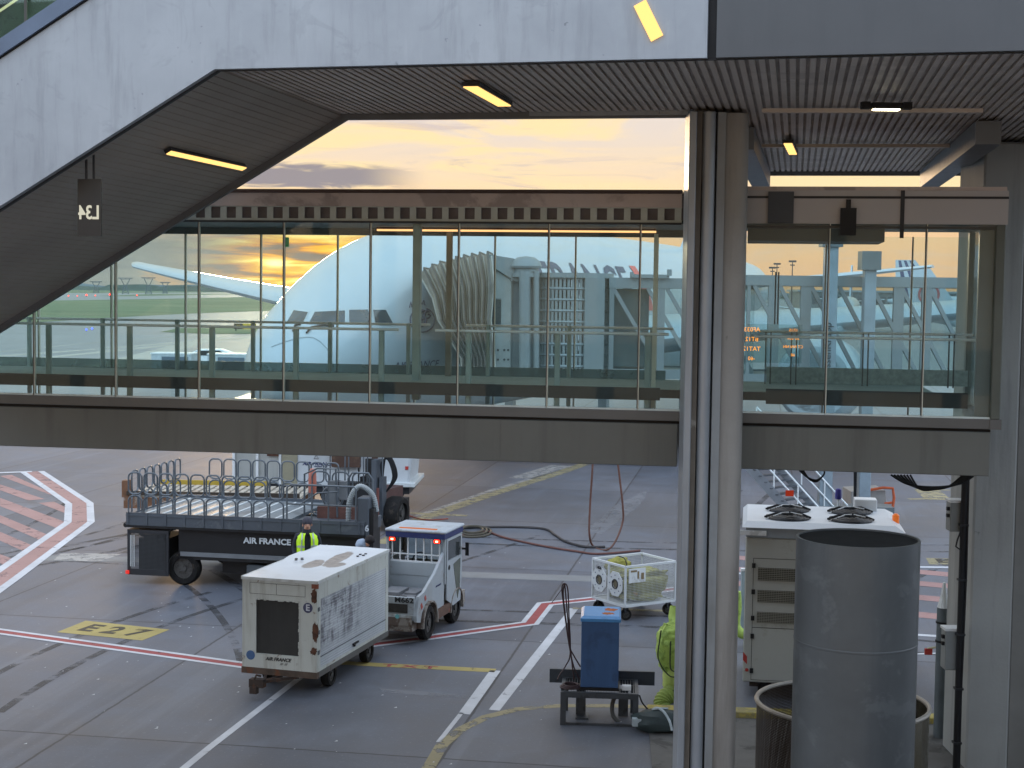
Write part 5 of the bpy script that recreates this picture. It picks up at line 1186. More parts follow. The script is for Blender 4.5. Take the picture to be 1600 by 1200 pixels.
# ================================================================== BAGGAGE CART
BC = thing('baggage_cart', 'white box baggage cart with roller shutter side and rusty edges, coupled behind the small tractor', 'baggage cart', (-3.475, 27.18, 0), R(-16.1))
hw, hl = .70, 1.695
M_cart = mat('cart_white', 'c2c6c3', .55, var=.07, scale=1.5, streak=('7c776c', 4, .5), dirt=('6b4a34', 3.2, .635, .75))
def roofmat():
    m = bpy.data.materials.new('cart_roof'); m.use_nodes = True; m.node_tree.nodes.clear(); t = NT(m.node_tree)
    oc = t.n('ShaderNodeTexCoord').outputs['Object']; x, y, z = t.sep(oc); c = t.ramp(t.noise(oc, 1.2, 5), [(.3, lin('bcc3c9')), (.7, lin('ccd2d7'))])
    wob_ = t.m('MULTIPLY', t.m('SUBTRACT', t.noise(oc, 3.5, 5, .65), .5), 1.1); f = None
    for cx, cy, a_, b_ in ((.16,.50,.15,.60),(-.10,-.05,.15,.38),(.34,-.02,.16,.24)):
        dx = t.m('DIVIDE', t.m('SUBTRACT', x, cx), a_); dy = t.m('DIVIDE', t.m('SUBTRACT', y, cy), b_)
        g_ = t.m('ADD', t.m('ADD', t.m('MULTIPLY', dx, dx), t.m('MULTIPLY', dy, dy)), wob_); f = g_ if f is None else t.m('MINIMUM', f, g_)
    c = t.mix(t.m('MULTIPLY', t.sstep(f, 1.25, .85), .85), c, t.ramp(t.noise(oc, 9, 4), [(.35, lin('5b5049')), (.7, lin('85796c'))]))
    c = t.mix(t.m('MULTIPLY', t.sstep(t.noise(oc, .9, 5, .6), .58, .72), .25), c, lin('9b8f80'))
    b = t.n('ShaderNodeBsdfPrincipled'); t.L(c, b.inputs['Base Color']); b.inputs['Roughness'].default_value = .42
    o = t.n('ShaderNodeOutputMaterial'); t.L(b.outputs[0], o.inputs[0]); return m
M_roofw = roofmat()
def shutter():
    m = bpy.data.materials.new('roller_shutter'); m.use_nodes = True; m.node_tree.nodes.clear(); t = NT(m.node_tree)
    oc = t.n('ShaderNodeTexCoord').outputs['Object']; x, y, z = t.sep(oc)
    c = t.ramp(t.noise(oc, 2, 4), [(.3, lin('a6adb2')), (.7, lin('b9bfc3'))])
    # road grime scraped across the slats
    sm_ = t.noise(t.comb(t.m('MULTIPLY', y, 3.4), 0, t.m('MULTIPLY', z, 1.5)), 1.0, 7, .7, .4)
    sm2 = t.noise(t.comb(t.m('MULTIPLY', y, 1.4), 4, t.m('MULTIPLY', z, 26)), 1.0, 3, .6)
    area = t.m('MULTIPLY', t.sstep(y, 1.2, -.5), t.m('MULTIPLY', t.sstep(z, .72, .95), t.sstep(z, 1.85, 1.6)))
    g_ = t.m('MULTIPLY', t.m('MULTIPLY', t.sstep(t.m('ADD', sm_, t.m('MULTIPLY', t.m('SUBTRACT', sm2, .5), .5)), .40, .66), area), .92)
    c = t.mix(g_, c, lin('3b3c46'))
    fr = t.m('FRACT', t.m('MULTIPLY', z, 1/.045)); c = t.mix(t.m('MULTIPLY', t.sstep(fr, .14, .02), .45), c, lin('55585c'))
    b = t.n('ShaderNodeBsdfPrincipled'); t.L(c, b.inputs['Base Color']); b.inputs['Roughness'].default_value = .5
    bn = t.n('ShaderNodeBump'); bn.inputs['Strength'].default_value = .6; bn.inputs['Distance'].default_value = .01
    t.L(t.m('SINE', t.m('MULTIPLY', fr, 3.14159)), bn.inputs['Height']); t.L(bn.outputs[0], b.inputs['Normal'])
    o = t.n('ShaderNodeOutputMaterial'); t.L(b.outputs[0], o.inputs[0]); return m
zb_c, zt_c = .45, 2.0
M_cartend = mat('cart_end_frame', 'b9bdb6', .55, var=.07, scale=2, streak=('7d7566', 5, .5), dirt=('6b4a34', 4.5, .60, .8))
# rear end frame with recessed dark curtain
x0, x1 = -.44, .38; z0, z1 = .70, 1.66
e = MB(); y = -hl
for a in ((-hw, zb_c, x0, zt_c), (x1, zb_c, hw, zt_c), (x0, zb_c, x1, z0), (x0, z1, x1, zt_c)): e.b(a[0], y, a[1], a[2], y+.05, a[3])
e.build('end_frame', M_cartend, BC)
MB().b(x0, y+.03, z0, x1, y+.05, z1).build('end_curtain', mat('end_curtain', '2b2b29', .75, var=.25, scale=1.5, streak=('3a3936', 4, .4)), BC)
tf = MB(); random.seed(3)
for i in range(16): xx = x0+(x1-x0)*i/15; tf.b(xx-.02-random.random()*.012, y-.004, z1-.012-random.random()*.02, xx+.02, y+.03, z1+.004)
for i in range(18): zz_ = z0+(z1-z0)*i/17; tf.b(x1-.01-random.random()*.02, y-.004, zz_-.025, x1+.004, y+.03, zz_+.025)
tf.build('curtain_edge', M_cartend, BC)
MB().b(-.56,y-.003,1.74,-.06,y,1.745).b(-.06,y-.003,1.74,-.055,y,1.93).b(-.56,y-.003,1.93,.48,y,1.935).b(-.56,y-.003,1.74,-.555,y,1.93).b(.475,y-.003,1.74,.48,y,1.93).b(-.06,y-.003,1.74,.48,y,1.745).build('panel_seam', M_dark, BC)
# sides
MB().b(hw-.05, -hl+.05, zb_c, hw, hl, zt_c-.30).b(hw-.05,-hl+.05,zt_c-.30,hw+.004,hl,zt_c).b(hw-.05,-hl+.05,zb_c,hw+.006,-hl+.14,zt_c-.30).b(hw-.05,hl-.14,zb_c,hw+.006,hl,zt_c-.30).b(hw-.05,-hl+.14,zb_c,hw+.004,hl-.14,zb_c+.05).build('side_frame', M_cartend, BC)
MB().add([(hw+.002,-hl+.14,zb_c+.05),(hw+.002,hl-.14,zb_c+.05),(hw+.002,hl-.14,zt_c-.30),(hw+.002,-hl+.14,zt_c-.30)], [(0,1,2,3)]).build('roller_shutter', shutter(), BC)
MB().b(hw+.004,-hl+.14,zb_c+.24,hw+.012,hl-.14,zb_c+.255).build('shutter_rail', M_zinc, BC)
MB().b(hw+.0,-.1,zb_c+.12,hw+.03,.16,zb_c+.15).b(hw+.01,-.08,zb_c+.09,hw+.04,-.03,zb_c+.12).build('shutter_handle', M_black, BC)
MB().b(-hw, -hl+.05, zb_c, -hw+.05, hl, zt_c).b(-hw+.05, hl-.05, zb_c, hw-.05, hl, zt_c).build('body_panel', M_cart, BC)
# sagging roof
n1, n2 = 10, 14; vs = []; fs = []
for j in range(n2+1):
    for i in range(n1+1):
        a, b_ = i/n1, j/n2; s_ = -.035*math.sin(math.pi*a)*math.sin(math.pi*min(1,b_*1.2))+.02*math.sin(b_*9)*math.sin(math.pi*a)+(.03 if .55 < b_ < .75 else 0)*(1-a)
        vs.append((-hw-.015+(2*hw+.03)*a, -hl-.02+(2*hl+.04)*b_, zt_c+.03+s_))
for j in range(n2):
    for i in range(n1): k = j*(n1+1)+i; fs.append((k, k+1, k+n1+2, k+n1+1))
rf = MB().add(vs, fs).build('roof', M_roofw, BC, smooth=True)
MB().b(-hw-.015,-hl-.02,zt_c-.02,hw+.015,-hl-.005,zt_c+.03).b(hw+.005,-hl-.02,zt_c-.02,hw+.018,hl+.02,zt_c+.035).b(-hw-.018,-hl-.02,zt_c-.02,-hw-.005,hl+.02,zt_c+.035).build('roof_lip', M_cart, BC)
pt = MB(); M_patch = mat('roof_stain', '6e6459', .8, var=.2, scale=5, dirt=('b7bcc0', 5, .62, .8))
for cx, cy, a_, b_, s_ in ((.13,.55,.17,.62,1),(.28,.0,.15,.42,2),(-.02,.1,.13,.3,5)):
    ring = []
    for i in range(22):
        an_ = 2*math.pi*i/22; k = 1+.35*mnoise.noise(Vector((math.cos(an_)*1.2, math.sin(an_)*1.2, s_*3.1)))
        ring.append((cx+a_*k*math.cos(an_), cy+b_*k*math.sin(an_)+.0, zt_c+.043))
    pt.add(ring, [tuple(range(22))])
dt = MB()
for cx, cy in ((-.5,.1),(-.42,.18),(-.45,-.02),(-.36,.05),(.45,.75),(.52,.86),(.43,.93),(.5,1.02)): dt.b(cx-.02,cy-.02,zt_c+.035,cx+.02,cy+.03,zt_c+.05)
dt.build('rivet_mark', M_dark, rf)
MB().b(-hw-.01,-hl-.01,zb_c-.11,hw+.01,-hl+.08,zb_c).build('rear_bumper', mat('bumper_rust','4f4238',.8,var=.3,scale=6,dirt=('6b3e22',4,.52,.7)), BC)
MB().b(hw-.06,-hl+.08,zb_c-.10,hw+.01,hl+.01,zb_c).b(-hw-.01,-hl+.08,zb_c-.10,-hw+.06,hl+.01,zb_c).b(-hw+.06,hl-.07,zb_c-.1,hw-.06,hl+.01,zb_c).build('chassis', mat('cart_chassis','5c5b58',.6,.2,dirt=('4a3628',4,.55,.6)), BC)
MB().b(-hw+.06,-hl+.08,zb_c-.04,hw-.06,hl-.07,zb_c-.005).build('floor', M_dark, BC)
for yy in (-.85, .95):
    MB().cyl((-.62,yy,.21),(.62,yy,.21),.035).b(-.08,yy-.2,.2,.08,yy+.2,.36).b(.45,yy-.06,.2,.5,yy+.06,.36).b(-.5,yy-.06,.2,-.45,yy+.06,.36).build('axle', M_black, BC)
    for xx in (-.56, .56): wheel(BC, (xx, yy, .215), .215, .15)
tb = MB(); tb.bar((0,-hl+.1,.3),(-.18,-hl-.36,.3),.06,.05).bar((.32,-hl+.1,.32),(-.14,-hl-.3,.3),.045,.05).bar((-.3,-hl+.1,.32),(-.14,-hl-.3,.3),.045,.05).b(-.36,-hl-.44,.22,-.1,-hl-.3,.36).b(-.33,-hl-.48,.12,-.2,-hl-.38,.24).tube([(-.26,-hl-.42,.36),(-.22,-hl-.44,.44),(-.15,-hl-.4,.42)],.02,6)
tb.build('towing_hitch', mat('hitch_rust','3c322c',.8,.3,var=.3,dirt=('6b4630',5,.52,.5)), BC)
MB().bar((0,hl,.3),(.1,hl+.75,.42),.06,.05).bar((-.3,hl,.3),(0,hl+.4,.34),.04).bar((.3,hl,.3),(.03,hl+.4,.34),.04).build('drawbar', M_dark, BC)
# marks
c = MB().cyl((.53,y,1.56),(.53,y-.004,1.56),.088,n=28).build('letter_disc', mat('disc_navy','3c3f5c',.5), BC)
lettering('E', .15, mat('disc_letter','c4c8cc',.5), c, (.53,y-.009,1.56), (1,0,0), (0,0,1), bold=.004)
MB().cyl((-.54,y,.66),(-.54,y-.004,.66),.082,n=28).build('blue_disc', mat('disc_blue','43618a',.5), BC)
lettering('AIR FRANCE', .085, M_textb, BC, (-.02,y-.004,.62), (1,0,0), (0,0,1), bold=.002, shear=.3)
lettering('///  CARGO'.replace('CARGO','///'), .06, M_textb, BC, (.08,y-.004,.545), (1,0,0), (0,0,1), shear=.3)
for (a, zz_, h_) in ((hw-.085,1.70,.22),(hw-.06,1.05,.3),(hw-.09,.78,.12)):
    MB().blob((a+.03,y-.001,zz_+h_*.3),(.05,.006,h_*.5),seed=int(zz_*10),amp=.9,freq=3).build('rust_patch', M_rust, BC)
MB().b(hw-.1,y-.012,1.90,hw+.02,y+.02,1.985).build('corner_lamp', mat('corner_orange','7d4630',.6,var=.2,scale=20), BC)
for zz_ in (.75,1.1,1.5): MB().b(hw+.0,-hl+.03,zz_,hw+.012,-hl+.10,zz_+.07).build('hinge', M_zinc, BC)
# ================================================================== TOW TRACTOR
TT = thing('tow_tractor', 'small dirty white airport tow tractor with red lamps lit, pulling the baggage cart', 'tractor', (-2.20, 30.0, 0), R(-16.3))
M_tt = mat('tractor_white', '9ca3a7', .45, var=.06, scale=2, dirt=('7d6a58', 3, .60, .6), streak=('8a8479', 5, .3))
M_ttd = mat('tractor_dirty', '8f8a82', .6, var=.2, scale=4, dirt=('56443a', 3, .47, .85))
ww = .62
MB().b(-ww+.06,-.72,.30,ww-.1,1.95,.52).build('chassis', M_ttd, TT)
bo = MB()
bo.b(-ww+.05,-.70,.52,ww-.06,-.64,.98)              # rear panel
bo.b(-ww+.05,-.64,.52,ww-.06,.9,.80)
body = bo.build('rear_body', M_tt, TT, bevel=.01)
MB().b(-ww+.1,-.62,.80,ww-.3,.85,.86).b(-.35,-.1,.86,.0,.5,.93).b(.05,.1,.86,.3,.6,.90).build('battery_deck', mat('deck_grey','77787a',.6,var=.2,scale=8), TT)
MB().b(-ww+.06,-.55,.87,ww-.29,-.5,.97).build('deck_grille', wiremesh('grille_mesh','4a4845',.035,.4), TT)
side = [(-.72,.50),(-.72,.62),(-.60,.98),(-.30,1.02),(.35,1.28),(.92,1.62),(.92,.45),(.55,.42),(.40,.62),(.20,.75),(-.02,.78),(-.22,.76),(-.42,.62),(-.50,.45)]
for sx_ in (ww-.06, -ww+.0): MB().prism([(sx_, a, b_) for a, b_ in side], (.06,0,0)).build('side_panel', M_tt, TT)
MB().b(-ww+.05,-.745,.42,ww-.1,-.70,.58).build('rear_bumper', M_ttd, TT)
MB().prism([(-.05,-.71,.52),(.48,-.71,.52),(.56,-.74,.64),(-.08,-.74,.64)], (0,-.02,0)).build('rear_plate', mat('plate_pale','c2cacb',.5,dirt=('8c8880',4,.5,.5)), TT)
MB().cyl((.23,-.762,.60),(.23,-.766,.60),.045,n=20).build('cyan_mark', mat('mark_cyan','6fb2b6',.5), TT)
MB().b(-.02,-.715,.665,.42,-.70,.84).build('rear_grille', mat('grille_dark','2c2823',.8,var=.3,scale=20), TT)
lettering('M662', .14, M_textb, TT, (.345,-.706,.915), (1,0,0), (0,0,1), bold=.004, wide=1.25)
hs = MB()
hs.prism([(ww+.003,-.52,.80),(ww+.003,-.44,.84),(ww+.003,-.38,.74),(ww+.003,-.46,.70)], (.004,0,0)).prism([(ww+.003,-.30,.92),(ww+.003,-.22,.95),(ww+.003,-.17,.86),(ww+.003,-.25,.83)], (.004,0,0))
hs.build('hazard_stripe', mat('hazard_red','a8453a',.55,dirt=('b7b2a8',9,.58,.6)), TT)
# mudguards + wheels
for yy, r in ((.0,.35),(1.67,.33)):
    for sx_ in (-1, 1):
        pts_ = [(math.cos(R(a))*(r+.06), math.sin(R(a))*(r+.06)) for a in range(-10, 195, 15)]; mg = MB()
        rg = [[(sx_*(ww-.2), yy+a, r+b_),(sx_*(ww+.05), yy+a, r+b_),(sx_*(ww+.05), yy+a*1.09, r+b_*1.09),(sx_*(ww-.2), yy+a*1.09, r+b_*1.09)] for a, b_ in pts_]
        mg.loft(rg); mg.build('mudguard', M_ttd, TT)
        wheel(TT, (sx_*(ww-.08), yy, r), r, .2)
for bb in ((ww-.04,.45,.32,ww+.03,1.28,.52),(-ww-.03,.45,.32,-ww+.04,1.28,.52)): MB().b(*bb).build('running_board', mat('board_rust','5a4438',.8,var=.3,scale=6,dirt=('7a3a2c',3,.56,.7)), TT)
MB().b(-ww-.02,2.05,.34,ww+.02,2.25,.60).build('front_bumper', M_ttd, TT)
# cab
cy0, cy1, cz = .92, 2.05, 2.02
fr = MB()
for sx_ in (-1, 1):
    fr.b(sx_*ww-.03, cy0-.03, .95 if sx_ > 0 else .95, sx_*ww+.03, cy0+.03, cz-.13); fr.b(sx_*ww-.03, cy1-.12, 1.3, sx_*ww+.03, cy1-.06, cz-.13)
fr.b(-ww, cy0-.03, 1.10, ww, cy0+.03, 1.38).b(-ww, cy0-.02, .8, ww, cy0+.02, 1.1)
fr.b(-ww,cy1-.06,.5,ww,cy1,1.25).b(-ww-.0,cy0+.02,.5,-ww+.03,cy1-.05,.8)
cabf = fr.build('cab', M_tt, TT, bevel=.008)
ba = MB()
for i in range(7): xx = -ww+.10+i*(2*ww-.2)/6; ba.b(xx-.012, cy0-.02, 1.38, xx+.012, cy0+.0, cz-.13)
ba.b(-ww+.03, cy0-.022, 1.53, ww-.03, cy0+.002, 1.555); ba.b(-ww+.03, cy0-.022, 1.38, ww-.03, cy0+.002, 1.41); ba.build('rear_guard', M_white, TT)
M_lcr = mat('cab_roof_white','a3aab0',.45,var=.12,dirt=('82807c',3,.52,.5))
MB().b(-ww-.05,cy0-.08,cz-.02,ww+.05,cy1+.05,cz+.04).build('cab_roof', M_lcr, TT, bevel=.02)
MB().b(-ww-.03,cy0-.065,cz-.13,ww+.03,cy1,cz-.02).build('roof_band', M_navy, TT)
MB().b(-.4,cy0+.05,cz+.04,.42,cy0+.13,cz+.055).build('warm_marker', emis('roof_glow','ff9a66',.55), TT)  # warm glow line on the roof edge, made as an emissive strip
for sx_ in (-1, 1):
    o = MB().b(sx_*(ww-.13)-.075,cy0-.10,cz-.215,sx_*(ww-.13)+.075,cy0-.05,cz-.125).build('lamp_housing', M_dark, TT)
    MB().b(sx_*(ww-.13)-.062,cy0-.115,cz-.205,sx_*(ww-.13)+.062,cy0-.10,cz-.135).build('red_lamp', emis('red_lamp','ff2410',5), o, bevel=.01)
    MB().b(sx_*(ww-.13)-.025,cy0-.12,cz-.185,sx_*(ww-.13)+.025,cy0-.115,cz-.155).build('lamp_core', emis('lamp_core','ffc090',7), o)
for sx_, nm_ in ((1,'door'),(-1,'door')):
    X = sx_*(ww+.012)
    d_ = MB(); q_ = lambda a: [(X-.02*sx_*0, u_, z_) for u_, z_ in a]
    d_.prism(q_([(cy0+.06,.62),(cy0+.06,1.42),(cy1-.1,1.42),(cy1-.06,1.2),(cy1-.16,.45),(cy0+.5,.42)]), (.025*sx_,0,0))
    for a in ([(cy0+.06,1.42),(cy0+.06,cz-.14),(cy0+.13,cz-.14),(cy0+.13,1.42)], [(cy1-.17,1.42),(cy1-.17,cz-.14),(cy1-.1,cz-.14),(cy1-.1,1.42)], [(cy0+.13,cz-.19),(cy0+.13,cz-.14),(cy1-.17,cz-.14),(cy1-.17,cz-.19)]): d_.prism(q_(a), (.025*sx_,0,0))
    do = d_.build(nm_, M_tt, TT)
    MB().prism([(X+.008*sx_,u_,z_) for u_, z_ in ((cy0+.13,1.43),(cy0+.13,cz-.19),(cy1-.17,cz-.19),(cy1-.17,1.43))], (.008*sx_,0,0)).build('window', mat('tractor_glass','3a3f40',.12,coat=.3), do)
    MB().prism([(X+.026*sx_,u_,z_) for u_, z_ in ((cy0+.48,1.30),(cy1-.2,1.36),(cy1-.22,.75),(cy1-.36,.52),(cy0+.62,.9))], (.006*sx_,0,0)).build('lower_window', mat('lower_glass','54584c',.2), do)
    MB().cyl((X+.024*sx_,cy0+.2,1.27),(X+.036*sx_,cy0+.2,1.27),.05,n=20).build('round_emblem', M_black, do)
MB().b(ww-.01,cy1-.03,1.5,ww+.16,cy1+.02,1.54).b(ww+.10,cy1-.05,1.38,ww+.17,cy1-.01,1.66).build('mirror', M_black, TT)
MB().b(-.4,1.15,.5,.4,1.55,.95).b(-.4,1.08,.95,.4,1.2,1.35).build('seat', mat('seat_beige','8b8577',.8), TT)
MB().tube([(math.cos(a)*.16-.2, 1.72+.05*math.sin(a), 1.28+math.sin(a)*.15) for a in [2*math.pi*i/16 for i in range(16)]], .014, 5, True).bar((-.2,1.85,.9),(-.2,1.72,1.28),.03).build('steering_wheel', M_black, TT)
MB().b(-ww+.04,cy1-.05,1.25,ww-.04,cy1-.03,cz-.13).build('windscreen', glass('tractor_screen',(.75,.8,.8),1), TT)
lettering('AIR FRANCE', .05, M_navy, TT, (ww+.004,.55,1.0), (0,1,0), (0,0,1), shear=.3, wide=1.2)
# ================================================================== CARGO LOADER WITH RAILINGS
a, b_ = G(197, 820, 1.4), G(569, 836.5, 1.4)
LD = thing('cargo_loader', 'grey cargo loader platform ringed with looped guard rails, marked 106', 'loader', (a.x, a.y, 0), math.atan2(b_.y-a.y, b_.x-a.x))
LL = (b_-a).length; LW = 3.3
M_ld = mat('loader_grey', '4b5158', .55, .2, var=.12, scale=1.5, dirt=('5f6468', 2.5, .55, .5))
M_lk = mat('loader_black', '121317', .55, .1, var=.2, scale=1.5)
M_deck = mat('loader_deck', '7b858c', .4, .5, var=.15, scale=1.2, dirt=('565d62', 2, .5, .6))
M_rail = mat('rail_grey', '5a6167', .4, .4, var=.1, dirt=('85878a', 5, .58, .4))
sk = MB().b(0,0,1.40,LL,.06,1.70).b(0,LW-.06,1.40,4.2,LW,1.70).b(0,.06,1.40,.06,LW-.06,1.66).b(LL-.06,.06,1.4,LL,1.45,1.66).b(4.14,1.45,1.4,4.2,LW-.06,1.66)
for i in range(13): sk.b(.02+i*.47,-.02,1.42,.07+i*.47,0,1.70)
sk.b(0,-.015,1.62,LL,0,1.65)
sk.build('platform_skirt', M_ld, LD)
MB().b(.06,.06,1.56,3.9,LW-.06,1.63).build('deck_plate', M_deck, LD); MB().b(3.9,.06,1.5,LL-.06,1.45,1.56).build('operator_floor', M_ld, LD)
rl = MB()
for i in range(9): rl.cyl((.35+i*.4,.3,1.64),(.35+i*.4,LW-.3,1.64),.02,n=8)
rl.build('deck_rollers', M_steel, LD)
MB().cyl((-.06,.1,1.38),(-.06,LW,1.38),.06,n=12).b(-.05,.02,1.34,LL,.1,1.42).build('edge_tube', M_lk, LD)
def loops(p0, dirv, n, pitch, z0, h, w_, lower, r=.021):
    d = Vector(dirv)
    for i in range(n):
        g_ = MB(); q0 = Vector(p0)+d*pitch*i
        g_.tube(loop_pts(q0+Vector((0,0,z0+.52)), d*w_, (0,0,h), .11), r, 7, True)
        if lower:
            pts_ = [q0+Vector((0,0,z0))]+[q0+d*(w_/2-w_/2*math.cos(R(a_)))*1.0+Vector((0,0,z0+.36+.12*math.sin(R(a_)))) for a_ in range(0, 181, 20)]+[q0+d*w_+Vector((0,0,z0))]
            g_.tube(pts_, r, 7)
        g_.build('guard_loop', M_rail, LD, smooth=True)
loops((.05,.03,1.62), (1,0,0), 10, .387, 0, .50, .335, True)
loops((.75,LW-.03,1.62), (1,0,0), 9, .387, 0, .50, .335, True)
loops((.03,.25,1.62), (0,1,0), 7, .42, 0, .50, .34, True)
for i in range(3): MB().tube(loop_pts((4.1+i*.5, 1.42, 1.6), (.42,0,0), (0,0,1.05), .14), .022, 7, True).build('guard_loop', M_rail, LD, smooth=True)
hr = MB()
hr.tube([(3.95,.03,1.62),(3.95,.03,2.42),(4.05,.03,2.5),(5.55,.03,2.5),(5.6,.03,2.45),(5.6,.03,1.6)], .022, 8).tube([(3.95,.03,2.05),(5.6,.03,2.05)], .02, 7)
for xx in (4.55, 4.95): hr.tube([(xx,.03,1.62),(xx,.03,2.5)], .02, 7)
hr.tube([(3.95,.9,1.9),(4.4,.9,2.2),(4.9,.9,2.25)], .02, 7).tube([(3.98,1.2,1.6),(3.98,1.2,2.6),(4.3,1.2,2.75),(4.75,1.2,2.75),(4.8,1.2,1.6)], .025, 8)
hr.tube([(5.0,1.4,1.6),(5.0,1.4,2.5),(5.1,1.4,2.65),(5.5,1.4,2.65),(5.6,1.4,2.5),(5.6,1.4,1.6)], .024, 8)
hr.build('operator_railing', M_rail, LD, smooth=True)
MB().b(4.55,1.3,1.56,4.72,1.5,2.45).b(4.8,1.3,2.0,5.0,1.45,2.45).build('control_box', mat('control_grey','63676a',.5), LD, bevel=.01)
MB().tube([(math.cos(t_)*.26+4.4, 2.1, 1.95+math.sin(t_)*.26) for t_ in [2*math.pi*i/24 for i in range(24)]], .03, 6, True).tube([(math.cos(t_)*.14+4.4, 2.1, 1.95+math.sin(t_)*.14) for t_ in [2*math.pi*i/18 for i in range(18)]], .03, 6, True).build('hose_reel', M_rail, LD)
MB().rev([(.02,2.1),(.09,2.12),(.10,2.3),(.09,2.62),(.05,2.70)], 16, 'z', (4.08,1.5,0)).build('red_bottle', mat('bottle_red','a8604e',.5), LD, smooth=True)
MB().b(4.3,1.2,1.56,5.4,1.4,1.84).build('rusty_box', mat('box_rust','5a3b33',.8,var=.3,scale=5), LD)
hz = MB(); hc = bez([(5.35,.28,1.6),(5.38,.28,2.15),(5.6,.3,2.48),(5.9,.34,2.30),(6.0,.36,1.9)], 40); hz.tube(hc, [.055+.010*(i % 2) for i in range(len(hc))], 12); hz.build('ribbed_hose', mat('hose_grey','8d9394',.5), LD)
MB().b(5.62,.05,1.35,5.9,.5,2.25).build('end_panel', M_ld, LD, bevel=.02); MB().b(5.9,.1,1.1,6.0,.5,2.0).build('end_shadow_plate', M_lk, LD)
lettering('106', .2, M_textw, LD, (5.76,.04,1.55), (1,0,0), (0,0,1), bold=.006)
ch = MB().b(1.25,.15,.62,LL-.1,1.7,1.34).b(1.25,1.7,.62,4.0,LW-.15,1.34).build('chassis', M_lk, LD)
MB().b(1.3,.12,.70,LL-.2,.15,.80).build('chassis_strip', mat('strip_grey','6c7074',.5), LD)
MB().b(2.2,.5,.28,3.0,LW-.5,.62).b(3.3,.4,.35,3.9,1.2,.62).build('underbody', M_lk, LD); MB().b(2.9,.2,.22,3.5,.7,.55).build('tank', mat('tank_grey','50565b',.5,.2), LD, bevel=.03)
sc1 = MB().bar((1.4,.6,1.3),(3.9,.6,.8),.1,.14).bar((1.4,LW-.6,1.3),(3.9,LW-.6,.8),.1,.14); sc1.build('lift_arm', M_dark, LD)
for xx in (1.35, 4.9):
    for yy in ((.28, LW-.28) if xx < 3 else (.28, 1.5)): wheel(LD, (xx, yy, .40), .40, .26, (0,1,0))
cg = MB()
X0, X1, Z0, Z1 = .05, 1.02, .22, 1.26
for x_ in (X0, X1):
    for y_ in (.05, 1.6): cg.b(x_-.03,y_-.03,Z0,x_+.03,y_+.03,Z1)
for y_ in (.05,1.6): cg.b(X0,y_-.03,Z1-.05,X1,y_+.03,Z1).b(X0,y_-.03,Z0,X1,y_+.03,Z0+.14)
cg.b(X0-.03,.02,Z1,X1+.03,1.63,Z1+.03); cgo = cg.build('engine_cage', mat('cage_dark','2a2c30',.5,.2), LD)
MB().b(X0+.05,.03,Z0+.14,X1-.05,.035,Z1-.05).build('cage_mesh', wiremesh('cage_wire','3a3d40',.03,.3), cgo)
MB().b(X0+.15,.25,Z0+.1,X1-.1,1.4,Z1-.2).b(X0+.3,.2,Z1-.2,X1-.3,.9,Z1-.1).build('engine', mat('engine_dark','141414',.7), cgo)
for x_ in (.1,.14,.19): MB().b(x_,.0,Z0+.2,x_+.012,.02,Z1-.1).build('cage_pipe', M_steel, cgo)
MB().b(-.01,-.02,.24,.07,.02,.32).build('tail_lamp', mat('tail_red','7a2422',.5,emit=('ff2a18',.6)), LD)
lettering('AIR FRANCE', .19, M_textw, LD, (3.44,.13,1.13), (1,0,0), (0,0,1), bold=.006, wide=1.1)
lettering('1 0 6', .17, M_textw, LD, (4.88,.13,1.05), (1,0,0), (0,0,1), bold=.006, wide=1.2)
# wheels arrangement: spare bright disc at the far end
MB().cyl((LL+.25,.3,.6),(LL+.25,.36,.6),.3,n=20).build('drive_pulley', M_zinc, LD)
# ================================================================== PALLET TRAILER BEHIND
a = D(193, 776, 41.5); T = thing('pallet_trailer', 'long rusty roller trailer with yellow edge and pale slats behind the looped railings', 'trailer', (a.x, 41.5, 0), R(-2))
TLn = D(470,776,41.5).x-a.x
M_pr = mat('trailer_rust','6b4a33',.8,var=.3,scale=3,dirt=('9a9186',2,.52,.6))
MB().b(0,0,.85,TLn,.1,1.15).b(0,2.4,.85,TLn,2.5,1.15).b(0,.1,.85,.1,2.4,1.15).build('frame', M_pr, T)
MB().b(-.05,0,1.15,.16,.3,1.62).cyl((.05,-.01,1.3),(.05,.31,1.3),.06).build('end_stop', M_pr, T)
rr2 = MB()
for i in range(int(TLn/.22)):
    for jn in range(3): rr2.b(.15+i*.22,.15+jn*.78,1.15,.29+i*.22,.83+jn*.78,1.22)
rr2.build('roller_deck', mat('pale_slat','aaa395',.7,var=.2,scale=2,dirt=('7a5a40',2,.55,.6)), T)
MB().b(.3,2.5,1.2,TLn*.72,2.56,1.34).build('yellow_rail', mat('trailer_yellow','a38a2e',.6,var=.15), T)
MB().b(.1,-.06,1.22,TLn,-.0,1.34).build('dark_rail', mat('trailer_dark','33291f',.7), T)
for xx in (.6, TLn/2, TLn-.6):
    MB().b(xx-.1,.2,.3,xx+.1,2.3,.85).build('support', M_dark, T)
    for yy in (.25, 2.25): wheel(T, (xx, yy, .3), .3, .2, (0,1,0))
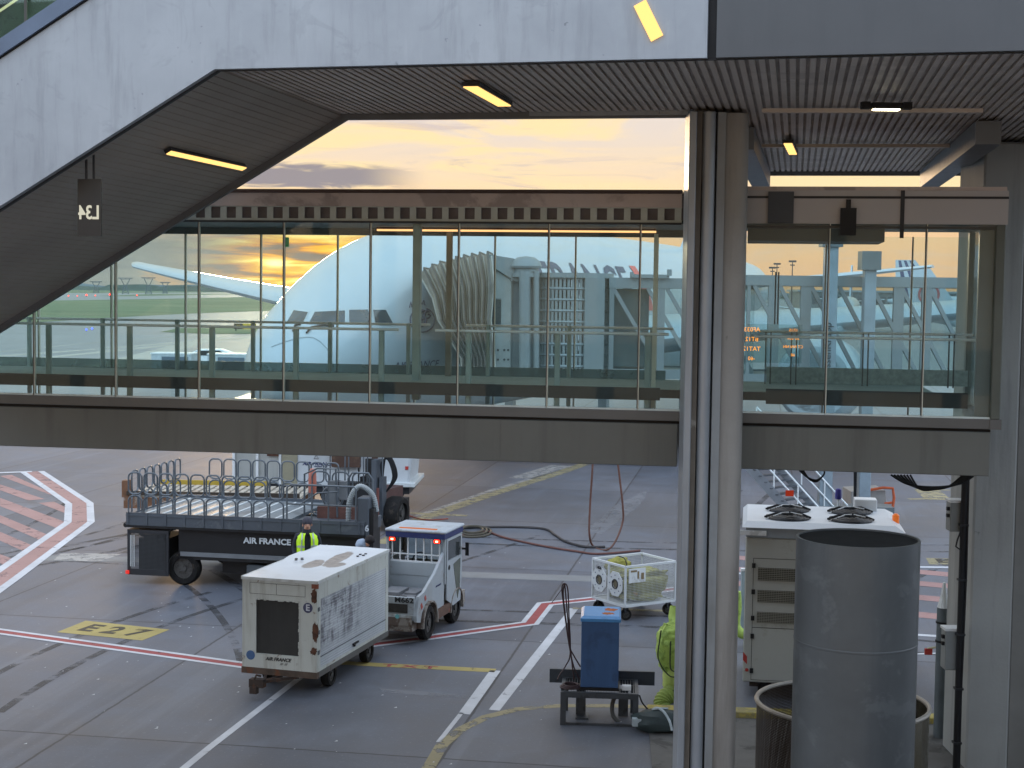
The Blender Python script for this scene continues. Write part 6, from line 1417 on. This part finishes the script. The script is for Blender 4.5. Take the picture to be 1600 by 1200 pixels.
# ================================================================== WHITE HIGH TRUCK
a = D(362, 790, 47.5); T = thing('catering_truck', 'white box truck with AIR FRANCE lettering, mostly hidden by the gangway beam', 'truck', (a.x, 47.5, 0), R(-3)); TX = lambda px: D(px,790,47.5).x-a.x
TZ = lambda py: D(500, py, 47.5).z
M_tr = mat('truck_white','c0c5c8',.45,var=.05,scale=.8,streak=('93959a',2,.4))
MB().b(TX(440),0,.75,TX(560),2.5,3.6).build('box_body', M_tr, T, bevel=.02)
MB().b(TX(362),.05,.8,TX(440)-.02,2.4,3.5).build('curtain_body', mat('curtain_pale','9d9f9b',.35,var=.15,scale=.7,streak=('bcbdb7',1.2,.6)), T, bevel=.02)
for px in (365,402,438): MB().b(TX(px)-.04,-.02,.8,TX(px)+.04,.05,3.5).build('curtain_post', M_white, T)
MB().b(TX(441),-.03,.8,TX(441)+.5,0,3.5).build('beige_panel', mat('panel_beige','8f8a74',.6), T)
MB().prism([(TX(562),0,.8),(TX(640),0,.8),(TX(644),0,1.7),(TX(640),0,3.0),(TX(562),0,3.2)], (0,2.4,0)).build('cab', M_tr, T, bevel=.05)
MB().b(TX(632),-.02,1.9,TX(643),0,2.3).build('cab_window', M_black, T); MB().b(TX(634),-.03,1.35,TX(639),-.0,1.45).build('side_lamp', M_red, T)
MB().b(TX(598),-.15,.80,TX(650),2.5,.95).build('bumper', M_steel, T, bevel=.02); MB().b(TX(370),.1,.55,TX(640),2.4,.8).build('chassis', M_dark, T)
MB().b(TX(418),-.06,TZ(713),TX(436),-.02,TZ(708)).build('handle', M_rust, T)
lettering('AIR FRANCE', .15, M_navy, T, (TX(497),-.012,TZ(724)), (1,0,0), (0,0,1), bold=.004, shear=.3, wide=1.15)
st3 = MB()
for i in range(4): st3.b(TX(492)+i*.08+.12*(i>0),-.012,TZ(728.6),TX(492)+.16*(i<1)+.045+i*.08+.12*(i>0),-.004,TZ(727.4))
MB().b(TX(521),-.25,TZ(727),TX(565),-.05,TZ(700)).b(TX(583),-.2,TZ(722),TX(592),-.05,TZ(700)).build('brown_panel', mat('panel_brown','4d372c',.7,var=.2,dirt=('6e5a48',2,.55,.5)), T)
st3.build('stripe_marks', M_navy, T)
tri = MB(); p0 = Vector((TX(495),-.014,TZ(716))); tri.tube([p0+Vector((-.07,0,0)), p0+Vector((.07,0,0)), p0+Vector((0,0,.12))], .01, 4, True); tri.build('warning_triangle', M_dark, T)
for xx in (TX(395), TX(600)):
    for yy in (.2, 2.3): wheel(T, (xx, yy, .42), .42, .28, (0,1,0))
# ================================================================== BIG-WHEELED LOADER TRACTOR END
p = G(620, 828); T = thing('loader_tractor', 'dark tractor end with one big tyre and hoses behind the small tow tractor', 'tractor', (p.x, p.y, 0), R(-20))
wheel(T, (.0,-.05,.50), .50, .46); wheel(T, (-2.0,.0,.50), .50, .46)
MB().b(-2.3,-.3,.5,-.32,1.6,.75).b(-1.9,-.7,.6,-.5,-.3,1.4).build('chassis', M_lk, T); MB().b(-1.6,-.3,.75,-.35,1.2,1.15).build('engine_cover', mat('cover_maroon','4a2e2b',.6,var=.2), T)
MB().b(-1.2,0,1.15,-.7,.4,1.5).b(-1.2,.35,1.5,-.7,.48,2.0).build('seat', M_black, T)
rg = MB()
for x_ in (-1.9,-1.3,-.7): rg.tube(loop_pts((x_,-.55,1.0), (.48,0,0), (0,0,1.25), .12), .022, 6, True)
rg.build('guard_loops', M_rail, T, smooth=True)
hs = MB()
for k in range(4): hs.tube(bez([(-.45,-.3+k*.06,1.0),(-.35+.05*k,-.4,1.9+.08*k),(-.15+.05*k,-.35,2.1),(0+.04*k,-.3,1.6),(-.2,-.3,1.15)]), .025, 6)
hs.build('hoses', M_cab, T); MB().b(-.5,-.7,.7,-.35,-.2,2.1).b(-.3,-.6,.4,-.2,-.3,1.6).build('mast_plate', M_ld, T); MB().b(-.62,-.75,.35,-.4,-.3,.5).build('step', M_steel, T)
MB().cyl((-.28,-.72,.5),(-.28,-.72,1.3),.04).build('ram', mat('ram_rust','6b403a',.6,.3), T)
# ================================================================== MESH TROLLEY AND HOSE BAGS
f_, l_, r_ = G(976.5,948,.32), G(917,934,.32), G(1054,938,.32)
TR = thing('mesh_trolley', 'white wire-sided trolley on castors with two ringed hexagon plates', 'trolley', (f_.x, f_.y, 0), math.atan2(r_.y-f_.y, r_.x-f_.x))
tw_ = (r_-f_).length; td_ = (l_-f_).length; z0, z1 = .32, 1.17
M_trl = mat('trolley_white','c6cacb',.5,var=.05)
fr = MB()
for x_, y_ in ((0,0),(tw_,0),(0,td_),(tw_,td_),(0,td_*.5)): fr.b(x_-.018,y_-.018,z0,x_+.018,y_+.018,z1)
for z in (z0, z1):
    for (a, b_) in (((0,0),(tw_,0)),((0,0),(0,td_)),((0,td_),(tw_,td_)),((tw_,0),(tw_,td_))): 
        if not (z == z1 and a == (0,0) and b_ == (0,td_) and False): fr.bar((a[0],a[1],z),(b_[0],b_[1],z),.045,.045)
fr.build('frame', M_trl, TR)
MB().b(0,0,z0-.03,tw_,td_,z0).build('base_tray', M_trl, TR)
wm_ = wiremesh('trolley_wire','c6cacb',.035,.11,'xz'); wm2 = wiremesh('trolley_wire_side','c6cacb',.035,.11,'yz')
for bb in ((0,-.004,z0,tw_,.0,z1),(0,td_,z0,tw_,td_+.004,z1)): MB().b(*bb).build('wire_panel', wm_, TR)
for bb in ((-.004,0,z0,0,td_,z1),(tw_,0,z0,tw_+.004,td_,z1)): MB().b(*bb).build('wire_panel', wm2, TR)
for cy in (td_*.27, td_*.76):
    hx = MB(); n = 8; cz_ = .76; ro_ = .27
    oo = [(-.035, cy+math.cos(R(22.5+45*i))*ro_, cz_+math.sin(R(22.5+45*i))*ro_*1.05) for i in range(n)]; ii = [(-.035, cy+math.cos(R(22.5+45*i))*.095, cz_+math.sin(R(22.5+45*i))*.095) for i in range(n)]
    ob_ = [(-.015,)+p_[1:] for p_ in oo]; ib_ = [(-.015,)+p_[1:] for p_ in ii]
    hx.loft([oo, ii, ib_, ob_, oo], cap=False); hp = hx.build('hexagon_plate', M_trl, TR)
    dd = MB()
    for i in range(8): dd.cyl((-.037, cy+math.cos(R(45*i))*.19, cz_+math.sin(R(45*i))*.19),(-.043, cy+math.cos(R(45*i))*.19, cz_+math.sin(R(45*i))*.19),.014,n=8)
    dd.build('bolt', mat('bolt_blue','4b5670',.5), hp); MB().cyl((-.02,cy,cz_),(-.012,cy,cz_),.095,n=20).build('hole_back', mat('hole_brown','6a6350',.8), hp)
    MB().tube([(-.04,cy+math.cos(R(30*i))*.10,cz_+math.sin(R(30*i))*.10) for i in range(12)],.012,5,True).build('ring', M_dark, hp)
lettering('H06', .10, M_textb, TR, (-.045, td_*.76, 1.02), (0,-1,0), (0,0,1), bold=.002)
sp_ = MB().b(.08,-.03,.82,.52,-.006,1.12).build('sign_plate', M_white, TR)
MB().b(.12,-.036,1.05,.28,-.03,1.09).b(.30,-.036,.9,.34,-.03,1.06).b(.40,-.036,.88,.47,-.03,1.02).build('sign_marks', mat('sign_brown','7d6a4a',.6), sp_)
for x_, y_ in ((.1,.1),(tw_-.1,.1),(.1,td_-.1),(tw_-.1,td_-.1)):
    MB().b(x_-.05,y_-.03,.16,x_+.05,y_+.03,.3).build('castor_fork', M_dark, TR); wheel(TR, (x_, y_, .125), .125, .06, (.5,1,0), 'castor')
def bag_at(T, c, r, seed, amp, m, name, label, cat, box=.5, grp=None, rz=0):
    o = MB().blob((0,0,0), r, seed, amp, 34, 24, 2.8, box).build(name, m, None, smooth=True); Mw = Matrix.Translation(T.location) @ Matrix.Rotation(T.rotation_euler.z, 4, 'Z')
    o.location = Mw @ Vector(c); o.rotation_euler.z = T.rotation_euler.z+rz; return tag(o, label, cat, grp)
M_bagy = mat('bag_olive','8e8a3e',.75,var=.15,scale=3,dirt=('6b6733',2.5,.5,.6),bump=.5,bscale=7)
def strap(o, r, axis, off, m=None, w_=.012):
    s__ = MB(); n = 30; ring = []
    for i in range(n):
        a = 2*math.pi*i/n; c_, s2 = math.copysign(abs(math.cos(a))**.75, math.cos(a)), math.copysign(abs(math.sin(a))**.75, math.sin(a))
        ring.append((off, c_*r[1]*1.06, s2*r[2]*1.06) if axis == 'x' else (c_*r[0]*1.06, off, s2*r[2]*1.06))
    s__.tube(ring, w_, 5, True); return s__.build('strap', m or M_black, o)
o = bag_at(TR, (.76,.56,.66), (.54,.46,.33), 3, .34, M_bagy, 'hose_bag', 'olive yellow folded hose bag with black straps filling the white trolley', 'bag'); strap(o, (.5,.4,.27), 'x', -.12); strap(o, (.5,.4,.27), 'x', .24); strap(o, (.5,.4,.27), 'y', -.1)
MB().blob((-.30,-.36,-.1),(.09,.05,.08),2,.3).build('orange_tag', mat('tag_orange','b08a3a',.7), o)
o = bag_at(TR, (.42,.80,.98), (.30,.22,.24), 8, .30, M_bagy, 'hose_bag', 'olive yellow hose bag heaped up to a peak at the back of the trolley', 'bag', .9); strap(o, (.3,.22,.24), 'x', .05)
# lime hose sleeves beside the pillar
M_lime = mat('sleeve_lime','a3bd58',.65,var=.16,scale=3,dirt=('66802c',3.5,.5,.6),bump=1.0,bscale=5)
p = G(1056, 1090); HS = thing('air_hose', 'lime green fabric air hose standing bunched beside the clad pillar', 'hose', (p.x, p.y, 0))
def HL(px, py, dY=0): v = D(px, py, p.y+dY); return (v.x-p.x, v.y-p.y, v.z)
MB().tube([HL(1056,948,.25),HL(1054,962,.2),HL(1058,975,.1),HL(1052,985,.05)], [.10,.11,.14,.2], 14).build('upper_sleeve', M_lime, HS, smooth=True)
bl_ = MB(); c1 = HL(1052,1012); bl_.blob(c1, (.29,.27,.43), 5, .13, 40, 34, 4.5, .8); bl_.build('folded_sleeve', M_lime, HS, smooth=True)
bl_ = MB(); c1 = HL(1056,1058); bl_.blob(c1, (.22,.22,.34), 9, .1, 30, 24, 4.5, .7); bl_.build('lower_sleeve', mat('sleeve_pale','aebf62',.65,bump=.5,bscale=5), HS, smooth=True)
cf = MB(); cp_ = [HL(1050,1083,-.2), HL(1038,1092,-.3), HL(1034,1104,-.4), HL(1042,1114,-.5), HL(1050,1118,-.5)]; cp_ = bez(cp_, 14); cf.tube(cp_, [.15+(.018 if i % 2 else 0)-.03*(i/len(cp_)) for i in range(len(cp_))], 18); cf.build('ribbed_cuff', mat('cuff_olive','7f9040',.7,var=.2,bump=.6,bscale=9), HS, smooth=True)
e0 = Vector(HL(1049,1113,-.5)); e1 = Vector(HL(1056,1121,-.55)); MB().cyl(e0, e1, .125, .12, 20).build('brown_nozzle', mat('nozzle_tan','9a6d47',.6), HS)
ed = MB()
for pts_ in ([(1033,985),(1030,1005),(1028,1025),(1034,1042),(1046,1056),(1056,1058)], [(1048,1002),(1047,1025),(1048,1045),(1056,1050)], [(1052,1078),(1050,1088),(1046,1093)]): ed.tube(bez([HL(a, b_, -.33) for a, b_ in pts_]), .012, 5)
ed.build('piping', mat('piping_dark','2e3a22',.7), HS)
p2 = G(1152,1010); o = tag(MB().tube(bez([(0,0,1.1),(.02,0,.8),(.0,0,.45),(.08,-.05,.3),(.22,-.1,.25),(.5,-.1,.12)]), .10, 12).build('air_hose', M_lime, smooth=True), 'lime green hose end between the clad pillar and the cream cabinet', 'hose'); o.location = (p2.x-.05, p2.y, 0)
p3 = G(1151,985); T = thing('pale_post', 'slim pale blue post between the clad pillar and the cream cabinet', 'post', (p3.x+.05, p3.y-.5, 0)); MB().b(-.06,-.05,0,.06,.05,1.35).build('post', mat('post_blue','93a1a5',.5), T, bevel=.01); MB().b(-.07,-.06,1.35,.07,.06,1.4).build('cap', M_white, T)
p = G(1032,1150); M_dkb = mat('bag_dark_green','2c3a3b',.7,var=.2,scale=5,bump=.4,bscale=9)
o = MB().blob((0,0,.17),(.42,.26,.18),12,.2,24,14,2,.85).build('kit_bag', M_dkb, smooth=True); o.location = (p.x, p.y+.25, 0); tag(o, 'dark green kit bag with pale straps lying at the foot of the clad pillar', 'bag')
s__ = MB(); s__.tube(bez([(-.12,.2,.27),(-.05,.05,.365),(.05,-.1,.36),(.14,-.24,.24),(.18,-.29,.1)]), .022, 5).tube(bez([(-.12,-.02,.36),(.02,.0,.375),(.14,.08,.35)]), .018, 5); s__.build('strap', mat('strap_pale','a9b6bb',.6), o); MB().b(-.44,-.16,.12,-.30,-.05,.24).build('label_patch', mat('strap_pale',''), o)
# ================================================================== BLUE CABINET ON STEEL TABLE
tl, trr = G(875,1133), G(997,1137)
TB = thing('steel_table', 'low dark grey steel table frame under the blue cabinet', 'table', (tl.x, tl.y, 0), math.atan2(trr.y-tl.y, trr.x-tl.x))
tw_ = (trr-tl).length; td_ = .95; th_ = D(875,1081,tl.y).z
M_tb = mat('table_steel','4a4f54',.45,.5,var=.15,dirt=('2e3134',6,.55,.6))
t_ = MB().b(0,0,th_-.09,tw_,.06,th_).b(0,td_-.06,th_-.09,tw_,td_,th_).b(0,.06,th_-.09,.06,td_-.06,th_).b(tw_-.06,.06,th_-.09,tw_,td_-.06,th_)
for i in range(26): t_.b(.08+i*(tw_-.16)/25-.006,.06,th_-.03,.08+i*(tw_-.16)/25+.006,td_-.06,th_-.005)
t_.build('table_top', M_tb, TB)
for x_, y_, w_ in ((.0,.0,.09),(tw_-.09,.0,.09),(.02,td_-.1,.08),(tw_-.12,td_-.1,.08)): MB().b(x_,y_,0,x_+w_,y_+.08,th_-.09).build('leg', M_tb, TB)
for bb in ((.24,.55,.02,.40,.65,th_-.09),(tw_-.32,.55,.02,tw_-.16,.65,th_-.09)): MB().b(*bb).build('column_leg', M_tb, TB)
MB().b(.09,.02,0,tw_-.09,.06,.04).b(.24,.35,.0,.45,.7,.03).build('foot_rail', M_tb, TB)
MB().b(-.22,td_+.0,th_-.10,tw_+.28,td_+.06,th_+.13).build('back_rail', mat('back_rail','3f464d',.4,.4,var=.1), TB)
MB().b(tw_-.27,.18,th_,tw_-.12,.3,th_+.08).build('white_box', M_white, TB, bevel=.01)
cx0, cx1 = (G(907,1133).x-tl.x), (G(966,1133).x-tl.x)
BB = thing('blue_cabinet', 'tall plain blue metal cabinet with rust patch on its lid, standing on the steel table', 'cabinet', (0,0,0), R(-4))
a = D(907,1074,tl.y+.12); b_ = D(965.5,1074,tl.y+.12); top = D(907,966,tl.y+.12).z
BB.location = (a.x, a.y, th_); bw = (b_-a).length; bh = top-th_; bd = .85
M_blue = mat('cabinet_blue','35567f',.45,var=.08,scale=2,dirt=('2b4569',1.5,.5,.6),streak=('40638c',3,.4))
MB().b(0,0,.05,bw,bd,bh-.05).build('cabinet', M_blue, BB, bevel=.008)
MB().b(-.015,-.02,bh-.05,bw+.03,bd+.01,bh).hexa([(-.015,-.02,bh),(bw+.03,-.02,bh),(bw+.03,bd+.01,bh),(-.015,bd+.01,bh)], [(.03,.05,bh+.035),(bw,.05,bh+.035),(bw,bd-.05,bh+.035),(.03,bd-.05,bh+.035)]).build('lid', mat('lid_blue','4a8cc4',.4,var=.06,dirt=('3a6f9e',2,.55,.4)), BB)
MB().blob((bw*.76,bd*.66,bh+.033),(.12,.13,.006),4,.7,18,8,3).blob((bw*.70,bd*.30,bh+.033),(.10,.09,.006),7,.8,18,8,3).build('rust_patch', mat('lid_rust','a35a2a',.8,var=.25,scale=9), BB)
MB().b(bw*.25,-.004,.0,bw*.9,.3,.05).b(-.02,.0,.0,bw+.02,.5,.045).build('plinth', M_black, BB)
MB().b(bw+.001,.06,.15,bw+.004,bd-.06,bh-.12).build('side_panel', mat('side_blue','3d659a',.4,var=.05), BB)
cc_ = MB()
def CB(px, py, Y): return D(px, py, Y)
yb = tl.y+.5
cc_.tube(bez([CB(906,1062,yb), CB(896,1040,yb), CB(888,1000,yb), CB(880,940,yb), CB(878,918,yb), CB(882,912,yb), CB(887,920,yb), CB(889,960,yb), CB(891,1020,yb), CB(884,1040,yb), CB(874,1055,yb-.2), CB(871,1062,yb-.3)]), .012, 6)
cc_.tube(bez([CB(897,1062,yb), CB(893,1030,yb), CB(889,990,yb), CB(884,930,yb), CB(882,914,yb), CB(880,930,yb), CB(885,975,yb), CB(890,1010,yb), CB(897,1025,yb), CB(907,1042,yb)]), .012, 6)
for k in range(3): cc_.tube([CB(892,1062,yb-.3)+Vector((.17*math.cos(a)*(1-.15*k), .13*math.sin(a), th_-CB(892,1062,yb-.3).z+.03+.02*k)) for a in [2*math.pi*i/18 for i in range(18)]], .015, 6, True)
cc_.tube([CB(862,884,yb+6) if False else CB(882,915,yb), CB(862,942,yb+.6)], .006, 5)
tag(cc_.build('power_cable', mat('cable_brown','3d2b2c',.6), smooth=True), 'dark brown cable looped up high beside the blue cabinet', 'cable')
cc_ = MB(); yb = tl.y+.25
cc_.tube(bez([CB(962,1086,yb), CB(957,1100,yb), CB(958,1118,yb), CB(970,1130,yb), CB(985,1136,yb)]), .035, 8)
tag(cc_.build('flexible_duct', mat('duct_grey','4d4d4a',.6), smooth=True), 'thick grey flexible duct curling down under the steel table', 'duct')
cc_ = MB(); cc_.tube(bez([CB(999,1086,yb), CB(1005,1100,yb), CB(1018,1112,yb+.3), CB(1036,1119,yb+.6)]), .014, 6)
tag(cc_.build('power_cable', M_cab, smooth=True), 'thin black cable running from the steel table to the lime hose', 'cable')
# ================================================================== HOSES HANGING FROM THE BRIDGE AND LYING ON THE APRON
def onG(px, py): v = G(px, py); v.z = .03; return v
Yh = G(945,858).y
pts_ = [D(930,640,Yh+.2), D(926,727,Yh), D(922,790,Yh), D(921,835,Yh), onG(928,856), onG(948,861), D(962,845,Yh-.2), D(973,815,Yh), D(973,790,Yh), D(968,745,Yh), D(963,700,Yh), D(962,640,Yh+.2)]
tag(MB().tube(bez(pts_, 24), .028, 8).build('hanging_hose', mat('hose_rust','5c3b2f',.6,var=.2), smooth=True), 'rust brown hose hanging in a long loop from above, right of the yellow line', 'hose')
hs = MB(); hs.tube(bez([onG(*a) for a in ((630,824),(680,829),(735,826),(800,825),(850,828),(868,838),(884,848),(915,856),(945,856))], 20), .035, 8)
tag(hs.build('ground_hose', mat('hose_dark','2f2b2b',.6,var=.2), smooth=True), 'dark hose lying across the apron between the tow tractor and the hanging loop', 'hose')
hs = MB(); hs.tube(bez([onG(*a) for a in ((640,826),(700,838),(745,836),(760,832),(790,842),(850,855),(900,863),(935,867),(1000,862))], 20), .03, 8)
tag(hs.build('ground_hose', mat('hose_redbrown','5f3a32',.6,var=.2), smooth=True), 'red-brown hose lying across the apron towards the white trolley', 'hose')
hs = MB()
for k in range(3): hs.tube([onG(738,832)+Vector((math.cos(a)*(.55-.12*k), math.sin(a)*(1.0-.2*k), .03*k)) for a in [2*math.pi*i/24 for i in range(24)]], .035, 7, True)
tag(hs.build('hose_coil', mat('hose_olive','4a4438',.7,var=.2), smooth=True), 'loose coil of brown hose on the apron behind the tow tractor', 'hose')
hs = MB(); hs.tube(bez([onG(*a) for a in ((636,806),(655,812),(672,814),(700,812))], 12), .02, 6); tag(hs.build('ground_hose', mat('hose_red','8a3a2a',.6), smooth=True), 'short thin red hose by the big tyre', 'hose')
# ================================================================== PEOPLE
def skin_body(name, joints, edges, parent, mats, assign):
    me = bpy.data.meshes.new(name); keys = list(joints); me.from_pydata([joints[k][0] for k in keys], [(keys.index(a), keys.index(b_)) for a, b_ in edges], [])
    o = bpy.data.objects.new(name, me); sc.collection.objects.link(o)
    md = o.modifiers.new('s', 'SKIN'); md.use_smooth_shade = True
    for i, k in enumerate(keys):
        r = joints[k][1]; r = r if isinstance(r, tuple) else (r, r); me.skin_vertices[0].data[i].radius = r; me.skin_vertices[0].data[i].use_root = (k == 'pelvis')
    sb_ = o.modifiers.new('b', 'SUBSURF'); sb_.levels = 2; sb_.render_levels = 2
    dg = bpy.context.evaluated_depsgraph_get(); m2 = bpy.data.meshes.new_from_object(o.evaluated_get(dg)); bpy.data.objects.remove(o)
    m2.materials.clear()
    for m in mats: m2.materials.append(m)
    for p_ in m2.polygons: p_.material_index = assign(p_.center); p_.use_smooth = True
    o = bpy.data.objects.new(name, m2); sc.collection.objects.link(o); o.parent = parent; return o
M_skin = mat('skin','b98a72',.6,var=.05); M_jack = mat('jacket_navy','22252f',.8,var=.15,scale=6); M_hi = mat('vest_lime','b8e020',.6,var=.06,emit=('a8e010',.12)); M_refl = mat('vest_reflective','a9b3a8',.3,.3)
def person(T, lean=0, lower=None, jk=M_jack):
    L = lambda x, y, z: Vector((x, y-lean*max(0, z-.95)*.9, z-(lean*lean)*max(0, z-.95)*.35))
    J_ = {'pelvis': (L(0,0,.95), (.155,.11)), 'belly': (L(0,0,1.1), (.15,.11)), 'chest': (L(0,0,1.32), (.185,.12)), 'neckb': (L(0,.01,1.46), (.085,.075)), 'neck': (L(0,-.005,1.53), .058), 'head': (L(0,-.02,1.63), (.078,.09)), 'crown': (L(0,-.01,1.70), (.068,.08)), 'nose': (L(0,-.115,1.615), .014)}
    E_ = [('pelvis','belly'),('belly','chest'),('chest','neckb'),('neckb','neck'),('neck','head'),('head','crown'),('head','nose')]
    for s__, n in ((-1,'l'),(1,'r')):
        J_['sh'+n] = (L(.19*s__,0,1.41), .068); J_['el'+n] = (L(.25*s__,.03,1.14), .05); J_['wr'+n] = (L(.22*s__,-.12,.93), .033); J_['pa'+n] = (L(.21*s__,-.15,.87), (.034,.02))
        E_ += [('chest','sh'+n),('sh'+n,'el'+n),('el'+n,'wr'+n),('wr'+n,'pa'+n)]
        for i, (dx_, ln) in enumerate(((-.03,.07),(-.012,.08),(.006,.078),(.024,.062))): J_['f%s%d'%(n,i)] = (L(.21*s__+dx_,-.165,.87-ln*.55), .010); J_['g%s%d'%(n,i)] = (L(.21*s__+dx_,-.155,.87-ln-.01), .008); E_ += [('pa'+n,'f%s%d'%(n,i)),('f%s%d'%(n,i),'g%s%d'%(n,i))]
        J_['t'+n] = (L((.21-.05)*s__,-.16,.865), .010); E_.append(('pa'+n,'t'+n))
        J_['hip'+n] = (Vector((.09*s__,0,.88)), .095); J_['kn'+n] = (Vector((.11*s__,-.02,.5)), .062); J_['an'+n] = (Vector((.12*s__,.02,.1)), .045); J_['to'+n] = (Vector((.13*s__,-.15,.05)), .042)
        E_ += [('pelvis','hip'+n),('hip'+n,'kn'+n),('kn'+n,'an'+n),('an'+n,'to'+n)]
    nk = L(0,0,1.52).z
    def asg(c):
        if c.z > nk: return 0
        if c.z < .16: return 3
        if abs(c.x) > .15 and c.z < L(0,0,.955).z and c.z > .72: return 0
        return 1 if c.z > .93 else 2
    return skin_body('body', J_, E_, T, [M_skin, jk, lower or mat('trousers_dark','24262b',.85), M_black], asg), L
pp = D(480, 826, 33.3); P1 = thing('person', 'person in lime high-visibility vest and dark beanie, standing behind the baggage cart', 'person', (pp.x, 33.3, 0), R(12))
o, L = person(P1)
P1.scale = (1.17, 1.1, 1.07)
M_bean = mat('beanie','3b3a42',.9,var=.15,scale=20)
hb_ = MB(); hb_.rev([(.092,1.655),(.098,1.675),(.099,1.70),(.09,1.745),(.055,1.785),(.01,1.80)], 20, 'z', (0,-.01,0)); hb_.build('beanie', M_bean, P1, smooth=True)
MB().rev([(.10,1.44),(.085,1.50),(.078,1.54),(.07,1.55)], 18, 'z', (0,0,0)).build('scarf', mat('scarf_dark','1f2028',.9), P1, smooth=True)
def vest_rings(zs):
    out = []
    for z, rx, ry in zs: out.append([(rx*math.copysign(abs(math.cos(a))**.8, math.cos(a)), ry*math.sin(a), z) for a in [R(-62+i*304/26-0) for i in range(27)]])
    return out
def vest(T):
    zs = [(.88,.205,.165),(1.0,.20,.16),(1.15,.20,.158),(1.3,.215,.16),(1.4,.20,.15),(1.47,.12,.11)]
    rg = [[(rx*math.copysign(abs(math.cos(a))**.8, math.cos(a)), ry*math.sin(a), z) for a in [R(-78+i*336/30) for i in range(31)]] for z, rx, ry in zs]
    v = MB().loft(rg, cap=False, closed=False).build('vest', M_hi, T, smooth=True)
    for z, rx, ry in ((1.02,.204,.164),(1.17,.204,.163)):
        MB().loft([[(rx*math.copysign(abs(math.cos(a))**.8, math.cos(a)), ry*math.sin(a), zz_) for a in [R(-78+i*336/30) for i in range(31)]] for zz_ in (z, z+.05)], cap=False, closed=False).build('reflective_band', M_refl, v, smooth=True)
    for s__ in (-1, 1): MB().tube([(s__*.12,-.162,.9),(s__*.12,-.163,1.15),(s__*.11,-.155,1.35),(s__*.10,-.10,1.47)], [.018,.018,.018,.018], 4).build('reflective_band', M_refl, v)
    return v
vv = vest(P1); vv.rotation_euler.z = R(-90) if False else 0
ey = MB()
for s__ in (-1, 1): ey.blob((s__*.032,-.102,1.64),(.012,.008,.007),1,.05,10,6)
ey.blob((0,-.106,1.585),(.024,.008,.006),1,.05,10,6); ey.build('eyes_and_mouth', mat('face_dark','5a2f28',.6), P1)
for s__ in (-1,1): MB().blob((s__*.084,.0,1.625),(.012,.02,.03),1,.1,10,8).build('ear', M_skin, P1)
pp = D(548, 852, 32.2); P2 = thing('person', 'person in pale grey hood with dark hair, bending down behind the baggage cart roof', 'person', (pp.x+.03, 32.35, 0), R(75))
o, L = person(P2, lean=.55, jk=mat('jacket_pale','8f9cad',.8))
h_ = L(0,-.01,1.70); MB().blob((h_.x,h_.y-.01,h_.z-.02),(.098,.11,.10),3,.15,20,12).build('hair', mat('hair_dark','221c1c',.9), P2, smooth=True)
h_ = L(0,.06,1.52); MB().blob((h_.x,h_.y+.02,h_.z+.03),(.15,.13,.12),6,.15,20,12).build('hood', mat('jacket_pale',''), P2, smooth=True)

# ================================================================== HAZE over the airfield
hzm = bpy.data.materials.new('haze_air'); hzm.use_nodes = True; hzm.node_tree.nodes.clear(); t = NT(hzm.node_tree)
pv = t.n('ShaderNodeVolumePrincipled'); pv.inputs['Color'].default_value = (.80,.88,.92,1); pv.inputs['Density'].default_value = .00006; pv.inputs['Anisotropy'].default_value = .2
o_ = t.n('ShaderNodeOutputMaterial'); t.L(pv.outputs[0], o_.inputs[1])
hz_ = MB().b(-2700,-120,-1,2700,3100,60).build('haze', hzm); hz_['kind'] = 'stuff'; tag(hz_, 'thin pale haze lying over the airfield', 'haze')
